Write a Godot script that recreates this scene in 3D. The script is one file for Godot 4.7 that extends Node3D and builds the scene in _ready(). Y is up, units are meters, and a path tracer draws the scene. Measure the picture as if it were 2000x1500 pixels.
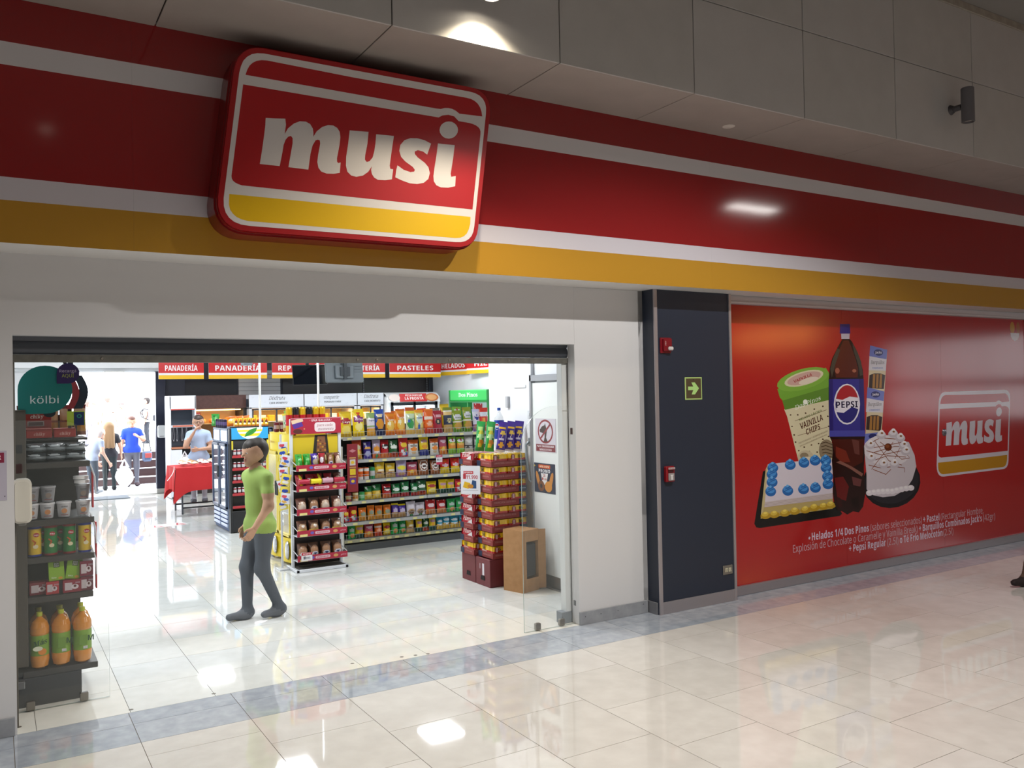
extends Node3D
# ---------------------------------------------------------------- helpers
var used := {}
var MC := {}
var rng := RandomNumberGenerator.new()
var fonts := {}
var cache := {}

class MB:
	var v := PackedVector3Array()
	var n := PackedVector3Array()
	var c := PackedColorArray()
	var col := Color.WHITE
	var tinted := false
	func paint(hex) -> MB:
		col = (hex if hex is Color else Color(hex)).srgb_to_linear()
		tinted = true
		return self
	func tri(a: Vector3, b: Vector3, d: Vector3, na: Vector3, nb = null, nd = null) -> void:
		var g := (d - a).cross(b - a)
		if g.dot(na) < 0.0:
			v.append(a); v.append(d); v.append(b)
			n.append(na); n.append(na if nd == null else nd); n.append(na if nb == null else nb)
		else:
			v.append(a); v.append(b); v.append(d)
			n.append(na); n.append(na if nb == null else nb); n.append(na if nd == null else nd)
		c.append(col); c.append(col); c.append(col)
	func quad(a: Vector3, b: Vector3, d: Vector3, e: Vector3, nn = null) -> void:
		var m: Vector3 = (d - a).cross(b - a).normalized() if nn == null else nn
		tri(a, b, d, m)
		tri(a, d, e, m)
	func box(ct: Vector3, s: Vector3, b := 0.0) -> MB:
		var h := s * 0.5
		b = minf(b, minf(h.x, minf(h.y, h.z)) * 0.95)
		if b <= 0.0:
			for ax in 3:
				for sg in [-1.0, 1.0]:
					var u := (ax + 1) % 3
					var w := (ax + 2) % 3
					var q: Array[Vector3] = []
					for k in [[-1, -1], [1, -1], [1, 1], [-1, 1]]:
						var p := Vector3.ZERO
						p[ax] = sg * h[ax]; p[u] = k[0] * h[u]; p[w] = k[1] * h[w]
						q.append(ct + p)
					var nn := Vector3.ZERO
					nn[ax] = sg
					quad(q[0], q[1], q[2], q[3], nn)
			return self
		for ax in 3:
			var u := (ax + 1) % 3
			var w := (ax + 2) % 3
			for sg in [-1.0, 1.0]:
				var q: Array[Vector3] = []
				for k in [[-1, -1], [1, -1], [1, 1], [-1, 1]]:
					var p := Vector3.ZERO
					p[ax] = sg * h[ax]; p[u] = k[0] * (h[u] - b); p[w] = k[1] * (h[w] - b)
					q.append(ct + p)
				var nn := Vector3.ZERO
				nn[ax] = sg
				quad(q[0], q[1], q[2], q[3], nn)
			for su in [-1.0, 1.0]:
				for sw in [-1.0, 1.0]:
					var q: Array[Vector3] = []
					for k in [[-1, 0], [1, 0], [1, 1], [-1, 1]]:
						var p := Vector3.ZERO
						p[ax] = k[0] * (h[ax] - b)
						p[u] = su * (h[u] if k[1] == 0 else h[u] - b)
						p[w] = sw * (h[w] - b if k[1] == 0 else h[w])
						q.append(ct + p)
					var nn := Vector3.ZERO
					nn[u] = su; nn[w] = sw
					quad(q[0], q[1], q[2], q[3], nn.normalized())
		for sx in [-1.0, 1.0]:
			for sy in [-1.0, 1.0]:
				for sz in [-1.0, 1.0]:
					var sgn := Vector3(sx, sy, sz)
					var o := h * sgn
					tri(ct + o - Vector3(0, sy * b, sz * b), ct + o - Vector3(sx * b, 0, sz * b), ct + o - Vector3(sx * b, sy * b, 0), sgn.normalized())
		return self
	func tube(path: Array, r, k := 8, caps := true) -> MB:
		var rings := []
		var up := Vector3.UP
		for i in path.size():
			var t: Vector3 = (path[mini(i + 1, path.size() - 1)] - path[maxi(i - 1, 0)]).normalized()
			if i == 0:
				up = Vector3.UP if absf(t.y) < 0.9 else Vector3.RIGHT
			var s := t.cross(up).normalized()
			up = s.cross(t).normalized()
			var ring := []
			var rr: float = r[i] if r is Array else r
			for j in k:
				var a := TAU * j / k
				var d := s * cos(a) + up * sin(a)
				ring.append([path[i] + d * rr, d])
			rings.append(ring)
			if caps and (i == 0 or i == path.size() - 1):
				for j in range(1, k - 1):
					tri(ring[0][0], ring[j][0], ring[j + 1][0], -t if i == 0 else t)
		for i in path.size() - 1:
			for j in k:
				var a = rings[i][j]
				var b = rings[i][(j + 1) % k]
				var e = rings[i + 1][(j + 1) % k]
				var f = rings[i + 1][j]
				tri(a[0], b[0], e[0], a[1], b[1], e[1])
				tri(a[0], e[0], f[0], a[1], e[1], f[1])
		return self
	func lathe(prof: Array, k := 16, at := Vector3.ZERO, squash := Vector3.ONE, colors = null) -> MB:
		for i in prof.size() - 1:
			var p: Vector2 = prof[i]
			var q: Vector2 = prof[i + 1]
			var dl := (q - p)
			if dl.length() < 1e-6:
				continue
			var nn := Vector2(dl.y, -dl.x).normalized()
			if colors != null:
				paint(colors[mini(i, colors.size() - 1)])
			for j in k:
				var a0 := TAU * j / k
				var a1 := TAU * (j + 1) / k
				var d0 := Vector3(cos(a0), 0, sin(a0))
				var d1 := Vector3(cos(a1), 0, sin(a1))
				var n0 := d0 * nn.x + Vector3(0, nn.y, 0)
				var n1 := d1 * nn.x + Vector3(0, nn.y, 0)
				var A := at + (d0 * p.x + Vector3(0, p.y, 0)) * squash
				var B := at + (d1 * p.x + Vector3(0, p.y, 0)) * squash
				var C := at + (d1 * q.x + Vector3(0, q.y, 0)) * squash
				var D := at + (d0 * q.x + Vector3(0, q.y, 0)) * squash
				if p.x > 1e-5:
					tri(A, B, C, n0, n1, n1)
				if q.x > 1e-5:
					tri(A, C, D, n0, n1, n0)
		return self
	func prism(poly: PackedVector2Array, z0: float, z1: float) -> MB:
		var ix := Geometry2D.triangulate_polygon(poly)
		for i in range(0, ix.size(), 3):
			for z in [z0, z1]:
				tri(Vector3(poly[ix[i]].x, poly[ix[i]].y, z), Vector3(poly[ix[i + 1]].x, poly[ix[i + 1]].y, z), Vector3(poly[ix[i + 2]].x, poly[ix[i + 2]].y, z), Vector3(0, 0, signf(z1 - z0) * (1.0 if z == z1 else -1.0)))
		var area := 0.0
		for i in poly.size():
			area += poly[i].cross(poly[(i + 1) % poly.size()])
		for i in poly.size():
			var a := poly[i]
			var b := poly[(i + 1) % poly.size()]
			var d := (b - a).normalized()
			quad(Vector3(a.x, a.y, z0), Vector3(b.x, b.y, z0), Vector3(b.x, b.y, z1), Vector3(a.x, a.y, z1), Vector3(d.y, -d.x, 0) * signf(area))
		return self
	# a surface of nu x nv quads, point(u, v) and, if given, colour(u, v) of each quad
	func surf(nu: int, nv: int, fn: Callable, cf = null) -> MB:
		var P := []
		for j in nv + 1:
			for i in nu + 1:
				P.append(fn.call(float(i) / nu, float(j) / nv))
		var N := []
		for j in nv + 1:
			for i in nu + 1:
				var du: Vector3 = P[j * (nu + 1) + mini(i + 1, nu)] - P[j * (nu + 1) + maxi(i - 1, 0)]
				var dv: Vector3 = P[mini(j + 1, nv) * (nu + 1) + i] - P[maxi(j - 1, 0) * (nu + 1) + i]
				N.append(du.cross(dv).normalized())
		for j in nv:
			for i in nu:
				if cf != null:
					paint(cf.call((i + 0.5) / nu, (j + 0.5) / nv))
				var a := j * (nu + 1) + i
				var b := a + 1
				var d := a + nu + 2
				var e := a + nu + 1
				tri(P[a], P[b], P[d], N[a], N[b], N[d])
				tri(P[a], P[d], P[e], N[a], N[d], N[e])
		return self
	func mesh() -> ArrayMesh:
		var ar := []
		ar.resize(Mesh.ARRAY_MAX)
		ar[Mesh.ARRAY_VERTEX] = v
		ar[Mesh.ARRAY_NORMAL] = n
		if tinted:
			ar[Mesh.ARRAY_COLOR] = c
		var m := ArrayMesh.new()
		m.add_surface_from_arrays(Mesh.PRIMITIVE_TRIANGLES, ar)
		return m

# flat print in the plane z = 0, each mark a hair above the one before it
class Ink extends MB:
	var lay := 0.0
	var step := 0.0003
	var laid := []
	var host
	# marks that do not touch share a layer, so a whole picture stays paper-thin
	func over(r: Rect2) -> void:
		var lv := 0
		for o in laid:
			if o[1] > lv and o[0].intersects(r):
				lv = o[1]
		laid.append([r, lv + 1])
		lay = step * (lv + 1)
	func p3(p: Vector2) -> Vector3:
		return Vector3(p.x, p.y, lay)
	func poly(pts, hex) -> Ink:
		var q := PackedVector2Array(pts)
		var bb := Rect2(q[0], Vector2.ZERO)
		for e in q:
			bb = bb.expand(e)
		over(bb)
		paint(hex)
		var ix := Geometry2D.triangulate_polygon(q)
		for i in range(0, ix.size(), 3):
			tri(p3(q[ix[i]]), p3(q[ix[i + 1]]), p3(q[ix[i + 2]]), Vector3(0, 0, 1))
		return self
	func flat(nums: Array, hex) -> Ink:
		var q := []
		for i in range(0, nums.size(), 2):
			q.append(Vector2(nums[i], nums[i + 1]))
		return poly(q, hex)
	func rect(x0: float, y0: float, x1: float, y1: float, hex) -> Ink:
		return poly([Vector2(x0, y0), Vector2(x1, y0), Vector2(x1, y1), Vector2(x0, y1)], hex)
	func ell(cx: float, cy: float, rx: float, ry: float, hex, turn := 0.0, k := 24) -> Ink:
		var q := []
		for i in k:
			q.append(Vector2(cx, cy) + Vector2(cos(TAU * i / k) * rx, sin(TAU * i / k) * ry).rotated(turn))
		return poly(q, hex)
	func oval(cx: float, cy: float, ax: float, ay: float, bx: float, by: float, hex) -> Ink:
		var q := []
		for i in 20:
			q.append(Vector2(cx, cy) + Vector2(ax, ay) * cos(TAU * i / 20) + Vector2(bx, by) * sin(TAU * i / 20))
		return poly(q, hex)
	func rrect(x0: float, y0: float, x1: float, y1: float, r: float, hex) -> Ink:
		return poly(Ink.rounded(x0, y0, x1, y1, r), hex)
	static func rounded(x0: float, y0: float, x1: float, y1: float, r: float, k := 6) -> Array:
		var q := []
		var cs := [[x1 - r, y0 + r, -PI / 2], [x1 - r, y1 - r, 0.0], [x0 + r, y1 - r, PI / 2], [x0 + r, y0 + r, PI]]
		for t in cs:
			for i in k + 1:
				var a: float = t[2] + PI / 2 * i / k
				q.append(Vector2(t[0] + cos(a) * r, t[1] + sin(a) * r))
		return q
	func stroke(nums: Array, w: float, hex) -> Ink:
		var bb := Rect2(nums[0], nums[1], 0, 0)
		for i in range(2, nums.size(), 2):
			bb = bb.expand(Vector2(nums[i], nums[i + 1]))
		over(bb.grow(w))
		paint(hex)
		for i in range(0, nums.size() - 2, 2):
			var a := Vector2(nums[i], nums[i + 1])
			var b := Vector2(nums[i + 2], nums[i + 3])
			var d := (b - a).normalized()
			var s := Vector2(-d.y, d.x) * w * 0.5
			a -= d * w * 0.2
			b += d * w * 0.2
			quad(p3(a - s), p3(b - s), p3(b + s), p3(a + s), Vector3(0, 0, 1))
		return self
	# text with its left, middle or right (al 0, 0.5, 1) at x and its baseline at y; h is the height of a capital
	func text(s: String, x: float, y: float, h: float, hex, al := 0.5, wide := 0.0, face := "b", skew := 0.0, turn := 0.0) -> Ink:
		paint(hex)
		var g: PackedVector3Array = host.glyphs(s, face)
		if g.is_empty():
			return self
		var lo := 1e9
		var hi := -1e9
		for p in g:
			lo = minf(lo, p.x)
			hi = maxf(hi, p.x)
		var kx: float = h if wide <= 0.0 else wide / (hi - lo)
		var q := PackedVector2Array()
		for p in g:
			q.append(Vector2(x, y) + Vector2((p.x - lo - (hi - lo) * al) * kx + p.y * h * skew, p.y * h).rotated(turn))
		var bb := Rect2(q[0], Vector2.ZERO)
		for e in q:
			bb = bb.expand(e)
		over(bb)
		for i in range(0, q.size(), 3):
			tri(p3(q[i]), p3(q[i + 1]), p3(q[i + 2]), Vector3(0, 0, 1))
		return self

func glyphs(s: String, face: String) -> PackedVector3Array:
	var key := face + s
	if not cache.has(key):
		if not fonts.has(face):
			var f := SystemFont.new()
			f.font_names = PackedStringArray(["Droid Serif" if face[0] == "s" else "Droid Sans"])
			f.font_weight = 700 if face.ends_with("b") else 400
			fonts[face] = f
		var t := TextMesh.new()
		t.font = fonts[face]
		t.font_size = 48
		t.pixel_size = 1.0 / (48.0 * 0.714)
		t.curve_step = 3.0
		t.depth = 0.0
		t.text = s
		t.horizontal_alignment = HORIZONTAL_ALIGNMENT_LEFT
		t.vertical_alignment = VERTICAL_ALIGNMENT_BOTTOM
		var out := PackedVector3Array()
		var base := TextMesh.new()
		base.font = t.font; base.font_size = 48; base.pixel_size = t.pixel_size; base.depth = 0.0; base.text = "H"
		base.horizontal_alignment = HORIZONTAL_ALIGNMENT_LEFT
		base.vertical_alignment = VERTICAL_ALIGNMENT_BOTTOM
		var y0 := base.get_aabb().position.y
		if t.get_surface_count() > 0:
			var a := t.surface_get_arrays(0)
			var vs: PackedVector3Array = a[Mesh.ARRAY_VERTEX]
			var ix: PackedInt32Array = a[Mesh.ARRAY_INDEX] if a[Mesh.ARRAY_INDEX] != null else PackedInt32Array(range(vs.size()))
			for i in ix:
				out.append(vs[i] - Vector3(0, y0, 0))
		cache[key] = out
	return cache[key]

func ink(step := 0.0003) -> Ink:
	var i := Ink.new()
	i.host = self
	i.step = step
	return i

func V(x: float, y: float, z: float) -> Vector3:
	return Vector3(x, y, z)

func numbered(called: String) -> String:
	if used.has(called):
		used[called] += 1
		return "%s_%03d" % [called, used[called]]
	used[called] = 0
	return called

# a material: base colour, roughness, metal; kind "" plain, "coat", "tint" (vertex colours), "tintcoat", "glass", "glow"
func M(hex: String, rough := 0.6, metal := 0.0, kind := "", amount := 0.0) -> StandardMaterial3D:
	var key := "%s|%s|%s|%s|%s" % [hex, rough, metal, kind, amount]
	if MC.has(key):
		return MC[key]
	var m := StandardMaterial3D.new()
	m.albedo_color = Color(hex)
	m.roughness = rough
	m.metallic = metal
	if kind.begins_with("tint"):
		m.albedo_color = Color.WHITE
		m.vertex_color_use_as_albedo = true
	if kind.ends_with("coat"):
		m.clearcoat_enabled = true
		m.clearcoat = amount if amount > 0.0 else 0.6
		m.clearcoat_roughness = 0.08
	if kind == "glass":
		m.transparency = BaseMaterial3D.TRANSPARENCY_ALPHA
		m.albedo_color.a = amount
	if kind == "glow" or kind == "tintglow":
		m.emission_enabled = true
		m.emission = Color(hex)
		m.emission_energy_multiplier = amount
	MC[key] = m
	return m

# fine mottling on top of a plain colour: noise between two tones, world-mapped
func grainy(hex_a: String, hex_b: String, size: float, rough := 0.5, seed_ := 1, relief := 0.0) -> StandardMaterial3D:
	var m := StandardMaterial3D.new()
	var nz := FastNoiseLite.new()
	nz.seed = seed_
	nz.frequency = 0.012
	nz.fractal_octaves = 5
	var t := NoiseTexture2D.new()
	t.width = 256; t.height = 256; t.seamless = true; t.noise = nz
	var g := Gradient.new()
	g.set_color(0, Color(hex_a))
	g.set_color(1, Color(hex_b))
	t.color_ramp = g
	m.albedo_texture = t
	m.roughness = rough
	m.uv1_triplanar = true
	m.uv1_world_triplanar = true
	m.uv1_scale = Vector3.ONE / size
	return m

func obj(called: String, mb, m: Material, parent: Node = null) -> MeshInstance3D:
	var o := MeshInstance3D.new()
	o.mesh = mb.mesh() if mb is MB else mb
	o.material_override = m
	if parent == null:
		o.name = numbered(called)
		add_child(o)
	else:
		o.name = called
		parent.add_child(o, true)
	return o

func tag(o: Node, label: String, category: String, group := "") -> Node:
	o.set_meta("label", label)
	o.set_meta("category", category)
	if group:
		o.set_meta("group", group)
	return o

func thing(called: String, label: String, category: String, at := Vector3.ZERO, turn := 0.0, group := "") -> Node3D:
	var o := Node3D.new()
	o.name = numbered(called)
	add_child(o)
	o.position = at
	o.rotation.y = turn
	tag(o, label, category, group)
	return o

func struct(called: String, mb = null, m: Material = null) -> Node3D:
	var o: Node3D
	if mb == null:
		o = Node3D.new()
		o.name = numbered(called)
		add_child(o)
	else:
		o = obj(called, mb, m)
	o.set_meta("kind", "structure")
	return o

func print_on(parent: Node, called: String, pr: Ink, at: Vector3, turn := Vector3.ZERO, rough := 0.5, coat := 0.0) -> MeshInstance3D:
	var o := obj(called, pr, M("ffffff", rough, 0.0, "tintcoat" if coat > 0.0 else "tint", coat), parent)
	o.position = at
	o.rotation = turn
	return o
const LOGO_FRAME := [0.076,0.997,0.413,1.0,0.912,1.005,0.939,1.002,0.962,0.991,0.979,0.973,0.991,0.949,0.998,0.917,1.0,0.878,0.998,0.118,0.996,0.083,0.99,0.055,0.979,0.033,0.964,0.017,0.944,0.008,0.92,0.005,0.098,-0.004,0.068,-0.0,0.044,0.012,0.026,0.031,0.012,0.059,0.003,0.094,-0.001,0.138,-0.001,0.86,0.002,0.9,0.008,0.934,0.019,0.96,0.034,0.98,0.053,0.992]
const LOGO_TOP := [0.021,0.855,0.364,0.855,0.773,0.854,0.793,0.856,0.809,0.867,0.826,0.871,0.843,0.87,0.86,0.862,0.878,0.847,0.984,0.855,0.978,0.888,0.969,0.914,0.957,0.935,0.942,0.949,0.923,0.958,0.901,0.96,0.416,0.955,0.09,0.96,0.07,0.956,0.054,0.947,0.041,0.932,0.031,0.912,0.025,0.886]
const LOGO_MAIN := [0.017,0.798,0.368,0.798,0.787,0.799,0.803,0.816,0.829,0.827,0.856,0.823,0.878,0.797,0.926,0.797,0.944,0.794,0.959,0.788,0.971,0.779,0.979,0.767,0.983,0.752,0.984,0.733,0.982,0.229,0.468,0.224,0.055,0.222,0.042,0.227,0.031,0.234,0.023,0.243,0.018,0.255,0.016,0.269,0.016,0.285]
const LOGO_YELLOW := [0.016,0.166,0.472,0.17,0.976,0.179,0.978,0.134,0.974,0.097,0.967,0.068,0.955,0.048,0.939,0.036,0.918,0.031,0.09,0.023,0.068,0.029,0.05,0.04,0.036,0.057,0.025,0.079,0.019,0.107]
const LOGO_M := [0.109,0.626,0.143,0.631,0.179,0.639,0.184,0.604,0.183,0.548,0.193,0.585,0.212,0.618,0.233,0.637,0.255,0.64,0.272,0.63,0.284,0.605,0.288,0.579,0.289,0.557,0.3,0.593,0.318,0.623,0.34,0.64,0.359,0.642,0.375,0.632,0.387,0.61,0.392,0.576,0.392,0.531,0.388,0.448,0.39,0.426,0.396,0.42,0.404,0.426,0.405,0.362,0.383,0.352,0.355,0.348,0.334,0.356,0.322,0.376,0.315,0.41,0.315,0.451,0.318,0.523,0.315,0.541,0.307,0.544,0.299,0.537,0.29,0.504,0.286,0.453,0.285,0.358,0.211,0.358,0.214,0.442,0.216,0.501,0.214,0.531,0.207,0.543,0.197,0.536,0.189,0.517,0.184,0.484,0.183,0.44,0.179,0.358,0.108,0.356,0.11,0.433,0.111,0.521,0.111,0.582]
const LOGO_U := [0.425,0.628,0.463,0.632,0.5,0.636,0.501,0.564,0.497,0.489,0.498,0.462,0.506,0.449,0.517,0.456,0.528,0.482,0.532,0.525,0.533,0.572,0.532,0.629,0.569,0.632,0.605,0.635,0.603,0.559,0.601,0.445,0.605,0.426,0.617,0.425,0.616,0.362,0.589,0.351,0.559,0.348,0.543,0.359,0.532,0.38,0.527,0.405,0.529,0.428,0.516,0.389,0.497,0.363,0.471,0.35,0.45,0.355,0.434,0.375,0.426,0.41,0.423,0.464,0.425,0.547]
const LOGO_S := [0.766,0.622,0.754,0.548,0.735,0.564,0.712,0.568,0.699,0.556,0.701,0.54,0.715,0.521,0.747,0.494,0.765,0.469,0.774,0.432,0.77,0.393,0.752,0.365,0.724,0.352,0.692,0.351,0.66,0.362,0.629,0.377,0.63,0.423,0.633,0.454,0.661,0.431,0.69,0.422,0.706,0.428,0.708,0.44,0.698,0.457,0.664,0.485,0.644,0.511,0.634,0.547,0.636,0.585,0.651,0.619,0.675,0.637,0.704,0.643,0.736,0.638]
const LOGO_I := [0.796,0.63,0.832,0.632,0.871,0.636,0.87,0.549,0.866,0.445,0.87,0.426,0.89,0.435,0.892,0.368,0.862,0.353,0.829,0.349,0.808,0.359,0.795,0.383,0.791,0.416,0.792,0.474,0.795,0.552]
const LOGO_DOT := [0.879,0.738,0.878,0.72,0.873,0.703,0.865,0.688,0.854,0.678,0.842,0.672,0.829,0.672,0.817,0.677,0.807,0.688,0.8,0.702,0.797,0.718,0.798,0.736,0.802,0.753,0.811,0.768,0.821,0.778,0.834,0.784,0.847,0.785,0.859,0.779,0.869,0.769,0.876,0.755]

func _ready() -> void:
	rng.seed = 7
	# ------------------------------------------------ camera
	var cam := Camera3D.new()
	cam.name = "camera"
	add_child(cam)
	cam.position = V(0, 1.8, 5.384)
	cam.rotation = V(0.0116953, -0.5474935, -0.019266)
	cam.fov = 48.62
	cam.near = 0.05
	cam.far = 200.0
	cam.current = true
	# ------------------------------------------------ sky and exposure
	var we := WorldEnvironment.new()
	we.name = "surroundings"
	var env := Environment.new()
	env.background_mode = Environment.BG_COLOR
	env.background_color = Color(0.96, 0.98, 1.0)
	env.background_energy_multiplier = 8.0
	env.tonemap_mode = Environment.TONE_MAPPER_LINEAR
	env.tonemap_exposure = 1.0
	env.sdfgi_enabled = true
	env.ssao_enabled = true
	env.ssil_enabled = true
	we.environment = env
	add_child(we)
	# ------------------------------------------------ large lights
	for x in [-3.6, 1.2, 4.2, 8.4, 12.6]:
		downlight(V(x, 5.27, 3.8), 21.0 if x == 4.2 else 3.4 if x < 5.0 else 1.2, 65.0 if x == 4.2 else 56.0)
	downlight(V(0.6, 5.27, 7.5), 6.0, 70.0)
	mall_panel(V(-4.0, 5.275, 8.0), 3.0, 1.2, 0.3)
	mall_panel(V(6.5, 5.275, 9.5), 3.0, 1.2, 0.3)
	mall_panel(V(12.4, 5.275, 6.7), 3.0, 1.2, 0.3)
	for z: float in [-1.9, -5.3, -9.6]:
		for x: float in [0.9, 3.17, 5.25, 7.6]:
			if z == -1.9 and x > 4.0:
				continue
			led_panel(V(x, 2.895, z), 3.5)
	build_mall()
	build_front()
	build_shop()
	build_goods()
	build_people()

func downlight(at: Vector3, e: float, cone: float) -> void:
	var t := thing("ceiling_downlight", "round recessed downlight in the mall ceiling, %s" % ("over the corridor's far side" if at.z > 5.0 else "%s from the left along the shopfront" % ordinal([-3.6, 1.2, 4.2, 8.4, 12.6].find(snappedf(at.x, 0.01)))), "light", at, 0, "downlights in the mall ceiling")
	obj("trim_ring", MB.new().lathe([Vector2(0.07, 0.0), Vector2(0.075, -0.008), Vector2(0.10, -0.004), Vector2(0.10, 0.005)], 20), M("d8d8d6", 0.4), t)
	obj("lamp_disc", MB.new().lathe([Vector2(0.0, -0.002), Vector2(0.07, -0.002)], 20), M("fff3e0", 0.5, 0, "glow", 6.0), t)
	var l := SpotLight3D.new()
	l.name = "downlight_beam"
	l.position = V(0, -0.02, 0)
	l.rotation.x = -PI / 2
	l.spot_angle = cone
	l.spot_angle_attenuation = 0.3
	l.spot_range = 30.0
	l.spot_attenuation = 2.0
	l.light_energy = e
	l.light_color = Color(1.0, 0.985, 0.965)
	l.light_size = 0.06
	l.shadow_enabled = true
	t.add_child(l)

func area(parent: Node, at: Vector3, rot: Vector3, w: float, h: float, e: float, c: Color) -> void:
	var l := AreaLight3D.new()
	l.name = "panel_glow"
	l.position = at
	l.rotation = rot
	l.area_size = Vector2(w, h)
	l.area_range = 40.0
	l.area_attenuation = 2.0
	l.light_energy = e
	l.light_color = c
	l.shadow_enabled = true
	parent.add_child(l)

func mall_panel(at: Vector3, e: float, w: float, d: float) -> void:
	var t := thing("corridor_light", "oblong light panel in the mall ceiling, %s over the corridor" % ("leftmost" if at.x < 0.0 else "middle one" if at.x < 9.0 else "rightmost"), "light", at, 0, "light panels of the mall corridor")
	obj("frame", MB.new().box(V(0, -0.01, 0), V(w + 0.06, 0.02, d + 0.06), 0.004), M("e6e6e4", 0.5), t)
	obj("light_diffuser", MB.new().box(V(0, -0.022, 0), V(w, 0.006, d)), M("ffffff", 0.5, 0, "glow", 3.0), t)
	area(t, V(0, -0.03, 0), V(-PI / 2, 0, 0), w, d, e, Color(1.0, 0.985, 0.96))

func led_panel(at: Vector3, e: float) -> void:
	var t := thing("ceiling_light", "square panel light in the shop ceiling, %s row, %s from left" % ["front" if at.z > -3.0 else "middle" if at.z > -7.0 else "rear", ordinal([0.9, 3.17, 5.25, 7.6].find(snappedf(at.x, 0.01)))], "light", at, 0, "panel lights in the shop ceiling")
	obj("frame", MB.new().box(V(0, -0.008, 0), V(0.56, 0.016, 0.52), 0.004), M("f2f2f2", 0.5), t)
	obj("light_diffuser", MB.new().box(V(0, -0.018, 0), V(0.5, 0.006, 0.46)), M("ffffff", 0.5, 0, "glow", 9.0), t)
	area(t, V(0, -0.025, 0), V(-PI / 2, 0, 0), 0.5, 0.46, e, Color(0.96, 0.985, 1.0))

func tile_mesh(w: float, d: float) -> ArrayMesh:
	var key := "tile%.4f_%.4f" % [w, d]
	if not cache.has(key):
		cache[key] = MB.new().box(V(0, -0.006, 0), V(w, 0.012, d)).mesh()
	return cache[key]

func tile(parent: Node, x0: float, x1: float, z0: float, z1: float, m: Material, joint := 0.0035) -> void:
	var o := obj("tile", tile_mesh(snappedf(x1 - x0 - joint, 0.0001), snappedf(absf(z1 - z0) - joint, 0.0001)), m, parent)
	o.position = V((x0 + x1) / 2, 0, (z0 + z1) / 2)

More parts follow.
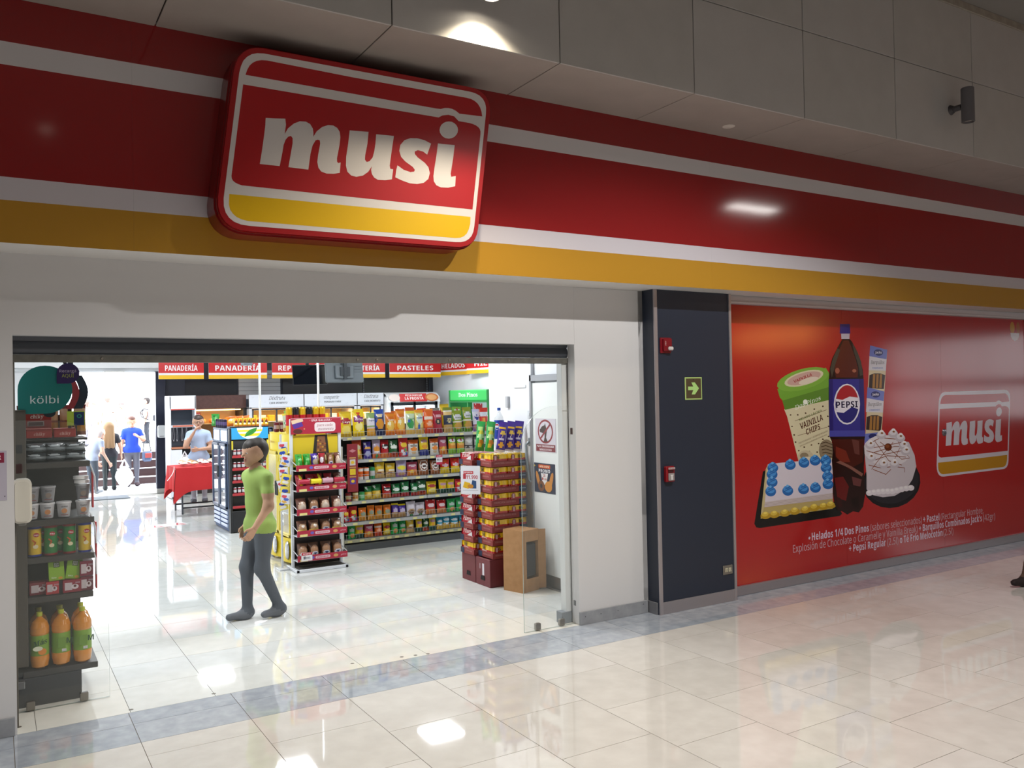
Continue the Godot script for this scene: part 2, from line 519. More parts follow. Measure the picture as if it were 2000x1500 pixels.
func build_mall() -> void:
	var white := M("d6d6d8", 0.6)
	# floor of the mall
	var fl := struct("floor")
	obj("joint_bed", MB.new().box(V(3.5, -0.053, 6.05), V(25.4, 0.1, 12.1)), M("8d8378", 0.8), fl)
	var stone := []
	for k in 4:
		var m := grainy(["cfcac4", "cbc6c0", "d1ccc7", "cdc8c3"][k], ["dad6d0", "d6d2cc", "dcd8d3", "d8d4cf"][k], 0.55 + 0.1 * k, 0.035, 20 + k)
		m.metallic_specular = 0.7
		stone.append(m)
	var blue := []
	for k in 2:
		var m := grainy(["9aa2ae", "a2a9b4"][k], ["b3bac4", "b9bfc8"][k], 0.4, 0.035, 30 + k)
		m.metallic_specular = 0.7
		blue.append(m)
	var px := 0.573
	for k in range(-6, 18):
		var x0 := 1.79 + px * k
		var off := 0.51 + 0.2 * posmod(k, 3)
		var z := 0.5
		var e := off if off > 0.55 else off + 0.6
		while z < 3.9:
			tile(fl, x0, x0 + px, z, e, stone[rng.randi() % 4])
			z = e
			e += 0.6
		obj("floor_slab", MB.new().box(V(x0 + px / 2, -0.006, (z + 12.1) / 2), V(px - 0.0035, 0.012, 12.1 - z)), stone[0], fl)
		tile(fl, x0, x0 + px, 0.0, 0.2, blue[k & 1])
		tile(fl, x0, x0 + px, 0.2, 0.5, blue[(k >> 1) & 1])
	obj("floor_slab", MB.new().box(V(-5.45, -0.006, 6.05), V(7.5, 0.012, 12.1)), stone[1], fl)
	obj("floor_slab", MB.new().box(V(14.15, -0.006, 6.05), V(4.1, 0.012, 12.1)), stone[1], fl)
	# the white wall round the entrance
	struct("wall_front", MB.new().box(V(-4.455, 1.312, -0.05), V(9.09, 2.624, 0.1)), white)
	struct("wall_front", MB.new().box(V(1.9725, 2.40, -0.05), V(3.765, 0.448, 0.1)), white)
	struct("wall_front", MB.new().box(V(4.235, 1.312, -0.05), V(0.76, 2.624, 0.1), 0.003), white)
	struct("wall_front", MB.new().box(V(3.5, 3.3, 0.02), V(25.0, 1.352, 0.63)), M("d6d4d2", 0.6))
	struct("wall_front", MB.new().box(V(4.95, 1.312, -0.05), V(0.9, 2.624, 0.1)), white)
	# wall beyond the poster and behind it
	struct("wall_front", MB.new().box(V(13.2, 1.312, -0.05), V(5.6, 2.624, 0.1)), M("3a3a3e", 0.5))
	struct("wall_front", MB.new().box(V(7.9, 1.312, -0.09), V(5.0, 2.624, 0.05)), M("b9b7b6", 0.6))
	# skirting
	var sk := grainy("8f9298", "9ea1a6", 0.3, 0.35, 41)
	var bb := struct("baseboard_front", MB.new().box(V(4.19, 0.05, 0.008), V(0.68, 0.1, 0.016), 0.002), sk)
	for x in [3.90, 4.05, 4.22, 4.48]:
		var s := obj("screw", MB.new().lathe([Vector2(0, 0.002), Vector2(0.004, 0.0)], 8), M("2a2a2c", 0.5), bb)
		s.position = V(x, 0.062 if x < 4.3 else 0.075, 0.016)
		s.rotation.x = PI / 2
	struct("baseboard_front", MB.new().box(V(-4.46, 0.05, 0.008), V(9.08, 0.1, 0.016), 0.002), sk)
	# fascia in stripes, vinyl on board
	var fa := struct("trim_1")
	var stripes := [["stripe_yellow", 2.624, 2.843, "b98a30"], ["stripe_white", 2.843, 2.962, "cfcad2"], ["stripe_red", 2.962, 3.54, "8f2426"], ["stripe_white", 3.54, 3.66, "cbc8cc"], ["stripe_red", 3.66, 3.90, "862022"]]
	var xs := [-9.0, -5.84, -3.67, -1.5, 0.665, 2.835, 5.0, 7.17, 9.34, 11.5, 16.0]
	for s in stripes:
		var m := M(s[3], 0.08)
		if s[3] == "b98a30":
			m = wavy(s[3], 0.14)
		for i in xs.size() - 1:
			obj(s[0], MB.new().box(V((xs[i] + xs[i + 1]) / 2, (s[1] + s[2]) / 2, 0.3375), V(xs[i + 1] - xs[i] - 0.0004, s[2] - s[1], 0.005)), m, fa)
	# cladding above: dropped panels and their undersides
	var cl := struct("wall_upper")
	var cm := [grainy("b3b1b0", "b9b7b6", 1.1, 0.45, 51), grainy("b0aeac", "b7b5b3", 1.1, 0.45, 52)]
	var soffit_shade := grainy("9f9892", "a69f99", 1.1, 0.5, 53)  # soffit shade mixed into the colour: darker, warmer copy of the cladding
	obj("backing", MB.new().box(V(3.5, 4.6, 0.66), V(25, 1.38, 0.63)), M("4a4642", 0.8), cl)
	for k in range(-9, 12):
		var x := 1.937 + 1.148 * k
		for r in 2:
			var y0: float = [3.889, 4.578][r]
			var y1: float = [4.572, 5.28][r]
			obj("panel", MB.new().box(V(x + 0.574, (y0 + y1) / 2, 0.98), V(1.141, y1 - y0, 0.012), 0.002), cm[(k + r) & 1], cl)
		obj("panel", MB.new().box(V(x + 0.574, 3.895, 0.657), V(1.141, 0.012, 0.634), 0.002), soffit_shade, cl)
	struct("trim_2", MB.new().box(V(3.5, 5.245, 0.995), V(25, 0.07, 0.02), 0.004), grainy("8d867c", "a39c92", 0.35, 0.6, 55))
	# the rest of the corridor
	struct("ceiling", MB.new().box(V(3.5, 5.34, 6.5), V(25.2, 0.12, 11.4)), M("8a8784", 0.8))
	struct("wall_back", MB.new().box(V(3.5, 2.65, 12.15), V(25.2, 5.5, 0.1)), M("b4b1ae", 0.7))
	struct("wall_left", MB.new().box(V(-9.05, 2.65, 6.1), V(0.1, 5.5, 12.2)), M("b4b1ae", 0.7))
	struct("wall_right", MB.new().box(V(16.05, 2.65, 6.1), V(0.1, 5.5, 12.2)), M("b4b1ae", 0.7))
	# what the glossy poster mirrors: a lit window and warm lamps at the far right end
	var rw := struct("window_2")
	for k in 3:
		obj("lit_pane", MB.new().box(V(15.99, 1.95, 3.2 + k * 1.05), V(0.02, 1.5, 1.0)), M("f4f6fa", 0.3, 0, "glow", 1.6), rw)
	obj("frame", MB.new().box(V(15.97, 2.74, 4.25), V(0.05, 0.06, 3.2)).box(V(15.97, 1.17, 4.25), V(0.05, 0.06, 3.2)).box(V(15.97, 1.85, 4.25), V(0.04, 0.12, 3.2)), M("4a4648", 0.5), rw)
	for k in 3:
		var lp := thing("globe_lamp", "warm globe lamp on the far right corridor wall, %s from the shopfront" % ordinal(k), "lamp", V(15.85, 3.05, 7.9 + k * 0.9), 0, "globe lamps on the far wall")
		obj("lamp_globe", MB.new().lathe([Vector2(0, -0.11), Vector2(0.08, -0.075), Vector2(0.11, 0), Vector2(0.08, 0.075), Vector2(0, 0.11)], 16), M("ffb055", 0.4, 0, "glow", 14.0), lp)
		obj("arm", MB.new().tube([V(0.15, 0.1, 0), V(0.0, 0.1, 0)], 0.012, 8), M("4a4038", 0.4, 0.5), lp)
		var l := OmniLight3D.new()
		l.name = "globe_glow"
		l.light_energy = 0.25
		l.light_color = Color(1.0, 0.7, 0.4)
		l.light_size = 0.1
		l.omni_range = 30.0
		l.omni_attenuation = 2.0
		l.shadow_enabled = true
		lp.add_child(l)
	# sprinkler plate under the soffit
	var sp := tag(obj("smoke_detector", MB.new().lathe([Vector2(0, -0.012), Vector2(0.02, -0.012), Vector2(0.045, -0.004), Vector2(0.05, 0)], 16), M("cfc9c2", 0.5)), "small round pale plate on the soffit right of the lit sign", "detector")
	sp.position = V(5.0, 3.889, 0.56)

func wavy(hex: String, rough: float) -> StandardMaterial3D:
	var m := StandardMaterial3D.new()
	m.albedo_color = Color(hex)
	m.roughness = rough
	var nz := FastNoiseLite.new()
	nz.seed = 5
	nz.frequency = 0.009
	nz.fractal_octaves = 2
	var t := NoiseTexture2D.new()
	t.width = 256; t.height = 256; t.seamless = true; t.noise = nz; t.as_normal_map = true; t.bump_strength = 1.2
	m.normal_enabled = true
	m.normal_texture = t
	m.normal_scale = 0.25
	m.uv1_triplanar = true
	m.uv1_world_triplanar = true
	m.uv1_scale = V(0.9, 0.9, 0.9)
	return m

func logo(p: Ink, w: float, h: float, shear: float, red: String, white: String, yellow: String, fill := true) -> void:
	var put := func(nums: Array, hex: String) -> void:
		var q := []
		for i in range(0, nums.size(), 2):
			q.append(Vector2(nums[i] * w + nums[i + 1] * shear, nums[i + 1] * h))
		p.poly(q, hex)
	put.call(LOGO_FRAME, white)
	if fill:
		put.call(LOGO_TOP, red)
	else:
		put.call(LOGO_TOP, red)
	put.call(LOGO_MAIN, red)
	put.call(LOGO_YELLOW, yellow)
	for l in [LOGO_M, LOGO_U, LOGO_S, LOGO_I, LOGO_DOT]:
		put.call(l, white)

func build_front() -> void:
	# ------------------------------------------------ the big sign
	var t := thing("shop_sign", "large slanted red, white and yellow box sign on the striped fascia", "sign", V(1.08, 2.776, 0.34))
	var rim := []
	for i in range(0, LOGO_FRAME.size(), 2):
		rim.append(Vector2(LOGO_FRAME[i] * 1.585 + LOGO_FRAME[i + 1] * 0.132, LOGO_FRAME[i + 1] * 0.99))
	var c := Vector2.ZERO
	for q in rim:
		c += q / rim.size()
	var ring := func(g: float) -> PackedVector2Array:
		var best := PackedVector2Array()
		for pg in Geometry2D.offset_polygon(PackedVector2Array(rim), g, Geometry2D.JOIN_ROUND):
			if pg.size() > best.size():
				best = pg
		return best
	var body := MB.new()
	body.prism(ring.call(0.044), 0.0, 0.17)
	obj("case", body, M("7a1518", 0.25), t)
	var lip := MB.new()
	lip.prism(ring.call(0.036), 0.17, 0.205)
	obj("retainer", lip, M("8f1519", 0.22), t)
	var face := MB.new()
	face.prism(ring.call(0.03), 0.2, 0.2185)
	obj("face_panel", face, M("9c151a", 0.28), t)
	var p := ink(0.0004)
	logo(p, 1.585, 0.99, 0.132, "a81c20", "d4d0d0", "d8ae06")
	print_on(t, "face_print", p, V(0, 0, 0.2188), Vector3.ZERO, 0.3)
	# ------------------------------------------------ wall spot lamps
	spot_lamp(V(7.33, 4.26, 0.986), false, "grey cylinder wall lamp on the upper cladding, above the poster wall")
	spot_lamp(V(2.50, 4.26, 0.986), true, "lit cylinder wall lamp above the big red sign, at the top edge")
	# ------------------------------------------------ navy column panel
	var al := M("b4aeb2", 0.35, 0.6)
	var col := struct("wall_column", MB.new().box(V(4.97, 1.31, 0.066), V(0.85, 2.628, 0.132), 0.002), M("252d3d", 0.42))
	obj("edge_strip", MB.new().box(V(4.565, 1.31, 0.12), V(0.035, 2.628, 0.05), 0.003), al, col)
	obj("edge_strip", MB.new().box(V(5.40, 1.31, 0.12), V(0.026, 2.628, 0.05), 0.003), al, col)
	obj("kick_plate", MB.new().box(V(4.985, 0.048, 0.136), V(0.81, 0.096, 0.012), 0.002), M("a39ea2", 0.3, 0.5), col)
	obj("kick_plate", MB.new().box(V(4.541, 0.048, 0.06), V(0.012, 0.096, 0.12), 0.002), M("8c8d92", 0.3, 0.5), col)
	t = thing("alarm_strobe", "small red fire alarm strobe high on the navy column", "alarm", V(4.664, 2.17, 0.132))
	obj("housing", MB.new().box(V(0, 0, 0.006), V(0.112, 0.127, 0.012), 0.003).box(V(0.008, 0.004, 0.022), V(0.088, 0.105, 0.024), 0.006), M("7e1420", 0.35), t)
	obj("strobe_lens", MB.new().box(V(0.026, -0.026, 0.044), V(0.05, 0.03, 0.024), 0.008), M("d9d4d2", 0.08, 0.0, "coat"), t)
	p = ink()
	p.text("FIRE", 0, 0, 0.012, "c9a9a9", 0.5, 0.036, "b", 0, -PI / 2)
	print_on(t, "lettering", p, V(-0.026, 0.016, 0.0343))
	t = thing("alarm_pull_station", "red fire alarm pull station midway down the navy column", "alarm", V(4.668, 1.127, 0.132))
	obj("housing", MB.new().box(V(0, 0, 0.018), V(0.09, 0.126, 0.036), 0.006), M("8c1620", 0.35), t)
	obj("handle", MB.new().box(V(0, -0.022, 0.042), V(0.06, 0.06, 0.012), 0.003), M("a9a4a4", 0.3, 0.3), t)
	obj("slot", MB.new().box(V(0, 0.022, 0.037), V(0.055, 0.018, 0.004)), M("3a0a10", 0.6), t)
	p = ink()
	p.rect(-0.035, 0.04, 0.035, 0.055, "c9b9b9").text("FIRE ALARM", 0, 0.043, 0.009, "8c1620", 0.5, 0.06)
	p.rect(-0.007, -0.045, 0.007, -0.005, "e6e2e2").rect(-0.015, -0.012, 0.015, -0.004, "e6e2e2")
	print_on(t, "lettering", p, V(0, 0, 0.049))
	t = thing("exit_arrow_sign", "brown sign with a glowing green arrow pointing right on the navy column", "sign", V(4.966, 1.817, 0.132))
	obj("plate", MB.new().box(V(0, 0, 0.002), V(0.19, 0.187, 0.004), 0.001), M("b4cf7c", 0.5), t)
	p = ink()
	p.rect(-0.084, -0.083, 0.084, 0.083, "54452f")
	p.flat([-0.062, -0.014, -0.004, -0.014, -0.024, -0.05, 0.014, -0.05, 0.06, 0.0, 0.014, 0.05, -0.024, 0.05, -0.004, 0.016, -0.062, 0.016], "b2dd86")
	p.ell(0.0, 0.072, 0.005, 0.005, "241c14")
	print_on(t, "arrow_print", p, V(0, 0, 0.0042))
	t = thing("wall_outlet", "small metal socket plate near the foot of the navy column", "outlet", V(5.312, 0.27, 0.132))
	obj("plate", MB.new().box(V(0, 0, 0.004), V(0.112, 0.078, 0.008), 0.003), M("8a857c", 0.4, 0.5), t)
	for sx in [-0.02, 0.02]:
		obj("socket", MB.new().box(V(sx, 0, 0.01), V(0.03, 0.034, 0.005), 0.002), M("c9c2a8", 0.5), t)
	p = ink()
	for sx in [-0.02, 0.02]:
		p.rect(sx - 0.008, -0.004, sx - 0.005, 0.01, "2a2622").rect(sx + 0.005, -0.004, sx + 0.008, 0.01, "2a2622").ell(sx, -0.01, 0.003, 0.003, "2a2622")
	print_on(t, "slots", p, V(0, 0, 0.0126))
	# ------------------------------------------------ poster window
	var w1 := struct("window_1")
	obj("head_rail", MB.new().box(V(7.9, 2.587, 0.03), V(4.97, 0.075, 0.09), 0.004), M("b9b4b8", 0.4, 0.2), w1)
	obj("head_rail_step", MB.new().box(V(7.9, 2.562, 0.05), V(4.97, 0.02, 0.07), 0.003), M("c4bfc3", 0.4, 0.2), w1)
	obj("sill_rail", MB.new().box(V(7.9, 0.04, 0.02), V(4.97, 0.08, 0.075), 0.004), M("9a959a", 0.35, 0.4), w1)
	obj("jamb_post", MB.new().box(V(10.37, 1.31, 0.02), V(0.05, 2.5, 0.08), 0.003), M("2c2a30", 0.4, 0.4), w1)
	for x in [[5.42, 7.02], [7.023, 8.63], [8.633, 10.34]]:
		obj("pane", MB.new().box(V((x[0] + x[1]) / 2, 1.31, 0.018), V(x[1] - x[0], 2.47, 0.008)), M("7c1215", 0.3), w1)
	t = thing("window_poster", "huge red vinyl poster of cakes, cola bottle and ice cream tub covering the window", "poster", V(5.5, 0, 0.0235))
	for x in [[-0.075, 1.522], [1.5235, 3.128], [3.1295, 4.79]]:
		obj("vinyl_sheet", MB.new().box(V((x[0] + x[1]) / 2, 1.315, 0.0), V(x[1] - x[0], 2.47, 0.0015)), vinyl(), t)
	p = ink(0.0001)
	poster_picture(p)
	var q := ink(0.0001)
	logo(q, 1.385, 0.9, 0.085, "b8161c", "d6cfdc", "c08a1c")
	p.text("+", 0.99, 0.382, 0.04, "d9c9dc", 0.5)
	p.ell(0.985, 0.40, 0.012, 0.012, "d9c9dc")
	p.text("Helados 1/4 Dos Pinos", 1.02, 0.375, 0.07, "d9c9dc", 0.0, 0.84, "b")
	p.text("(sabores seleccionados)", 1.885, 0.375, 0.07, "c9a9b4", 0.0, 0.84, "r")
	p.text("+ Pastel", 2.75, 0.375, 0.07, "d9c9dc", 0.0, 0.285, "b")
	p.text("(Rectangular Hombre,", 3.06, 0.375, 0.07, "c9a9b4", 0.0, 0.8, "r")
	p.text("Explosión de Chocolate o Caramelle y Vainilla Break)", 0.76, 0.29, 0.07, "c9a9b4", 0.0, 1.89, "r")
	p.text("+ Barquillos Combinados Jack's", 2.675, 0.29, 0.07, "d9c9dc", 0.0, 1.15, "b")
	p.text("(42gr)", 3.85, 0.29, 0.07, "c9a9b4", 0.0, 0.24, "r")
	p.text("+ Pepsi Regular", 1.55, 0.205, 0.07, "d9c9dc", 0.0, 0.57, "b")
	p.text("(2.5l)", 2.145, 0.205, 0.07, "c9a9b4", 0.0, 0.18, "r")
	p.text("o Té Frío Melocotón", 2.35, 0.205, 0.07, "d9c9dc", 0.0, 0.735, "b")
	p.text("(2.5l)", 3.10, 0.205, 0.07, "c9a9b4", 0.0, 0.18, "r")
	p.ell(4.545, 2.452, 0.048, 0.07, "c08a2c").ell(4.665, 2.452, 0.04, 0.07, "a85a24")
	p.flat([4.5, 2.392, 4.51, 2.35, 4.54, 2.315, 4.59, 2.30, 4.645, 2.315, 4.68, 2.35, 4.69, 2.392], "d6d0da")
	p.text("Imágenes con carácter ilustrativo. Válido por tiempo limitado.", -0.02, 0.78, 0.022, "c9a9b4", 0.0, 1.09, "r", 0, PI / 2)
	print_on(t, "picture_print", p, V(0, 0, 0.0008), Vector3.ZERO, 0.14)
	print_on(t, "logo_print", q, V(3.0, 0.835, 0.0008), Vector3.ZERO, 0.14)
	t = thing("window_lock", "round dark lock cylinder in the poster window beside its printed emblem", "lock", V(8.66, 1.30, 0.0245))
	obj("rosette", MB.new().lathe([Vector2(0, 0.012), Vector2(0.03, 0.01), Vector2(0.04, 0.0)], 16), M("8a8690", 0.25, 0.9), t).rotation.x = PI / 2
	obj("keyhole", MB.new().box(V(0, 0, 0.0125), V(0.008, 0.03, 0.002)), M("16141a", 0.5), t)
	# ------------------------------------------------ roller shutter, pulled up
	t = thing("roller_shutter", "dark grey steel roller shutter raised above the shop entrance", "shutter", V(0.09, 2.03, -0.115))
	for k in 3:
		var sl := MB.new()
		sl.surf(1, 8, func(u: float, v: float) -> Vector3: return V(u * 3.765, 0.045 + k * 0.075 + v * 0.075, 0.012 + 0.014 * sin(v * PI)))
		sl.box(V(1.8825, 0.0825 + k * 0.075, 0.005), V(3.765, 0.074, 0.006))
		obj("slat", sl, M("4c5058", 0.42, 0.35), t)
	obj("bottom_rail", MB.new().box(V(1.8825, 0.022, 0.012), V(3.765, 0.044, 0.03), 0.003), grainy("55544f", "68665f", 0.3, 0.55, 61), t)
	for x in [0.45, 2.02, 2.16, 2.72, 3.22]:
		var b := obj("bolt", MB.new().lathe([Vector2(0, 0.008), Vector2(0.006, 0.007), Vector2(0.01, 0.0)], 10), M("8a857c", 0.4, 0.7), t)
		b.position = V(x, 0.022, 0.027)
		b.rotation.x = PI / 2
	struct("trim_3", MB.new().box(V(1.9725, 2.30, -0.14), V(3.9, 0.24, 0.04)), M("3c3f45", 0.6))
	var jp := struct("door_jamb", MB.new().box(V(3.84, 1.02, -0.14), V(0.075, 2.04, 0.07), 0.003), M("cfd2d2", 0.45))
	jp.name = "trim_4"
	obj("guide_slot", MB.new().box(V(3.858, 1.02, -0.1), V(0.006, 2.04, 0.012)), M("3a3c40", 0.6), jp)
	obj("foot_cap", MB.new().box(V(3.82, 0.045, -0.14), V(0.12, 0.09, 0.08), 0.003), M("7c8288", 0.5), jp)
	struct("trim_5", MB.new().box(V(0.075, 1.02, -0.14), V(0.05, 2.04, 0.07), 0.003), M("5a564e", 0.5))
	# ------------------------------------------------ glass screens
	screen("clear glass screen with one rounded top corner at the right side of the entrance", V(3.385, 0, -0.06), 0.54, 1.70, 0.32, true, [0.12, 0.34], 0.49)
	screen("clear glass screen with one rounded top corner in front of the black product shelf", V(0.085, 0, -0.36), 0.5, 1.70, 0.3, false, [0.08, 0.36], 0.03)
	# ------------------------------------------------ dispenser and notice at the left jamb
	t = thing("hand_gel_dispenser", "rounded white plastic dispenser mounted at the left door jamb", "dispenser", V(0.092, 1.26, -0.06))
	var dp := MB.new()
	var rr := []
	for v2 in Ink.rounded(-0.01, -0.12, 0.082, 0.12, 0.028, 5):
		rr.append(v2)
	dp.prism(PackedVector2Array(rr), -0.07, 0.035)
	obj("cover", dp, M("d9d6cc", 0.3), t)
	var dq := MB.new()
	dq.prism(PackedVector2Array(Ink.rounded(0.0, -0.11, 0.072, 0.11, 0.024, 5)), 0.035, 0.045)
	obj("front_cap", dq, M("d2cfc4", 0.28), t)
	obj("nozzle", MB.new().box(V(0.035, -0.128, -0.02), V(0.04, 0.018, 0.04), 0.004), M("8a8a86", 0.5), t)
	t = thing("wall_notice", "pale paper notice with a dark red heading on the left wall edge", "notice", V(-0.06, 1.41, 0.001))
	obj("sheet", MB.new().box(V(0, 0, 0), V(0.232, 0.27, 0.001)), M("b9b4c4", 0.6), t)
	p = ink()
	p.rect(-0.116, 0.07, 0.104, 0.125, "8a2040").text("POR FAVOR", 0.09, 0.088, 0.024, "e6dce0", 1.0, 0.17)
	for k in 5:
		p.rect(-0.1, -0.09 + k * 0.024, 0.06 - 0.02 * (k % 2), -0.082 + k * 0.024, "8a80a0")
	p.ell(0.105, -0.112, 0.003, 0.003, "2a2a30")
	print_on(t, "heading_print", p, V(0, 0, 0.0006))

func vinyl() -> StandardMaterial3D:
	if not MC.has("vinyl"):
		var m := M("b01c1e", 0.13)
		m.metallic_specular = 0.6
		MC["vinyl"] = m
	return MC["vinyl"]

func spot_lamp(at: Vector3, lit: bool, label: String) -> void:
	var t := thing("wall_spotlight", label, "lamp", at)
	var grey := M("6a686c", 0.45, 0.3)
	var rs := obj("rosette", MB.new().lathe([Vector2(0, 0.03), Vector2(0.03, 0.03), Vector2(0.045, 0.0)], 20), M("4a484c", 0.5, 0.3), t)
	rs.rotation.x = PI / 2
	obj("arm", MB.new().tube([V(0, 0, 0.02), V(0, 0, 0.1)], 0.026, 14), M("545256", 0.5, 0.3), t)
	var body := obj("cylinder", MB.new().lathe([Vector2(0.0, 0.15), Vector2(0.05, 0.15), Vector2(0.054, 0.145), Vector2(0.054, -0.148), Vector2(0.048, -0.152), Vector2(0.046, -0.14), Vector2(0.046, -0.12)], 28), grey, t)
	body.position = V(0, 0, 0.155)
	var ln := obj("lamp_lens", MB.new().lathe([Vector2(0.0, -0.132), Vector2(0.046, -0.132)], 24), M("fff1d8", 0.3, 0, "glow", 60.0) if lit else M("b4aca2", 0.3), t)
	ln.position = V(0, 0, 0.155)
	if lit:
		var l := SpotLight3D.new()
		l.name = "lamp_beam"
		l.position = V(0, -0.14, 0.155)
		l.rotation.x = -PI / 2 + 0.02
		l.spot_angle = 60.0
		l.spot_angle_attenuation = 1.0
		l.spot_range = 20.0
		l.spot_attenuation = 2.0
		l.light_energy = 4.5
		l.light_color = Color(1.0, 0.93, 0.8)
		l.light_size = 0.035
		l.shadow_enabled = true
		t.add_child(l)

func screen(label: String, at: Vector3, w: float, h: float, r: float, left_round: bool, clips: Array, side: float) -> void:
	var t := thing("glass_screen", label, "glass screen", at)
	var q := []
	if left_round:
		q = [Vector2(w, 0.004), Vector2(w, h)]
		for i in 13:
			var a := PI / 2 + PI / 2 * i / 12
			q.append(Vector2(r + cos(a) * r, h - r + sin(a) * r))
		q.append(Vector2(0, 0.004))
	else:
		q = [Vector2(0, 0.004), Vector2(0, h)]
		for i in 13:
			var a := PI / 2 - PI / 2 * i / 12
			q.append(Vector2(w - r + cos(a) * r, h - r + sin(a) * r))
		q.append(Vector2(w, 0.004))
	# one clear pane; its polished edge is a thin green-grey band
	var pane := Ink.new()
	pane.host = self
	pane.poly(q, "ffffff")
	pane.tinted = false
	obj("pane", pane, M("dfeae6", 0.0, 0, "glass", 0.06), t)
	var edge := MB.new()
	for i in q.size():
		var a: Vector2 = q[i]
		var b: Vector2 = q[(i + 1) % q.size()]
		edge.quad(V(a.x, a.y, -0.004), V(b.x, b.y, -0.004), V(b.x, b.y, 0.004), V(a.x, a.y, 0.004))
	obj("polished_edge", edge, M("9fb0aa", 0.15), t)
	for x in clips:
		obj("floor_clip", MB.new().box(V(x, 0.032, 0), V(0.045, 0.05, 0.034), 0.004), M("8d8a84", 0.3, 0.7), t)
	obj("wall_clip", MB.new().box(V(side, 0.16, 0), V(0.045, 0.045, 0.034), 0.004), M("8d8f90", 0.3, 0.7), t)
	obj("wall_clip", MB.new().box(V(side, 1.50 if left_round else 1.42, 0), V(0.045, 0.055, 0.034), 0.004), M("4a3434", 0.4, 0.4), t)

func poster_picture(p: Ink) -> void:
	p.flat([1.949,2.214,2.221,2.174,2.096,1.332,1.829,1.23], "d9c9a8")
	p.flat([1.949,2.214,2.221,2.174,2.204,2.077,1.933,2.107], "6f79c4")
	p.oval(2.077,2.144,.073,-.004,-.006,-.032,"2c2f6e")
	p.text("Jacks", 2.077, 2.134, 0.023, "e6e2ee", 0.5, 0.106, "b", 0, 0)
	p.flat([1.933,2.107,2.204,2.077,2.19,1.961,1.917,1.967], "d6d2dc")
	p.text("Barquillos", 2.059, 2.029, 0.034, "3a2c2c", 0.5, 0.213, "s", 0.2, 0)
	p.text("COMBINADOS", 2.057, 1.982, 0.014, "5a72b8", 0.5, 0.171, "b", 0, 0)
	p.flat([1.926,1.919,2.006,1.936,2.097,1.935,2.177,1.918,2.148,1.777,1.91,1.791], "3a2a22")
	p.flat([1.983,1.927,2.019,1.927,2.005,1.79,1.966,1.79], "a8763a")
	p.flat([2.037,1.927,2.073,1.927,2.059,1.789,2.02,1.79], "a8763a")
	p.flat([2.092,1.927,2.128,1.927,2.114,1.789,2.075,1.789], "a8763a")
	p.flat([1.89,1.799,2.157,1.752,2.14,1.656,1.875,1.692], "6f79c4")
	p.oval(2.015,1.725,.072,-.005,-.007,-.031,"2c2f6e")
	p.text("Jacks", 2.014, 1.715, 0.023, "e6e2ee", 0.5, 0.105, "b", 0, 0)
	p.flat([1.875,1.692,2.14,1.656,2.126,1.541,1.859,1.554], "d6d2dc")
	p.text("Barquillos", 1.997, 1.611, 0.035, "3a2c2c", 0.5, 0.210, "s", 0.2, 0)
	p.text("COMBINADOS", 1.995, 1.564, 0.015, "5a72b8", 0.5, 0.169, "b", 0, 0)
	p.flat([1.868,1.505,1.944,1.52,2.034,1.518,2.113,1.498,2.085,1.358,1.852,1.379], "3a2a22")
	p.flat([1.921,1.512,1.957,1.511,1.943,1.375,1.904,1.377], "a8763a")
	p.flat([1.975,1.511,2.011,1.51,1.997,1.373,1.958,1.375], "a8763a")
	p.flat([2.029,1.509,2.065,1.508,2.051,1.371,2.012,1.372], "a8763a")
	p.flat([1.831,1.34,2.074,1.347,2.048,1.262,1.822,1.23], "6f79c4")
	p.oval(1.959,1.309,.068,-.003,-.001,-.028,"2c2f6e")
	p.flat([0.683,1.612,1.325,1.722,1.34,1.089,0.864,1.117,0.72,1.546], "d9cfae")
	p.flat([0.653,1.718,1.308,1.829,1.324,1.685,0.693,1.606], "5f8a34")
	p.flat([0.6,1.797,0.63,1.719,0.667,1.692,1.307,1.807,1.332,1.925,1.273,1.993], "74a63c")
	p.oval(.955,1.886,.358,.064,.035,-.093,"7fb044")
	p.oval(.966,1.894,.270,.049,.023,-.062,"d8cfae")
	p.oval(.966,1.894,.234,.042,.018,-.049,"c9a39a")
	p.oval(1.025,1.872,.137,.025,.009,-.026,"e0d2c0")
	p.text("VAINILLA", 0.949, 1.884, 0.026, "a03030", 0.5, 0.262, "b", 0, 0.26)
	p.text("Dos Pinos", 1.011, 1.644, 0.041, "eef2e4", 0.5, 0.367, "s", 0.2, 0.24)
	p.oval(.974,1.672,.032,-.001,-.001,-.024,"eef2e4")
	p.text("HELADO LÁCTEO", 1.043, 1.536, 0.021, "5a7a34", 0.5, 0.327, "b", 0, 0.24)
	p.stroke([0.824,1.5,1.269,1.591], 0.004, "6a4a38")
	p.text("VAINILLA", 1.06, 1.457, 0.057, "5a3428", 0.5, 0.328, "b", 0, 0.24)
	p.text("CHIPS", 1.078, 1.387, 0.054, "5a3428", 0.5, 0.204, "b", 0, 0.24)
	p.stroke([0.859,1.362,1.277,1.427], 0.004, "6a4a38")
	p.text("PASTEURIZADO Y HOMOGENEIZADO", 1.076, 1.333, 0.015, "6a4a38", 0.5, 0.424, "r", 0, 0.24)
	p.text("SIN GLUTEN CONSERVAR CONGELADO", 1.075, 1.303, 0.013, "6a4a38", 0.5, 0.392, "r", 0, 0.24)
	p.oval(.768,1.557,.012,.000,.000,-.006,"4a3020")
	p.oval(.865,1.555,.012,-.001,.000,-.007,"4a3020")
	p.oval(.974,1.568,.012,-.001,.000,-.007,"4a3020")
	p.oval(1.096,1.602,.012,.000,-.001,-.007,"4a3020")
	p.oval(1.219,1.626,.012,.000,-.001,-.007,"4a3020")
	p.oval(1.287,1.529,.013,-.001,.000,-.007,"4a3020")
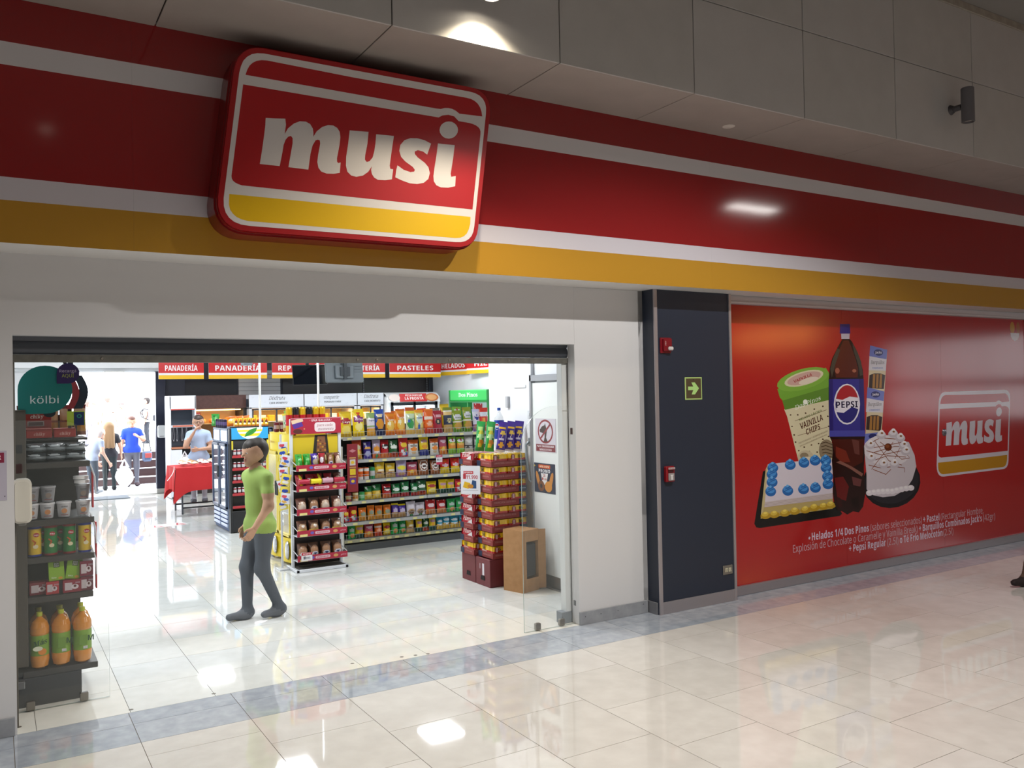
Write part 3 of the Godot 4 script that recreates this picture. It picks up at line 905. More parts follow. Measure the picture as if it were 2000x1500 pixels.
	p.oval(.784,1.451,.011,.000,.000,-.006,"4a3020")
	p.oval(.810,1.371,.012,-.001,.000,-.007,"4a3020")
	p.oval(.827,1.304,.012,-.001,.000,-.007,"4a3020")
	p.oval(.868,1.223,.011,-.001,-.001,-.007,"4a3020")
	p.oval(.943,1.252,.012,-.001,.000,-.007,"4a3020")
	p.oval(1.044,1.267,.012,.000,-.001,-.006,"4a3020")
	p.oval(1.145,1.276,.012,-.001,.000,-.007,"4a3020")
	p.oval(1.207,1.314,.013,-.001,.000,-.007,"4a3020")
	p.oval(1.256,1.237,.012,-.001,.000,-.007,"4a3020")
	p.oval(1.122,1.196,.012,-.001,.000,-.007,"4a3020")
	p.oval(1.294,1.433,.012,-.001,.000,-.007,"4a3020")
	p.oval(.921,1.446,.011,.000,-.001,-.006,"4a3020")
	p.oval(1.291,1.337,.012,.000,-.001,-.006,"4a3020")
	p.oval(1.012,1.208,.012,.000,-.001,-.006,"4a3020")
	p.oval(.960,1.158,.110,-.006,-.002,-.064,"c9bca0")
	p.oval(.941,1.172,.059,-.003,-.001,-.029,"8f8068")
	p.oval(.979,1.143,.056,-.003,.000,-.018,"ddd2ba")
	p.oval(1.255,1.209,.108,-.005,-.004,-.101,"8f7f68")
	p.stroke([1.175,1.274,1.247,1.285,1.34,1.256], 0.007, "4a3828")
	p.stroke([1.182,1.244,1.246,1.252,1.339,1.226], 0.007, "4a3828")
	p.stroke([1.19,1.214,1.245,1.22,1.337,1.196], 0.007, "4a3828")
	p.stroke([1.197,1.184,1.244,1.187,1.336,1.166], 0.007, "4a3828")
	p.stroke([1.204,1.154,1.243,1.154,1.335,1.136], 0.007, "4a3828")
	p.flat([0.388,1.061,0.431,1.071,0.434,0.897,1.372,0.703,1.462,0.586,1.43,0.568,0.331,0.559,0.286,0.57,0.264,0.604], "17161a")
	p.flat([0.451,1.121,0.61,1.125,1.283,1.126,1.34,1.102,1.329,0.796,0.403,0.783], "d8d0dc")
	p.flat([0.403,0.786,1.329,0.796,1.333,0.679,1.324,0.646,0.343,0.641,0.355,0.723], "b9a46a")
	p.flat([0.403,0.786,1.329,0.796,1.331,0.741,0.392,0.739], "cdbfc0")
	p.stroke([0.393,0.774,1.329,0.785], 0.003, "a89a94")
	p.stroke([0.393,0.762,1.328,0.772], 0.003, "a89a94")
	p.stroke([0.392,0.751,1.328,0.76], 0.003, "a89a94")
	p.stroke([0.392,0.739,1.328,0.748], 0.003, "a89a94")
	p.flat([0.422,1.078,0.453,1.121,0.403,0.783,0.352,0.647,0.344,0.66], "c9b98a")
	p.oval(.408,.661,.066,-.002,.003,-.029,"b8942e")
	p.oval(.401,.677,.044,.002,.005,-.021,"d8b848")
	p.oval(.405,.687,.024,.001,.003,-.011,"ecd468")
	p.oval(.523,.659,.067,-.001,.003,-.028,"b8942e")
	p.oval(.516,.676,.044,.002,.005,-.021,"d8b848")
	p.oval(.520,.686,.024,.001,.003,-.011,"ecd468")
	p.oval(.661,.660,.069,-.001,.003,-.029,"b8942e")
	p.oval(.654,.676,.045,.003,.005,-.021,"d8b848")
	p.oval(.658,.686,.024,.002,.003,-.010,"ecd468")
	p.oval(.796,.665,.070,-.001,.003,-.029,"b8942e")
	p.oval(.789,.682,.046,.002,.005,-.022,"d8b848")
	p.oval(.793,.692,.025,.001,.003,-.011,"ecd468")
	p.oval(.939,.666,.071,-.002,.003,-.030,"b8942e")
	p.oval(.932,.682,.046,.003,.005,-.021,"d8b848")
	p.oval(.936,.693,.025,.001,.003,-.011,"ecd468")
	p.oval(1.063,.675,.072,-.001,.003,-.030,"b8942e")
	p.oval(1.056,.692,.047,.002,.005,-.022,"d8b848")
	p.oval(1.060,.702,.026,.001,.003,-.011,"ecd468")
	p.oval(1.195,.675,.074,-.002,.003,-.030,"b8942e")
	p.oval(1.187,.691,.049,.003,.006,-.021,"d8b848")
	p.oval(1.192,.702,.026,.001,.003,-.011,"ecd468")
	p.oval(1.298,.679,.075,-.001,.004,-.030,"b8942e")
	p.oval(1.290,.696,.049,.003,.006,-.022,"d8b848")
	p.oval(1.295,.707,.026,.001,.003,-.011,"ecd468")
	p.oval(.515,1.085,.070,-.009,-.008,-.043,"2c68b0")
	p.oval(.511,1.101,.055,-.011,-.009,-.030,"4a92d8")
	p.oval(.521,1.116,.035,.003,.005,-.018,"3a7cc4")
	p.oval(.511,1.129,.018,-.001,-.001,-.011,"6aaee6")
	p.stroke([0.466,1.08,0.515,1.095,0.56,1.106], 0.006, "2458a0")
	p.stroke([0.482,1.103,0.519,1.113,0.542,1.122], 0.005, "2458a0")
	p.oval(.747,1.097,.073,-.009,-.008,-.044,"2c68b0")
	p.oval(.743,1.113,.057,-.011,-.010,-.030,"4a92d8")
	p.oval(.754,1.128,.036,.003,.004,-.018,"3a7cc4")
	p.oval(.742,1.142,.020,-.001,.000,-.012,"6aaee6")
	p.stroke([0.697,1.092,0.747,1.108,0.794,1.118], 0.006, "2458a0")
	p.stroke([0.713,1.115,0.752,1.126,0.775,1.135], 0.005, "2458a0")
	p.oval(.934,1.106,.075,-.010,-.008,-.045,"2c68b0")
	p.oval(.931,1.122,.058,-.011,-.010,-.031,"4a92d8")
	p.oval(.942,1.137,.037,.003,.004,-.018,"3a7cc4")
	p.oval(.930,1.151,.020,-.001,.000,-.012,"6aaee6")
	p.stroke([0.883,1.101,0.935,1.116,0.983,1.127], 0.006, "2458a0")
	p.stroke([0.9,1.124,0.939,1.135,0.964,1.144], 0.005, "2458a0")
	p.oval(1.089,1.117,.076,-.010,-.009,-.045,"2c68b0")
	p.oval(1.085,1.133,.059,-.011,-.010,-.031,"4a92d8")
	p.oval(1.096,1.149,.038,.003,.005,-.019,"3a7cc4")
	p.oval(1.084,1.163,.020,-.001,.000,-.012,"6aaee6")
	p.stroke([1.036,1.112,1.089,1.128,1.138,1.138], 0.006, "2458a0")
	p.stroke([1.053,1.135,1.094,1.146,1.118,1.156], 0.005, "2458a0")
	p.oval(1.241,1.108,.078,-.009,-.008,-.045,"2c68b0")
	p.oval(1.238,1.125,.060,-.012,-.011,-.032,"4a92d8")
	p.oval(1.248,1.140,.039,.003,.006,-.019,"3a7cc4")
	p.oval(1.237,1.155,.020,-.001,-.001,-.013,"6aaee6")
	p.stroke([1.188,1.103,1.242,1.119,1.291,1.13], 0.006, "2458a0")
	p.stroke([1.205,1.127,1.246,1.138,1.271,1.147], 0.005, "2458a0")
	p.oval(.503,1.027,.071,-.009,-.007,-.043,"2c68b0")
	p.oval(.500,1.043,.055,-.011,-.010,-.030,"4a92d8")
	p.oval(.510,1.058,.035,.003,.005,-.018,"3a7cc4")
	p.oval(.499,1.072,.019,-.001,.000,-.012,"6aaee6")
	p.stroke([0.455,1.023,0.504,1.038,0.549,1.048], 0.006, "2458a0")
	p.stroke([0.47,1.045,0.508,1.056,0.531,1.065], 0.005, "2458a0")
	p.oval(.501,.956,.071,-.010,-.008,-.043,"2c68b0")
	p.oval(.498,.972,.055,-.011,-.010,-.030,"4a92d8")
	p.oval(.508,.987,.035,.003,.004,-.018,"3a7cc4")
	p.oval(.497,1.001,.019,-.002,.000,-.012,"6aaee6")
	p.stroke([0.453,0.952,0.501,0.967,0.547,0.977], 0.006, "2458a0")
	p.stroke([0.468,0.974,0.506,0.985,0.528,0.993], 0.005, "2458a0")
	p.oval(.480,.874,.070,-.010,-.008,-.043,"2c68b0")
	p.oval(.477,.890,.054,-.012,-.010,-.030,"4a92d8")
	p.oval(.486,.904,.035,.003,.005,-.018,"3a7cc4")
	p.oval(.476,.918,.018,-.001,-.001,-.011,"6aaee6")
	p.stroke([0.431,0.87,0.48,0.884,0.525,0.894], 0.006, "2458a0")
	p.stroke([0.447,0.892,0.484,0.902,0.507,0.911], 0.005, "2458a0")
	p.oval(1.243,1.040,.078,-.010,-.009,-.045,"2c68b0")
	p.oval(1.239,1.057,.061,-.012,-.011,-.032,"4a92d8")
	p.oval(1.250,1.072,.039,.003,.005,-.019,"3a7cc4")
	p.oval(1.238,1.087,.021,-.002,.000,-.013,"6aaee6")
	p.stroke([1.189,1.035,1.243,1.051,1.293,1.062], 0.006, "2458a0")
	p.stroke([1.207,1.059,1.248,1.07,1.273,1.079], 0.005, "2458a0")
	p.oval(1.261,.957,.078,-.010,-.009,-.045,"2c68b0")
	p.oval(1.257,.974,.060,-.012,-.011,-.031,"4a92d8")
	p.oval(1.268,.990,.038,.002,.005,-.019,"3a7cc4")
	p.oval(1.256,1.004,.021,-.001,.000,-.012,"6aaee6")
	p.stroke([1.207,0.953,1.261,0.968,1.311,0.979], 0.006, "2458a0")
	p.stroke([1.224,0.976,1.266,0.987,1.291,0.996], 0.005, "2458a0")
	p.oval(1.264,.882,.078,-.011,-.009,-.045,"2c68b0")
	p.oval(1.260,.899,.061,-.013,-.010,-.031,"4a92d8")
	p.oval(1.271,.914,.039,.003,.005,-.019,"3a7cc4")
	p.oval(1.259,.929,.021,-.002,.000,-.012,"6aaee6")
	p.stroke([1.21,0.878,1.264,0.893,1.314,0.903], 0.006, "2458a0")
	p.stroke([1.228,0.901,1.269,0.912,1.294,0.921], 0.005, "2458a0")
	p.oval(.706,.863,.073,-.010,-.008,-.044,"2c68b0")
	p.oval(.703,.879,.056,-.012,-.010,-.030,"4a92d8")
	p.oval(.713,.894,.036,.003,.005,-.018,"3a7cc4")
	p.oval(.702,.908,.019,-.001,-.001,-.012,"6aaee6")
	p.stroke([0.656,0.859,0.706,0.874,0.753,0.883], 0.006, "2458a0")
	p.stroke([0.672,0.881,0.711,0.892,0.734,0.901], 0.005, "2458a0")
	p.oval(.920,.860,.075,-.010,-.008,-.044,"2c68b0")
	p.oval(.917,.877,.058,-.013,-.011,-.031,"4a92d8")
	p.oval(.927,.892,.037,.002,.005,-.019,"3a7cc4")
	p.oval(.916,.906,.019,-.002,-.001,-.012,"6aaee6")
	p.stroke([0.869,0.856,0.92,0.871,0.968,0.881], 0.006, "2458a0")
	p.stroke([0.885,0.879,0.925,0.889,0.949,0.898], 0.005, "2458a0")
	p.oval(1.086,.861,.076,-.010,-.009,-.044,"2c68b0")
	p.oval(1.082,.878,.059,-.013,-.010,-.031,"4a92d8")
	p.oval(1.093,.893,.038,.003,.005,-.019,"3a7cc4")
	p.oval(1.081,.907,.020,-.001,.000,-.012,"6aaee6")
	p.stroke([1.033,0.857,1.086,0.872,1.135,0.882], 0.006, "2458a0")
	p.stroke([1.05,0.88,1.091,0.891,1.115,0.9], 0.005, "2458a0")
	p.oval(2.250,.833,.462,.041,.093,-.257,"141318")
	p.oval(2.251,.850,.433,.039,.083,-.231,"26252b")
	p.flat([1.825,1.131,1.844,0.932,1.839,0.792,1.937,0.727,2.094,0.694,2.28,0.693,2.471,0.744,2.584,0.839,2.655,0.968,2.63,1.088,2.539,1.225,2.302,1.265,1.935,1.267], "cfc6cf")
	p.oval(2.181,1.155,.375,-.047,-.036,-.155,"e2dbe2")
	p.oval(1.882,.753,.053,-.004,-.001,-.028,"e8e2ea")
	p.oval(1.875,.763,.027,-.002,.000,-.013,"f6f2f6")
	p.oval(1.953,.754,.055,-.004,-.001,-.028,"e8e2ea")
	p.oval(1.947,.765,.027,-.003,.000,-.013,"f6f2f6")
	p.oval(2.026,.754,.054,-.004,-.001,-.029,"e8e2ea")
	p.oval(2.019,.764,.028,-.002,.000,-.013,"f6f2f6")
	p.oval(2.099,.752,.055,-.005,-.001,-.029,"e8e2ea")
	p.oval(2.092,.762,.028,-.002,.000,-.013,"f6f2f6")
	p.oval(2.172,.748,.056,-.005,-.001,-.029,"e8e2ea")
	p.oval(2.166,.758,.028,-.002,-.001,-.013,"f6f2f6")
	p.oval(2.246,.742,.057,-.004,-.001,-.029,"e8e2ea")
	p.oval(2.240,.753,.028,-.002,-.001,-.013,"f6f2f6")
	p.oval(2.322,.748,.056,-.005,-.001,-.029,"e8e2ea")
	p.oval(2.315,.758,.028,-.002,.000,-.013,"f6f2f6")
	p.oval(2.398,.752,.057,-.005,-.002,-.030,"e8e2ea")
	p.oval(2.391,.762,.028,-.002,-.001,-.013,"f6f2f6")
	p.oval(2.474,.754,.058,-.004,-.001,-.029,"e8e2ea")
	p.oval(2.467,.765,.029,-.003,.000,-.014,"f6f2f6")
	p.oval(2.551,.754,.058,-.004,-.001,-.029,"e8e2ea")
	p.oval(2.544,.765,.029,-.002,.000,-.013,"f6f2f6")
	p.stroke([1.9,1.241,2.072,1.29,2.373,1.262,2.49,1.213], 0.007, "8a4a28")
	p.stroke([1.955,1.195,2.443,1.23], 0.007, "8a4a28")
	p.stroke([1.853,1.172,2.088,1.117,2.416,1.143,2.533,1.078], 0.007, "8a4a28")
	p.stroke([1.908,1.141,2.299,1.193,2.513,1.182], 0.007, "8a4a28")
	p.stroke([1.95,1.068,2.179,1.105,2.485,1.074], 0.007, "8a4a28")
	p.stroke([1.881,1.029,2.06,0.99,2.291,0.99,2.456,0.965,2.455,0.921], 0.007, "8a4a28")
	p.stroke([1.946,0.982,2.149,0.919,2.232,0.965], 0.007, "8a4a28")
	p.stroke([2.07,1.247,2.251,1.152,2.412,1.056,2.544,1.063], 0.007, "8a4a28")
	p.stroke([1.98,1.265,2.201,1.053,2.41,0.997], 0.007, "8a4a28")
	p.stroke([2.278,1.237,2.064,1.09,1.924,0.984], 0.007, "8a4a28")
	p.stroke([2.327,1.293,2.394,1.188,2.294,1.062], 0.007, "8a4a28")
	p.oval(2.091,1.313,.078,-.003,-.002,-.037,"cbc2cc")
	p.oval(2.092,1.331,.059,-.003,-.002,-.029,"e6e0e8")
	p.oval(2.097,1.351,.032,-.002,-.001,-.018,"f6f2f6")
	p.oval(2.101,1.336,.021,-.001,.000,-.010,"8a5a34")
	p.oval(2.281,1.320,.080,-.003,-.001,-.038,"cbc2cc")
	p.oval(2.282,1.337,.061,-.002,-.001,-.029,"e6e0e8")
	p.oval(2.287,1.358,.033,-.002,-.001,-.018,"f6f2f6")
	p.oval(2.291,1.343,.021,-.001,.000,-.010,"8a5a34")
	p.oval(2.397,1.271,.081,-.003,-.002,-.038,"cbc2cc")
	p.oval(2.398,1.289,.062,-.003,-.001,-.029,"e6e0e8")
	p.oval(2.403,1.309,.034,-.001,.000,-.017,"f6f2f6")
	p.oval(2.407,1.294,.022,-.001,.000,-.010,"8a5a34")
	p.oval(1.911,1.222,.076,-.004,-.002,-.037,"cbc2cc")
	p.oval(1.911,1.239,.059,-.003,-.001,-.029,"e6e0e8")
	p.oval(1.917,1.258,.031,-.001,-.001,-.017,"f6f2f6")
	p.oval(1.921,1.244,.020,-.001,-.001,-.010,"8a5a34")
	p.oval(2.453,1.188,.082,-.004,-.001,-.038,"cbc2cc")
	p.oval(2.454,1.206,.062,-.003,-.001,-.029,"e6e0e8")
	p.oval(2.460,1.226,.033,-.001,-.001,-.017,"f6f2f6")
	p.oval(2.464,1.211,.021,-.001,-.001,-.010,"8a5a34")
	p.oval(1.917,1.094,.076,-.005,-.001,-.037,"cbc2cc")
	p.oval(1.918,1.111,.058,-.004,-.001,-.029,"e6e0e8")
	p.oval(1.923,1.130,.031,-.002,-.001,-.017,"f6f2f6")
	p.oval(1.927,1.116,.020,-.001,.000,-.010,"8a5a34")
	p.oval(2.111,1.018,.079,-.005,-.001,-.037,"cbc2cc")
	p.oval(2.112,1.035,.060,-.003,-.001,-.028,"e6e0e8")
	p.oval(2.118,1.055,.032,-.002,-.001,-.017,"f6f2f6")
	p.oval(2.122,1.040,.020,-.001,-.001,-.010,"8a5a34")
	p.oval(2.288,1.010,.079,-.004,-.002,-.037,"cbc2cc")
	p.oval(2.288,1.028,.061,-.004,-.001,-.029,"e6e0e8")
	p.oval(2.294,1.048,.033,-.002,-.001,-.018,"f6f2f6")
	p.oval(2.298,1.033,.021,-.001,-.001,-.010,"8a5a34")
	p.oval(2.487,1.128,.082,-.004,-.002,-.038,"cbc2cc")
	p.oval(2.487,1.145,.063,-.003,-.001,-.029,"e6e0e8")
	p.oval(2.493,1.166,.034,-.002,-.001,-.018,"f6f2f6")
	p.oval(2.497,1.151,.022,-.001,.000,-.010,"8a5a34")
	p.oval(2.194,1.191,.061,-.003,-.001,-.038,"6a3018")
	p.oval(2.183,1.201,.033,-.001,.000,-.017,"8a4a2a")
	p.flat([1.524,2.271,1.446,2.18,1.369,2.083,1.331,1.993,1.312,1.884,1.302,1.651,1.303,1.337,1.34,1.278,1.343,1.184,1.328,1.103,1.333,1.021,1.346,0.924,1.33,0.802,1.351,0.691,1.39,0.626,1.463,0.61,1.536,0.572,1.623,0.596,1.709,0.577,1.777,0.628,1.815,0.751,1.808,0.864,1.802,1.006,1.82,1.131,1.814,1.245,1.832,1.314,1.835,1.639,1.831,1.88,1.823,1.965,1.792,2.064,1.736,2.162,1.663,2.252,1.631,2.273], "2a1210")
	p.flat([1.538,2.257,1.471,2.166,1.421,2.062,1.397,1.979,1.415,1.897,1.737,1.895,1.751,1.979,1.711,2.091,1.65,2.203,1.616,2.259], "5a2418")
	p.flat([1.446,2.18,1.375,2.076,1.334,1.98,1.356,1.897,1.409,2.021,1.488,2.166], "4a4438")
	p.flat([1.673,2.231,1.746,2.148,1.8,2.05,1.822,1.922,1.777,1.908,1.753,2.021,1.692,2.148], "4a4438")
	p.oval(1.439,1.963,.033,.000,-.001,-.028,"a8604a")
	p.oval(1.691,1.962,.031,.000,.000,-.017,"b06a50")
	p.flat([1.331,1.308,1.813,1.287,1.798,1.175,1.783,1.063,1.574,1.006,1.387,1.127], "4a1a14")
	p.flat([1.391,1.237,1.538,1.188,1.598,1.074,1.47,1.081,1.388,1.141], "7a2c1e")
	p.flat([1.628,1.295,1.736,1.276,1.741,1.136,1.666,1.154], "6a3a34")
	p.flat([1.386,1.086,1.574,1.02,1.766,0.923,1.789,0.95,1.618,1.031,1.449,1.096], "8a5a50")
	p.flat([1.359,0.937,1.486,0.942,1.568,0.84,1.52,0.705,1.394,0.743], "6a1c16")
	p.flat([1.614,0.934,1.765,0.895,1.741,0.827,1.633,0.849], "6a3a38")
	p.flat([1.374,0.758,1.436,0.739,1.475,0.64,1.402,0.66], "3a1410")
	p.flat([1.585,0.727,1.715,0.731,1.711,0.619,1.635,0.626], "1a0c0c")
	p.flat([1.31,1.884,1.833,1.883,1.834,1.314,1.301,1.334], "3a348f")
	p.flat([1.31,1.884,1.368,1.883,1.357,1.332,1.301,1.334], "2c2670")
	p.flat([1.758,1.883,1.833,1.883,1.834,1.314,1.764,1.317], "2f2a78")
	p.flat([1.303,1.391,1.834,1.374,1.834,1.314,1.301,1.334], "4a4aa8")
	p.oval(1.571,1.638,.196,-.004,-.007,-.198,"e9e4ee")
	p.oval(1.571,1.638,.174,-.004,-.006,-.183,"2e2a7a")
	p.flat([1.41,1.692,1.421,1.719,1.435,1.745,1.453,1.767,1.474,1.786,1.498,1.802,1.523,1.813,1.55,1.82,1.578,1.822,1.606,1.819,1.632,1.812,1.658,1.8,1.681,1.784,1.701,1.763,1.718,1.74,1.731,1.714,1.74,1.686,1.643,1.707,1.513,1.681], "b02a30")
	p.flat([1.408,1.693,1.502,1.681,1.611,1.711,1.743,1.698,1.743,1.585,1.639,1.609,1.519,1.556,1.407,1.566], "e9e4ee")
	p.text("PEPSI", 1.57, 1.604, 0.061, "17143c", 0.5, 0.324, "b", 0, 0)
	p.flat([1.497,2.415,1.643,2.419,1.648,2.326,1.49,2.323], "2a2a8c")
	p.stroke([1.506,2.407,1.503,2.332], 0.004, "20206a")
	p.stroke([1.531,2.407,1.528,2.332], 0.004, "20206a")
	p.stroke([1.557,2.408,1.554,2.333], 0.004, "20206a")
	p.stroke([1.583,2.409,1.58,2.333], 0.004, "20206a")
	p.stroke([1.608,2.409,1.606,2.334], 0.004, "20206a")
	p.stroke([1.634,2.41,1.631,2.334], 0.004, "20206a")
	p.flat([1.507,2.322,1.635,2.325,1.629,2.273,1.509,2.271], "c9c2d2")

func build_shop() -> void:
	var white := M("e4e6e8", 0.55)
	var dark := M("2b2f3c", 0.5)
	# floor
	var fl := struct("floor")
	obj("joint_bed", MB.new().box(V(4.2, -0.053, -6.3), V(9.4, 0.1, 12.6)), M("77756f", 0.8), fl)
	var cer := []
	for k in 3:
		var m := grainy(["dcdcd8", "e0dfd8", "d9dbd8"][k], ["e6e6e2", "e8e6df", "e3e5e3"][k], 0.6, 0.035, 70 + k)
		m.metallic_specular = 0.6
		cer.append(m)
	for i in range(-2, 10):
		var x0 := 0.657 + 0.4755 * i
		for j in range(0, 25):
			var z1 := -0.47 - 0.49 * (j - 1) if j > 0 else 0.0
			var z0 := -0.47 - 0.49 * j
			tile(fl, x0, x0 + 0.4755, z0, z1, cer[rng.randi() % 3], 0.003)
	obj("floor_slab", MB.new().box(V(7.15, -0.006, -6.3), V(3.48, 0.012, 12.6)), cer[0], fl)
	# walls and ceiling
	struct("ceiling", MB.new().box(V(4.2, 2.96, -6.35), V(9.6, 0.12, 12.5)), M("e2e4e6", 0.7))
	struct("wall_left", MB.new().box(V(-0.4, 1.45, -6.3), V(0.2, 2.9, 12.4)), white)
	var wr := struct("wall_right", MB.new().box(V(6.6, 1.45, -1.225), V(4.4, 2.9, 2.15), 0.004), M("e8eaee", 0.5))
	struct("wall_right", MB.new().box(V(8.82, 1.45, -7.4), V(0.2, 2.9, 10.2)), M("e6e8ec", 0.5))
	struct("wall_front", MB.new().box(V(-0.2, 1.45, -0.22), V(0.55, 2.9, 0.04)), white)
	var wb := struct("wall_back", MB.new().box(V(5.75, 1.45, -12.5), V(6.1, 2.9, 0.1)), dark)
	obj("pier", MB.new().box(V(2.78, 1.2, -12.42), V(0.18, 2.4, 0.12), 0.003), M("23273a", 0.35), wb)
	obj("pier_skirting", MB.new().box(V(2.78, 0.045, -12.40), V(0.19, 0.09, 0.13), 0.003), M("b4b2ae", 0.5), wb)
	for k in 7:
		obj("wall_slat", MB.new().box(V(4.72, 1.84 + k * 0.085, -12.44), V(0.86, 0.08, 0.02), 0.004), M("c3c5c9", 0.5), wb)
	obj("dark_panel", MB.new().box(V(3.75, 2.02, -12.44), V(1.0, 0.36, 0.02)), M("20222a", 0.25), wb)
	obj("dark_panel", MB.new().box(V(6.9, 2.02, -12.44), V(3.4, 0.36, 0.02)), M("241e20", 0.25), wb)
	for x in [7.0, 8.55]:
		var up := obj("slotted_upright", MB.new().box(V(x, 2.1, -12.425), V(0.035, 0.6, 0.02), 0.002), M("3a3a3e", 0.5, 0.4), wb)
		var sl := ink()
		for k in 14:
			sl.rect(x - 0.006, 1.83 + k * 0.04, x + 0.006, 1.845 + k * 0.04, "b9bcc2")
		print_on(up, "slots", sl, V(0, 0, -12.4145))
	struct("wall_back", MB.new().box(V(0.4, 1.45, -12.5), V(1.4, 2.9, 0.1)), white)
	struct("wall_back", MB.new().box(V(1.9, 2.65, -12.5), V(1.8, 0.58, 0.1)), M("e6e8ea", 0.5))
	struct("trim_6", MB.new().box(V(1.6, 2.5, -12.3), V(2.6, 0.13, 0.3), 0.004), M("eef0f2", 0.5))
	struct("trim_7", MB.new().box(V(1.6, 2.405, -12.38), V(2.6, 0.06, 0.2), 0.004), M("c9cccf", 0.5))
	# side door in the right wall
	var d1 := struct("door_1", MB.new().box(V(4.385, 0.97, -1.12), V(0.03, 1.86, 0.6), 0.003), M("e9ecea", 0.35))
	var am := M("a9abb0", 0.3, 0.6)
	obj("frame_post", MB.new().box(V(4.38, 0.99, -1.435), V(0.05, 1.98, 0.035), 0.003), am, d1)
	obj("frame_head", MB.new().box(V(4.38, 1.945, -1.06), V(0.05, 0.06, 0.78), 0.003), am, d1)
	obj("transom_post", MB.new().box(V(4.385, 2.4, -1.435), V(0.03, 0.9, 0.02), 0.002), am, d1)
	obj("kick_plate", MB.new().box(V(4.372, 0.07, -1.12), V(0.01, 0.1, 0.6), 0.002), M("8c9094", 0.3, 0.7), d1)
	obj("threshold", MB.new().box(V(4.37, 0.006, -1.12), V(0.05, 0.012, 0.6), 0.002), M("8a8c8e", 0.4, 0.5), d1)
	var t := thing("door_pull_bar", "grey metal pull bar beside the white side door", "handle", V(4.398, 0.95, -1.485))
	obj("bar", MB.new().tube([V(-0.02, 0.39, -0.02), V(-0.055, 0.36, -0.02), V(-0.06, 0.2, 0.0), V(-0.055, 0.03, 0.03), V(-0.02, 0.0, 0.04)], 0.013, 10), M("8f979c", 0.35, 0.6), t)
	obj("mount", MB.new().box(V(-0.008, 0.385, -0.015), V(0.02, 0.08, 0.05), 0.004), M("9aa2a4", 0.4, 0.5), t)
	obj("mount", MB.new().box(V(-0.008, 0.0, 0.045), V(0.02, 0.06, 0.05), 0.004), M("9aa2a4", 0.4, 0.5), t)
	t = thing("no_pets_sign", "white notice with a crossed-out dog and a maroon band on the side door", "sign", V(4.368, 1.41, -1.2), -PI / 2)
	obj("plate", MB.new().box(V(0, 0, 0), V(0.34, 0.31, 0.003)), M("cfc9d2", 0.5), t)
	var p := ink()
	p.ell(0, 0.035, 0.128, 0.112, "8a2a34").ell(0, 0.035, 0.108, 0.094, "cfc9d2")
	p.ell(-0.03, 0.055, 0.05, 0.034, "3a2a2a", 0.3).ell(-0.065, 0.045, 0.03, 0.02, "3a2a2a", 0.2).flat([-0.02, 0.08, 0.0, 0.115, 0.015, 0.07], "3a2a2a")
	p.flat([-0.01, 0.035, 0.03, 0.05, 0.012, -0.02, 0.04, -0.06, -0.03, -0.06, -0.012, -0.02], "3a2a2a").flat([0.03, 0.05, 0.085, -0.03, 0.05, 0.02], "3a2a2a")
	p.stroke([-0.085, -0.035, 0.085, 0.105], 0.02, "8a2a34")
	p.rect(-0.16, -0.15, 0.16, -0.085, "7c2630").text("NO INGRESAR", 0, -0.112, 0.018, "e6dce0", 0.5, 0.28).text("MASCOTAS", 0, -0.142, 0.018, "e6dce0", 0.5, 0.2)
	print_on(t, "notice_print", p, V(0, 0, 0.002))
	t = thing("promo_poster", "dark blue promo poster of hot dog and snacks on the side door", "poster", V(4.368, 1.01, -1.23), -PI / 2)
	obj("sheet", MB.new().box(V(0, 0, 0), V(0.35, 0.275, 0.002)), M("1d2a44", 0.4), t)
	p = ink()
	p.rrect(-0.1, 0.09, 0.1, 0.125, 0.012, "c8501c").text("4PM A 6PM", 0, 0.098, 0.018, "f0e0c0", 0.5, 0.16)
	p.text("PROMO", 0, 0.052, 0.03, "eef0f4", 0.5, 0.19).flat([-0.06, 0.045, 0.06, 0.045, 0.03, -0.06, -0.03, -0.06], "e6e2e0")
	p.text("2X", 0, 0.012, 0.024, "b02a24", 0.5).text("₡1.000", 0, -0.018, 0.018, "b02a24", 0.5, 0.08)
	p.ell(-0.11, -0.01, 0.024, 0.075, "c8843a", 0.35).ell(0.11, -0.02, 0.026, 0.085, "c8843a", -0.35).ell(-0.055, -0.075, 0.055, 0.05, "7a4a30").ell(0.065, -0.075, 0.06, 0.05, "d08a34").ell(-0.055, -0.075, 0.02, 0.02, "2a2a30")
	p.flat([-0.17, 0.12, -0.15, 0.11, -0.17, 0.1], "e0c02a")
	print_on(t, "promo_print", p, V(0, 0, 0.0014))
	t = thing("wall_sensor", "small grey box mounted high on the white side wall", "sensor", V(4.4, 1.72, -1.9))
	obj("case", MB.new().box(V(-0.015, 0, 0), V(0.03, 0.115, 0.045), 0.004), M("b4b6ba", 0.4), t)
	t = thing("wall_bracket", "thin white bracket on the side wall left of the door", "bracket", V(4.4, 1.872, -1.68))
	obj("rail", MB.new().box(V(-0.006, 0, 0), V(0.012, 0.03, 0.22), 0.004), M("e9ebee", 0.4), t)
	t = thing("light_switch", "pale switch plate beside the side door frame", "switch", V(4.4, 1.6, -1.52))
	obj("plate", MB.new().box(V(-0.004, 0, 0), V(0.008, 0.075, 0.05), 0.002), M("d2d6da", 0.4), t)
	obj("rocker", MB.new().box(V(-0.01, 0, 0), V(0.006, 0.03, 0.02), 0.002), M("dfe2e4", 0.4), t)
	# stairs outside the far door
	var st := thing("entrance_stairs", "dark brown steps with white edges beyond the far doorway", "stairs", V(0, 0, 0))
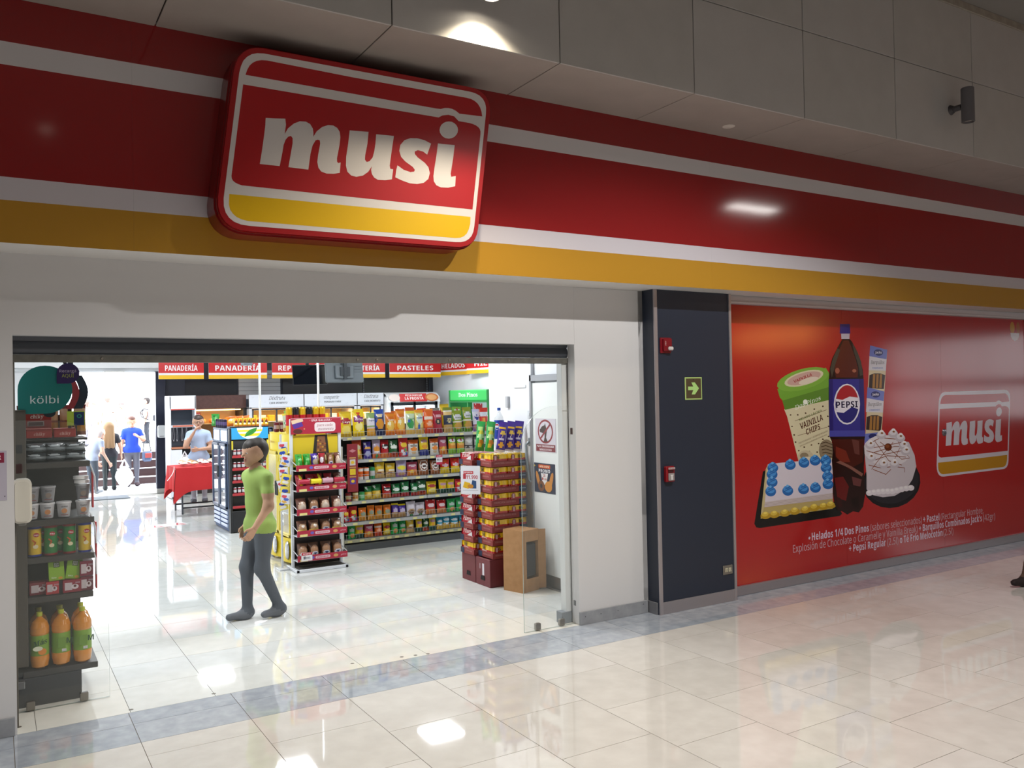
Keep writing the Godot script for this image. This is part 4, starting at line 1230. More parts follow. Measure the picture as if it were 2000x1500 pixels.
	for k in 4:
		var zf := -14.65 - 0.3 * k
		obj("step", MB.new().box(V(2.2, 0.0825 * (k + 1) - 0.01, zf - 0.4), V(3.6, 0.165 * (k + 1) - 0.02, 0.8)), M("4a3434", 0.6), st)
		obj("nosing", MB.new().box(V(2.2, 0.165 * (k + 1) - 0.012, zf + 0.0), V(3.6, 0.024, 0.04), 0.003), M("f2f2f2", 0.5), st)
	struct("ground", MB.new().box(V(2.0, 0.3, -23.5), V(30, 0.72, 15.0)), M("c9c9c6", 0.7))
	struct("ground", MB.new().box(V(2.0, -0.06, -13.6), V(7.0, 0.11, 2.2)), M("d6d8da", 0.4))
	t = thing("floor_sticker", "red and white floor sticker on the tiles before the red table", "sticker", V(2.13, 0.0, -7.75), 0.15)
	obj("film", MB.new().box(V(0, 0.0004, 0), V(0.5, 0.0006, 0.3)), M("eef0ee", 0.3), t)
	p = ink(0.0002)
	p.flat([-0.23, -0.12, -0.08, -0.12, -0.16, 0.12], "c03040").flat([0.08, -0.12, 0.23, -0.12, 0.16, 0.12], "c03040").flat([-0.19, -0.08, -0.12, -0.08, -0.16, 0.04], "eef0ee").flat([0.12, -0.08, 0.19, -0.08, 0.16, 0.04], "eef0ee")
	print_on(t, "film_print", p, V(0, 0.0009, 0), V(-PI / 2, 0, 0))
	for a in [[0.665, -0.03], [1.131, -0.03], [2.05, -0.1], [2.385, -0.04], [2.48, -0.02], [2.565, 0.0], [0.1, -0.1]]:
		obj("floor_socket", MB.new().lathe([Vector2(0.0, 0.0008), Vector2(0.011, 0.0008), Vector2(0.014, 0.0)], 10, V(a[0], 0, a[1] - 0.02)), M("6a645a", 0.6), fl)
	tag(obj("door_mat", MB.new().box(V(1.55, 0.008, -12.1), V(1.2, 0.014, 0.55), 0.004), M("6a7078", 0.9)), "flat grey door mat inside the far doorway", "mat")
	t = thing("doorway_lamp", "long fluorescent fitting under the beam over the far doorway", "lamp", V(1.95, 2.37, -12.3))
	obj("housing", MB.new().box(V(0, 0, 0), V(0.36, 0.03, 0.1), 0.005), M("d9d9d6", 0.5), t)
	obj("tube", MB.new().tube([V(-0.15, -0.02, 0), V(0.15, -0.02, 0)], 0.012, 8), M("ffffff", 0.4, 0, "glow", 3.0), t)
	# signs hung over the back counters
	var names := [[2.615, 3.42, "PANADERÍA", 0.72], [3.51, 4.62, "PANADERÍA", 0.78], [4.72, 5.86, "REPOSTERÍA", 0.78], [6.02, 7.13, "REPOSTERÍA", 0.78], [7.23, 8.45, "PASTELES", 0.7]]
	var where := ["beside the far doorway", "second from the far doorway", "behind the black hanging screen", "half hidden by the grey screen back", "at the right end of the row"]
	for i in names.size():
		var s: Array = names[i]
		var g := thing("aisle_sign", "red and yellow hanging sign reading %s, %s" % [s[2], where[i]], "sign", V((s[0] + s[1]) / 2, 2.2, -11.5), 0, "hanging bakery signs")
		aisle_sign(g, s[1] - s[0], s[2], s[3])
	t = thing("aisle_sign", "red and yellow sign reading HELADOS on the right rear wall", "sign", V(8.62, 2.24, -11.23), -PI / 2 + 0.12, "hanging bakery signs")
	aisle_sign(t, 1.2, "HELADOS", 0.75)
	t = thing("aisle_sign", "red and yellow sign reading HIELO cut off by the white wall edge", "sign", V(8.62, 2.24, -9.75), -PI / 2 + 0.12, "hanging bakery signs")
	aisle_sign(t, 1.4, "HIELO", 0.6)
	# screens on poles
	t = thing("hanging_screen", "black television hanging tilted in front of the bakery signs", "television", V(4.35, 2.17, -8.0), -0.5)
	var tv := obj("body", MB.new().box(V(0, 0, 0), V(0.55, 0.33, 0.04), 0.006), M("101216", 0.3), t)
	tv.rotation.x = 0.28
	var sc := obj("panel", MB.new().box(V(0, 0, 0.021), V(0.52, 0.3, 0.002)), M("08090c", 0.08), t)
	sc.rotation.x = 0.28
	obj("bracket", MB.new().box(V(-0.05, 0.3, -0.05), V(0.05, 0.85, 0.04), 0.004), M("2a2e36", 0.5), t)
	t = thing("rear_facing_screen", "back of a grey television on a ceiling bracket beside the white pole", "television", V(4.56, 2.19, -7.0), 0.1)
	var bk := obj("back_shell", MB.new().box(V(0, 0, 0), V(0.62, 0.34, 0.05), 0.012).box(V(-0.02, -0.01, 0.04), V(0.3, 0.2, 0.05), 0.01), M("5a6268", 0.5), t)
	bk.rotation.x = -0.1
	obj("bracket", MB.new().box(V(-0.02, 0.28, 0.08), V(0.05, 0.8, 0.03), 0.004).box(V(-0.02, 0.0, 0.075), V(0.16, 0.14, 0.02), 0.003), M("272d33", 0.5), t)
	for k in 4:
		obj("vent_rib", MB.new().box(V(0.22, 0.08 - k * 0.045, 0.028), V(0.12, 0.006, 0.004)), M("4a5258", 0.5), t)
	for x in [[2.83, -5.3, "left"], [3.58, -5.3, "right"]]:
		tag(obj("support_pole", MB.new().tube([V(x[0], 1.42, x[1]), V(x[0], 2.9, x[1])], 0.014, 10), M("f0f2f4", 0.4)), "thin white vertical pole to the ceiling, the %s one of two" % x[2], "pole", "white poles above the coolers")
	t = thing("security_camera", "grey wedge-shaped camera hanging below the shutter line in front of a sign", "camera", V(3.35, 2.36, -8.0), 0.4)
	obj("hood", MB.new().box(V(0, 0, 0), V(0.16, 0.08, 0.1), 0.01), M("8a929c", 0.4), t)
	obj("stem", MB.new().tube([V(0.02, 0.03, 0), V(0.02, 0.54, 0)], 0.012, 8), M("5a6068", 0.4), t)
	coolers()
	back_counters()
	bread_table()

func aisle_sign(g: Node3D, w: float, s: String, wide: float) -> void:
	obj("board", MB.new().box(V(0, 0.18, -0.006), V(w, 0.36, 0.01), 0.001), M("e8e4e6", 0.3), g)
	var p := ink()
	p.rect(-w / 2, 0, w / 2, 0.075, "e8b92a").rect(-w / 2, 0.115, w / 2, 0.315, "c8222a").rect(-w / 2, 0.345, w / 2, 0.36, "c8222a")
	p.text(s, 0, 0.155, 0.1, "f4eef0", 0.5, w * wide)
	print_on(g, "sign_print", p, V(0, 0, 0), Vector3.ZERO, 0.22)
	for x in [-w * 0.4, w * 0.4]:
		obj("hanger", MB.new().tube([V(x, 0.36, -0.006), V(x, 0.69, -0.006)], 0.003, 6), M("c9ccd0", 0.4), g)

# a pair of glass doors with light strips behind them, front towards +z
func cooler_doors(t: Node3D, w: float, y0: float, y1: float, z: float, frame: Material, bulge := 0.0) -> void:
	for s in [-1, 1]:
		var dw := w / 2 - 0.012
		var cx: float = s * w / 4.0
		var d := obj("door", MB.new().box(V(cx - dw / 2 + 0.02, (y0 + y1) / 2, z), V(0.04, y1 - y0, 0.035), 0.006).box(V(cx + dw / 2 - 0.02, (y0 + y1) / 2, z), V(0.04, y1 - y0, 0.035), 0.006).box(V(cx, y1 - 0.02, z), V(dw, 0.04, 0.035), 0.006).box(V(cx, y0 + 0.02, z), V(dw, 0.04, 0.035), 0.006), frame, t)
		obj("pane", MB.new().box(V(cx, (y0 + y1) / 2, z + 0.004), V(dw - 0.07, y1 - y0 - 0.07, 0.004)), M("e8f4f8", 0.02, 0, "glass", 0.04), d)
		obj("handle", MB.new().box(V(cx - s * (dw / 2 - 0.022), (y0 + y1) / 2 + 0.05, z + 0.026), V(0.018, 0.16, 0.02), 0.005), M("3a3c40", 0.4), d)
		obj("strip_rail", MB.new().box(V(cx + 0.02, (y0 + y1) / 2, z - 0.1), V(0.03, y1 - y0 - 0.1, 0.01)), M("c9d6ea", 0.4), t)
		for k in 9:
			var led := obj("led_lamp", led_mesh(), M("eaf2ff", 0.4, 0, "glow", 14.0), t)
			led.position = V(cx + 0.02, y0 + 0.1 + (y1 - y0 - 0.2) * k / 8.0, z - 0.092)

func led_mesh() -> ArrayMesh:
	if not cache.has("led"):
		cache["led"] = MB.new().box(V(0, 0, 0), V(0.045, 0.022, 0.008), 0.003).mesh()
	return cache["led"]

func coolers() -> void:
	# tall two-door cooler facing the aisle
	var t := thing("drinks_cooler", "two-door drinks cooler with blue-lit glass doors and white grille facing the aisle", "cooler", V(3.0, 0, -6.89), -PI / 2)
	var shell := MB.new()
	shell.box(V(-0.42, 0.72, 0.0), V(0.03, 1.36, 0.62), 0.004).box(V(0.42, 0.72, 0), V(0.03, 1.36, 0.62), 0.004).box(V(0, 1.39, 0), V(0.87, 0.03, 0.62), 0.004).box(V(0, 0.7, -0.3), V(0.87, 1.4, 0.02)).box(V(0, 0.3, 0), V(0.84, 0.03, 0.6))
	obj("cabinet", shell, M("5a6a86", 0.4), t)
	obj("light_header", MB.new().box(V(0, 1.30, 0.29), V(0.82, 0.15, 0.03), 0.006), M("cfe4fa", 0.4, 0, "glow", 1.0), t)
	obj("header_frame", MB.new().box(V(0, 1.215, 0.3), V(0.84, 0.02, 0.04), 0.003).box(V(0, 1.3, 0.305), V(0.02, 0.17, 0.02), 0.003), M("3a4a6a", 0.4), t)
	cooler_doors(t, 0.84, 0.31, 1.2, 0.32, M("4a5872", 0.35, 0.3))
	area(t, V(0, 1.18, 0.1), V(-PI / 2, 0, 0), 0.7, 0.2, 0.3, Color(0.85, 0.93, 1.0))
	for s in [-1, 1]:
		for k in 4:
			obj("grille_slat", MB.new().box(V(s * 0.21, 0.08 + k * 0.06, 0.31), V(0.36, 0.042, 0.025), 0.008), M("c9d4ee", 0.35), t)
	obj("plinth", MB.new().box(V(0, 0.15, 0.28), V(0.84, 0.28, 0.03)), M("2f4a7c", 0.5), t)
	for k in 4:
		obj("shelf", MB.new().box(V(0, 0.5 + k * 0.2, 0.02), V(0.8, 0.008, 0.44)), M("b9c4d4", 0.4, 0.4), t)
	for sx in [-0.36, 0.36]:
		for sz in [-0.24, 0.26]:
			obj("foot", MB.new().lathe([Vector2(0.02, 0.0), Vector2(0.02, 0.03)], 8, V(sx, 0, sz)), M("2a2c30", 0.6), t)
	# cooler with a leaf on its header, front to the entrance
	t = thing("leaf_header_cooler", "upright cooler with blue, yellow and green leaf header and rows of cans", "cooler", V(2.965, 0, -6.36), 0)
	shell = MB.new()
	shell.box(V(-0.255, 0.7, -0.04), V(0.03, 1.4, 0.1), 0.004).box(V(0.255, 0.7, -0.04), V(0.02, 1.4, 0.1), 0.004).box(V(0, 0.7, -0.085), V(0.53, 1.4, 0.012)).box(V(0, 1.42, -0.04), V(0.53, 0.016, 0.1), 0.003).box(V(0, 0.15, -0.03), V(0.5, 0.28, 0.09), 0.004)
	obj("cabinet", shell, M("1e2026", 0.4), t)
	var p := ink()
	p.rect(-0.245, 0, 0.245, 0.155, "3aa0d8")
	var arc := func(r0: float, lo: float, hi: float, hex: String) -> void:
		var q := []
		for k in 13:
			var y: float = lo + (hi - lo) * k / 12
			q.append(Vector2(-sqrt(maxf(r0 * r0 - (y - 0.175) * (y - 0.175), 0)), y))
		for k in 13:
			var y: float = hi - (hi - lo) * k / 12
			q.append(Vector2(sqrt(maxf(r0 * r0 - (y - 0.175) * (y - 0.175), 0)), y))
		p.poly(q, hex)
	arc.call(0.175, 0.005, 0.155, "e9efe6")
	arc.call(0.175, 0.04, 0.075, "e6d233")
	arc.call(0.175, 0.1, 0.125, "e6d233")
	p.flat([-0.075, 0.03, -0.05, 0.085, 0.0, 0.125, 0.08, 0.15, 0.1, 0.152, 0.08, 0.1, 0.03, 0.06, -0.03, 0.04], "3f8f3c")
	p.stroke([-0.07, 0.032, 0.0, 0.08, 0.085, 0.145], 0.005, "2a6a2c")
	obj("header_box", MB.new().box(V(0, 1.335, 0.0), V(0.49, 0.155, 0.03), 0.003), M("3aa0d8", 0.4), t)
	print_on(t, "header_print", p, V(0, 1.2575, 0.0155), Vector3.ZERO, 0.3)
	for k in 5:
		obj("shelf", MB.new().box(V(0, 0.34 + k * 0.17, -0.03), V(0.48, 0.008, 0.085)), M("d6d8dc", 0.4), t)
		obj("price_strip", MB.new().box(V(0, 0.345 + k * 0.17, 0.014), V(0.48, 0.034, 0.004), 0.001), M("a8323a", 0.4), t)
	for s in [-1, 1]:
		obj("side_decal", MB.new().box(V(s * 0.236, 1.18, 0.014), V(0.02, 0.12, 0.003)), M("d2c23a", 0.4), t)
	area(t, V(0, 1.24, 0.005), V(-PI / 2, 0, 0), 0.42, 0.03, 0.06, Color(1, 1, 1))
	# cans on its shelves
	for r in 4:
		for i in 8:
			var cn := can("drink_can", "silver drink can, %s from left, %s filled shelf of the leaf-header cooler" % [ordinal(i), ["lowest", "second", "third", "highest"][r]], V(2.965 - 0.2 + i * 0.057, 0.515 + r * 0.17, -6.385), 0.024, 0.095, ["c9ccd0", "c9ccd0", "8a2a34"], "cans in the leaf-header cooler")
	# yellow cooler with two rounded doors
	t = thing("yellow_cooler", "bright yellow two-door cooler with rounded front beside the biscuit rack", "cooler", V(3.02, 0, -4.08), -PI / 2)
	var yel := M("e8cc2c", 0.35)
	shell = MB.new()
	shell.box(V(-0.455, 0.72, 0.11), V(0.03, 1.34, 0.38), 0.006).box(V(0.455, 0.72, 0.11), V(0.03, 1.34, 0.38), 0.006).box(V(0, 0.72, -0.07), V(0.92, 1.36, 0.02)).box(V(0, 0.3, 0.11), V(0.9, 0.03, 0.36)).box(V(0, 0.025, 0.1), V(0.86, 0.05, 0.3))
	obj("cabinet", shell, yel, t)
	for s in [-1, 1]:
		var cx: float = s * 0.23
		var cap := MB.new()
		cap.surf(10, 1, func(u: float, v: float) -> Vector3: return V(cx - 0.225 + 0.45 * u, 1.22 + 0.19 * v, 0.28 + 0.05 * sin(u * PI)))
		cap.box(V(cx, 1.405, 0.11), V(0.45, 0.02, 0.36), 0.004).box(V(cx, 1.315, 0.27), V(0.45, 0.19, 0.03))
		obj("header", cap, M("f0d83c", 0.35), t)
		var kick := MB.new()
		kick.surf(10, 10, func(u: float, v: float) -> Vector3: return V(cx - 0.225 + 0.45 * u, 0.03 + 0.26 * v, 0.29 + 0.055 * sin(u * PI) + 0.006 * sin(v * 30.0)))
		obj("kick_panel", kick, yel, t)
		obj("chrome_vent", MB.new().lathe([Vector2(0.0, 0.014), Vector2(0.05, 0.012), Vector2(0.06, 0.0)], 16, V(0, 0, 0), V(1, 1, 1.7)), M("b4b4b8", 0.2, 0.9), t).transform = Transform3D(Basis(V(1, 0, 0), V(0, 0, 1), V(0, -1, 0)), V(cx + 0.11, 0.16, 0.335))
		p = ink()
		p.text("Frescos", 0, 0, 0.03, "c8a018", 0.5, 0.26)
		print_on(t, "header_text", p, V(cx, 1.3, 0.332))
	cooler_doors(t, 0.9, 0.3, 1.21, 0.32, M("dcc43a", 0.35))
	area(t, V(0, 1.2, 0.1), V(-PI / 2, 0, 0), 0.8, 0.2, 0.4, Color(0.85, 0.94, 1.0))
	for k in 4:
		obj("shelf", MB.new().box(V(0, 0.5 + k * 0.2, 0.08), V(0.86, 0.008, 0.26)), M("b9c4d4", 0.4, 0.4), t)

func can(called: String, label: String, at: Vector3, r: float, h: float, cols: Array, group: String) -> Node3D:
	var key := "can%s%s%s" % [r, h, cols]
	if not cache.has(key):
		cache[key] = [MB.new().lathe([Vector2(r * 0.8, 0), Vector2(r, h * 0.05), Vector2(r, h * 0.3), Vector2(r, h * 0.7), Vector2(r, h * 0.92), Vector2(r * 0.82, h * 0.985), Vector2(r * 0.78, h * 0.985)], 12, Vector3.ZERO, Vector3.ONE, [cols[0], cols[2], cols[1], cols[2], cols[0], cols[0]]).mesh(), MB.new().lathe([Vector2(0, h * 0.975), Vector2(r * 0.78, h * 0.985)], 12).mesh()]
	var t := thing(called, label, "can", at, 0, group)
	obj("body", cache[key][0], M("ffffff", 0.3, 0.2, "tint"), t)
	obj("lid", cache[key][1], M("c4c6ca", 0.3, 0.8), t)
	return t

func back_counters() -> void:
	var specs := [[4.27, 5.36, "Disfruta", "CADA MOMENTO", "grey-white display cabinet lettered Disfruta cada momento under the slatted wall"], [5.38, 6.50, "compartir", "PENSADO PARA", "grey-white display cabinet lettered compartir behind the white pole"], [6.52, 7.10, "Disfruta", "CADA MOMENTO", "narrow grey-white display cabinet next to the red-topped freezer"]]
	for s in specs:
		var w: float = s[1] - s[0]
		var t := thing("display_cabinet", s[4], "cabinet", V((s[0] + s[1]) / 2, 0, -11.95), 0, "display cabinets along the back wall")
		obj("header", MB.new().box(V(0, 1.755, 0.4), V(w, 0.25, 0.03), 0.004), M("d4d8e2", 0.4), t)
		var p := ink()
		p.text(s[2], 0, 0.02, 0.07, "2a2c34", 0.5, 0.32, "s", 0.3).text(s[3], 0.03, -0.06, 0.035, "2a2c34", 0.5, 0.36, "b", 0.15)
		for k in 9:
			p.stroke([-w / 2 + 0.06 + k * w / 9.5, 0.07 - 0.05 * (k % 4), -w / 2 + 0.1 + k * w / 9.5, 0.08 - 0.05 * (k % 4)], 0.004, "b4b8c2")
		print_on(t, "header_print", p, V(0, 1.755, 0.416))
		var sh := MB.new()
		sh.box(V(-w / 2 + 0.03, 0.82, 0), V(0.06, 1.63, 0.8), 0.004).box(V(w / 2 - 0.03, 0.82, 0), V(0.06, 1.63, 0.8), 0.004).box(V(0, 0.82, -0.39), V(w, 1.63, 0.02)).box(V(0, 1.62, 0), V(w, 0.02, 0.8))
		obj("carcass", sh, M("d2d4da", 0.45), t)
		obj("lit_back", MB.new().box(V(0, 1.2, -0.37), V(w - 0.12, 0.8, 0.01)), M("e8c890", 0.6), t)
		for k in 3:
			obj("shelf", MB.new().box(V(0, 0.7 + k * 0.32, -0.05), V(w - 0.13, 0.012, 0.6)), M("c9c4b8", 0.4), t)
		var fr := MB.new()
		for x in [-w / 2 + 0.075, 0.0, w / 2 - 0.075]:
			fr.box(V(x, 0.95, 0.39), V(0.03, 1.3, 0.02), 0.003)
		fr.box(V(0, 1.585, 0.39), V(w - 0.12, 0.03, 0.02), 0.003)
		obj("door_frame", fr, M("3a3c42", 0.4), t)
		obj("tube_lamp", MB.new().tube([V(-w / 2 + 0.1, 1.58, 0.3), V(w / 2 - 0.1, 1.58, 0.3)], 0.012, 8), M("ffdf9a", 0.4, 0, "glow", 4.0), t)
		area(t, V(0, 1.56, 0.2), V(-PI / 2, 0, 0), w - 0.2, 0.3, 0.5, Color(1.0, 0.84, 0.55))
		for k in (5 if w > 0.8 else 3):
			var bx := obj("pastry_box", MB.new().box(V(0, 0.06, 0), V(0.11, 0.12, 0.16), 0.006), M(["e8b42a", "d8d2c8", "e8a01c", "c8c4d4", "d8622a"][k], 0.45))
			bx.position = V((s[0] + s[1]) / 2 - w / 2 + 0.16 + k * ((w - 0.28) / 4.6 if w > 0.8 else 0.13), 1.35, -11.85)
			tag(bx, "%s pastry box on a lit shelf of the %s back cabinet" % [["yellow", "cream", "amber", "lilac", "orange"][k], ["first", "second", "narrow third"][specs.find(s)]], "box", "boxes in the lit back cabinets")
	# brown-topped bakery showcase
	var t := thing("bakery_showcase", "bakery showcase with a dark brown wooden top and warm lit glass front", "cabinet", V(3.715, 0, -12.06))
	obj("wood_header", MB.new().box(V(0, 1.755, 0.35), V(1.08, 0.26, 0.03), 0.004), grainy("4a2c28", "5c3a34", 0.25, 0.5, 81), t)
	var sh := MB.new()
	sh.box(V(-0.51, 0.82, 0), V(0.05, 1.63, 0.7), 0.004).box(V(0.51, 0.82, 0), V(0.05, 1.63, 0.7), 0.004).box(V(0, 0.82, -0.34), V(1.06, 1.63, 0.02)).box(V(0, 0.3, 0), V(1.06, 0.6, 0.68))
	obj("carcass", sh, M("2a2422", 0.5), t)
	obj("lit_back", MB.new().box(V(0, 1.15, -0.32), V(1.0, 0.95, 0.01)), M("e0b078", 0.6), t)
	for k in 3:
		obj("shelf", MB.new().box(V(0, 0.75 + k * 0.29, -0.05), V(1.02, 0.012, 0.55)), M("b9986a", 0.4), t)
	obj("tube_lamp", MB.new().tube([V(-0.45, 1.6, 0.28), V(0.45, 1.6, 0.28)], 0.012, 8), M("ffd890", 0.4, 0, "glow", 4.0), t)
	area(t, V(0, 1.58, 0.15), V(-PI / 2, 0, 0), 0.9, 0.3, 0.5, Color(1.0, 0.82, 0.52))
	var pr := ink()
	pr.rect(-0.06, 0, 0.06, 0.09, "b02a24").text("₡250", 0, 0.03, 0.03, "f0e0d0", 0.5, 0.09)
	print_on(t, "price_card", pr, V(-0.38, 1.47, 0.32))
	for k in 6:
		var lf := obj("bread_loaf", MB.new().lathe([Vector2(0, -0.09), Vector2(0.03, -0.08), Vector2(0.045, -0.03), Vector2(0.045, 0.03), Vector2(0.03, 0.08), Vector2(0, 0.09)], 12), M(["c8843c", "d89a4a", "b87030"][k % 3], 0.6))
		lf.position = V(3.35 + k * 0.15, 1.386, -12.0)
		lf.rotation = V(PI / 2, 0, 0)
		tag(lf, "%s loaf on the brown showcase's top shelf, %s from left" % [["golden", "pale", "dark crusted"][k % 3], ordinal(k)], "bread", "loaves in the bakery showcase")
	# white self-service cabinet with tongs
	t = thing("bakery_stand", "white self-service bakery cabinet with tongs beside the far doorway", "cabinet", V(2.97, 0, -11.4))
	sh = MB.new()
	sh.box(V(-0.22, 0.94, 0), V(0.025, 1.86, 0.5), 0.004).box(V(0.22, 0.94, 0), V(0.025, 1.86, 0.5), 0.004).box(V(0, 1.76, 0.24), V(0.46, 0.24, 0.02), 0.004).box(V(0, 1.88, 0), V(0.46, 0.012, 0.5))
	obj("carcass", sh, M("e0e2e8", 0.4), t)
	obj("back_panel", MB.new().box(V(0, 1.3, -0.02), V(0.42, 0.7, 0.015)), M("3a4450", 0.5), t)
	obj("red_trim", MB.new().box(V(0, 1.63, 0.245), V(0.42, 0.02, 0.02), 0.003), M("c84a40", 0.4), t)
	obj("shelf", MB.new().box(V(0, 1.32, 0.12), V(0.42, 0.04, 0.26), 0.004), M("c9ccd4", 0.4), t)
	obj("shelf_strip", MB.new().box(V(0, 1.325, 0.255), V(0.36, 0.03, 0.008), 0.002), M("c8705a", 0.4), t)
	obj("lower_door", MB.new().box(V(-0.12, 0.46, 0.23), V(0.2, 0.86, 0.02), 0.004), M("e2e4ec", 0.4), t)
	obj("lower_back", MB.new().box(V(0.1, 0.46, -0.02), V(0.22, 0.86, 0.015)), M("2a2a2e", 0.6), t)
	for k in 4:
		obj("rack_bar", MB.new().box(V(0.1, 0.3 + k * 0.16, 0.2), V(0.2, 0.012, 0.02), 0.003), M("d8d8da", 0.4, 0.4), t)
	obj("counter", MB.new().box(V(0, 0.92, 0.12), V(0.44, 0.03, 0.26), 0.004), M("b9785a", 0.5), t)
	for k in 4:
		var tg := thing("serving_tongs", "metal serving tongs hanging in the bakery cabinet, %s from left" % ordinal(k), "tongs", V(2.84 + [0.0, 0.06, 0.15, 0.23][k], 1.29, -11.39), 0, "tongs on the bakery cabinet")
		obj("arm", MB.new().tube([V(-0.006, 0, 0.012), V(-0.014, -0.14, 0.012), V(-0.012, -0.22, 0.012)], 0.005, 6), M("c9ccd2", 0.25, 0.9), tg)
		obj("arm", MB.new().tube([V(0.006, 0, 0.012), V(0.014, -0.14, 0.012), V(0.012, -0.22, 0.012)], 0.005, 6), M("c9ccd2", 0.25, 0.9), tg)
		obj("tip", MB.new().lathe([Vector2(0, -0.26), Vector2(0.016, -0.245), Vector2(0.016, -0.22), Vector2(0, -0.21)], 10, V(0, 0, 0.012)), M("b4b6bc", 0.25, 0.9), tg)
	t = thing("tissue_dispenser", "white rounded dispenser on the black pier by the far doorway", "dispenser", V(2.78, 1.2, -12.36))
	var dm := MB.new()
	dm.prism(PackedVector2Array(Ink.rounded(-0.07, -0.12, 0.07, 0.12, 0.03)), 0.0, 0.1)
	obj("cover", dm, M("eceef0", 0.35), t)
	obj("paper_slot", MB.new().box(V(0, -0.09, 0.101), V(0.08, 0.012, 0.003)), M("8a8c90", 0.5), t)
	# red-headed round freezer
	t = thing("showcase_freezer", "white rounded freezer with a red printed header at the back right", "freezer", V(7.75, 0, -11.75))
	sh = MB.new()
	sh.box(V(-0.6, 0.9, 0), V(0.06, 1.8, 0.7), 0.03).box(V(0.6, 0.9, 0), V(0.06, 1.8, 0.7), 0.03).box(V(0, 0.9, -0.33), V(1.2, 1.8, 0.03)).box(V(0, 0.35, 0.05), V(1.18, 0.7, 0.66), 0.01)
	sh.surf(1, 8, func(u: float, v: float) -> Vector3: return V(-0.62 + 1.24 * u, 1.66 + 0.22 * sin(v * PI / 2), 0.36 - 0.3 * (1.0 - cos(v * PI / 2))))
	obj("carcass", sh, M("eceef0", 0.35), t)
	pr = ink()
	pr.rect(-0.34, -0.09, 0.3, 0.09, "c8282c").text("PIZZA FAMILIAR", 0, 0.03, 0.04, "f4e8e8", 0.5, 0.4).text("LA PRONTA", 0, -0.05, 0.06, "f4ecec", 0.5, 0.44)
	pr.ell(0.42, 0.0, 0.16, 0.09, "c8703a").ell(0.42, 0.0, 0.12, 0.065, "e0a870").ell(-0.46, 0, 0.13, 0.08, "e8d8d4")
	var hp := print_on(t, "header_print", pr, V(0, 1.765, 0.35), V(-0.32, 0, 0))
	var fr := MB.new()
	for x in [-0.52, 0.0, 0.52]:
		fr.box(V(x, 1.2, 0.36), V(0.06, 0.95, 0.03), 0.005)
	fr.box(V(0, 1.63, 0.36), V(1.1, 0.07, 0.03), 0.005)
	obj("door_frame", fr, M("23262e", 0.4), t)
	obj("lit_back", MB.new().box(V(0, 1.2, -0.3), V(1.12, 0.9, 0.01)), M("eef2f4", 0.5), t)
	obj("tube_lamp", MB.new().tube([V(-0.5, 1.6, 0.25), V(0.5, 1.6, 0.25)], 0.015, 8), M("f4faff", 0.4, 0, "glow", 6.0), t)
	area(t, V(0, 1.58, 0.1), V(-PI / 2, 0, 0), 1.0, 0.3, 0.9, Color(0.95, 0.98, 1.0))
	pr = ink()
	for k in 3:
		pr.ell(-0.4 + k * 0.13, 0.05, 0.045, 0.035, "c89ab0").ell(-0.4 + k * 0.13, -0.01, 0.02, 0.025, "8a7a80")
	print_on(t, "window_sticker", pr, V(0, 1.45, 0.378))
	# green topped cooler on the right wall
	t = thing("green_cooler", "cooler with a glowing green header against the right rear wall", "cooler", V(8.42, 0, -9.7), -PI / 2)
	sh = MB.new()
	sh.box(V(-0.8, 0.95, 0), V(0.06, 1.9, 0.56), 0.006).box(V(0.8, 0.95, 0), V(0.06, 1.9, 0.56), 0.006).box(V(0, 0.95, -0.26), V(1.62, 1.9, 0.03)).box(V(0, 0.95, 0.27), V(0.05, 1.4, 0.03), 0.004).box(V(0, 1.66, 0.27), V(1.6, 0.03, 0.03), 0.004).box(V(0, 0.15, 0.1), V(1.6, 0.3, 0.36), 0.006)
	obj("carcass", sh, M("1f7a3c", 0.4), t)
	obj("light_header", MB.new().box(V(0, 1.79, 0.24), V(1.6, 0.22, 0.06), 0.02), M("2f9a4c", 0.4, 0, "glow", 0.9), t)
	pr = ink()
	pr.text("Dos Pinos", 0, -0.03, 0.08, "d6f6dc", 0.5, 0.8, "sb")
	print_on(t, "header_print", pr, V(0, 1.79, 0.272))
	obj("lit_back", MB.new().box(V(0, 1.0, -0.24), V(1.5, 1.3, 0.01)), M("aab4ba", 0.5), t)
	for k in 3:
		obj("shelf", MB.new().box(V(0, 0.6 + k * 0.33, 0), V(1.54, 0.01, 0.44)), M("9aa2a8", 0.4), t)

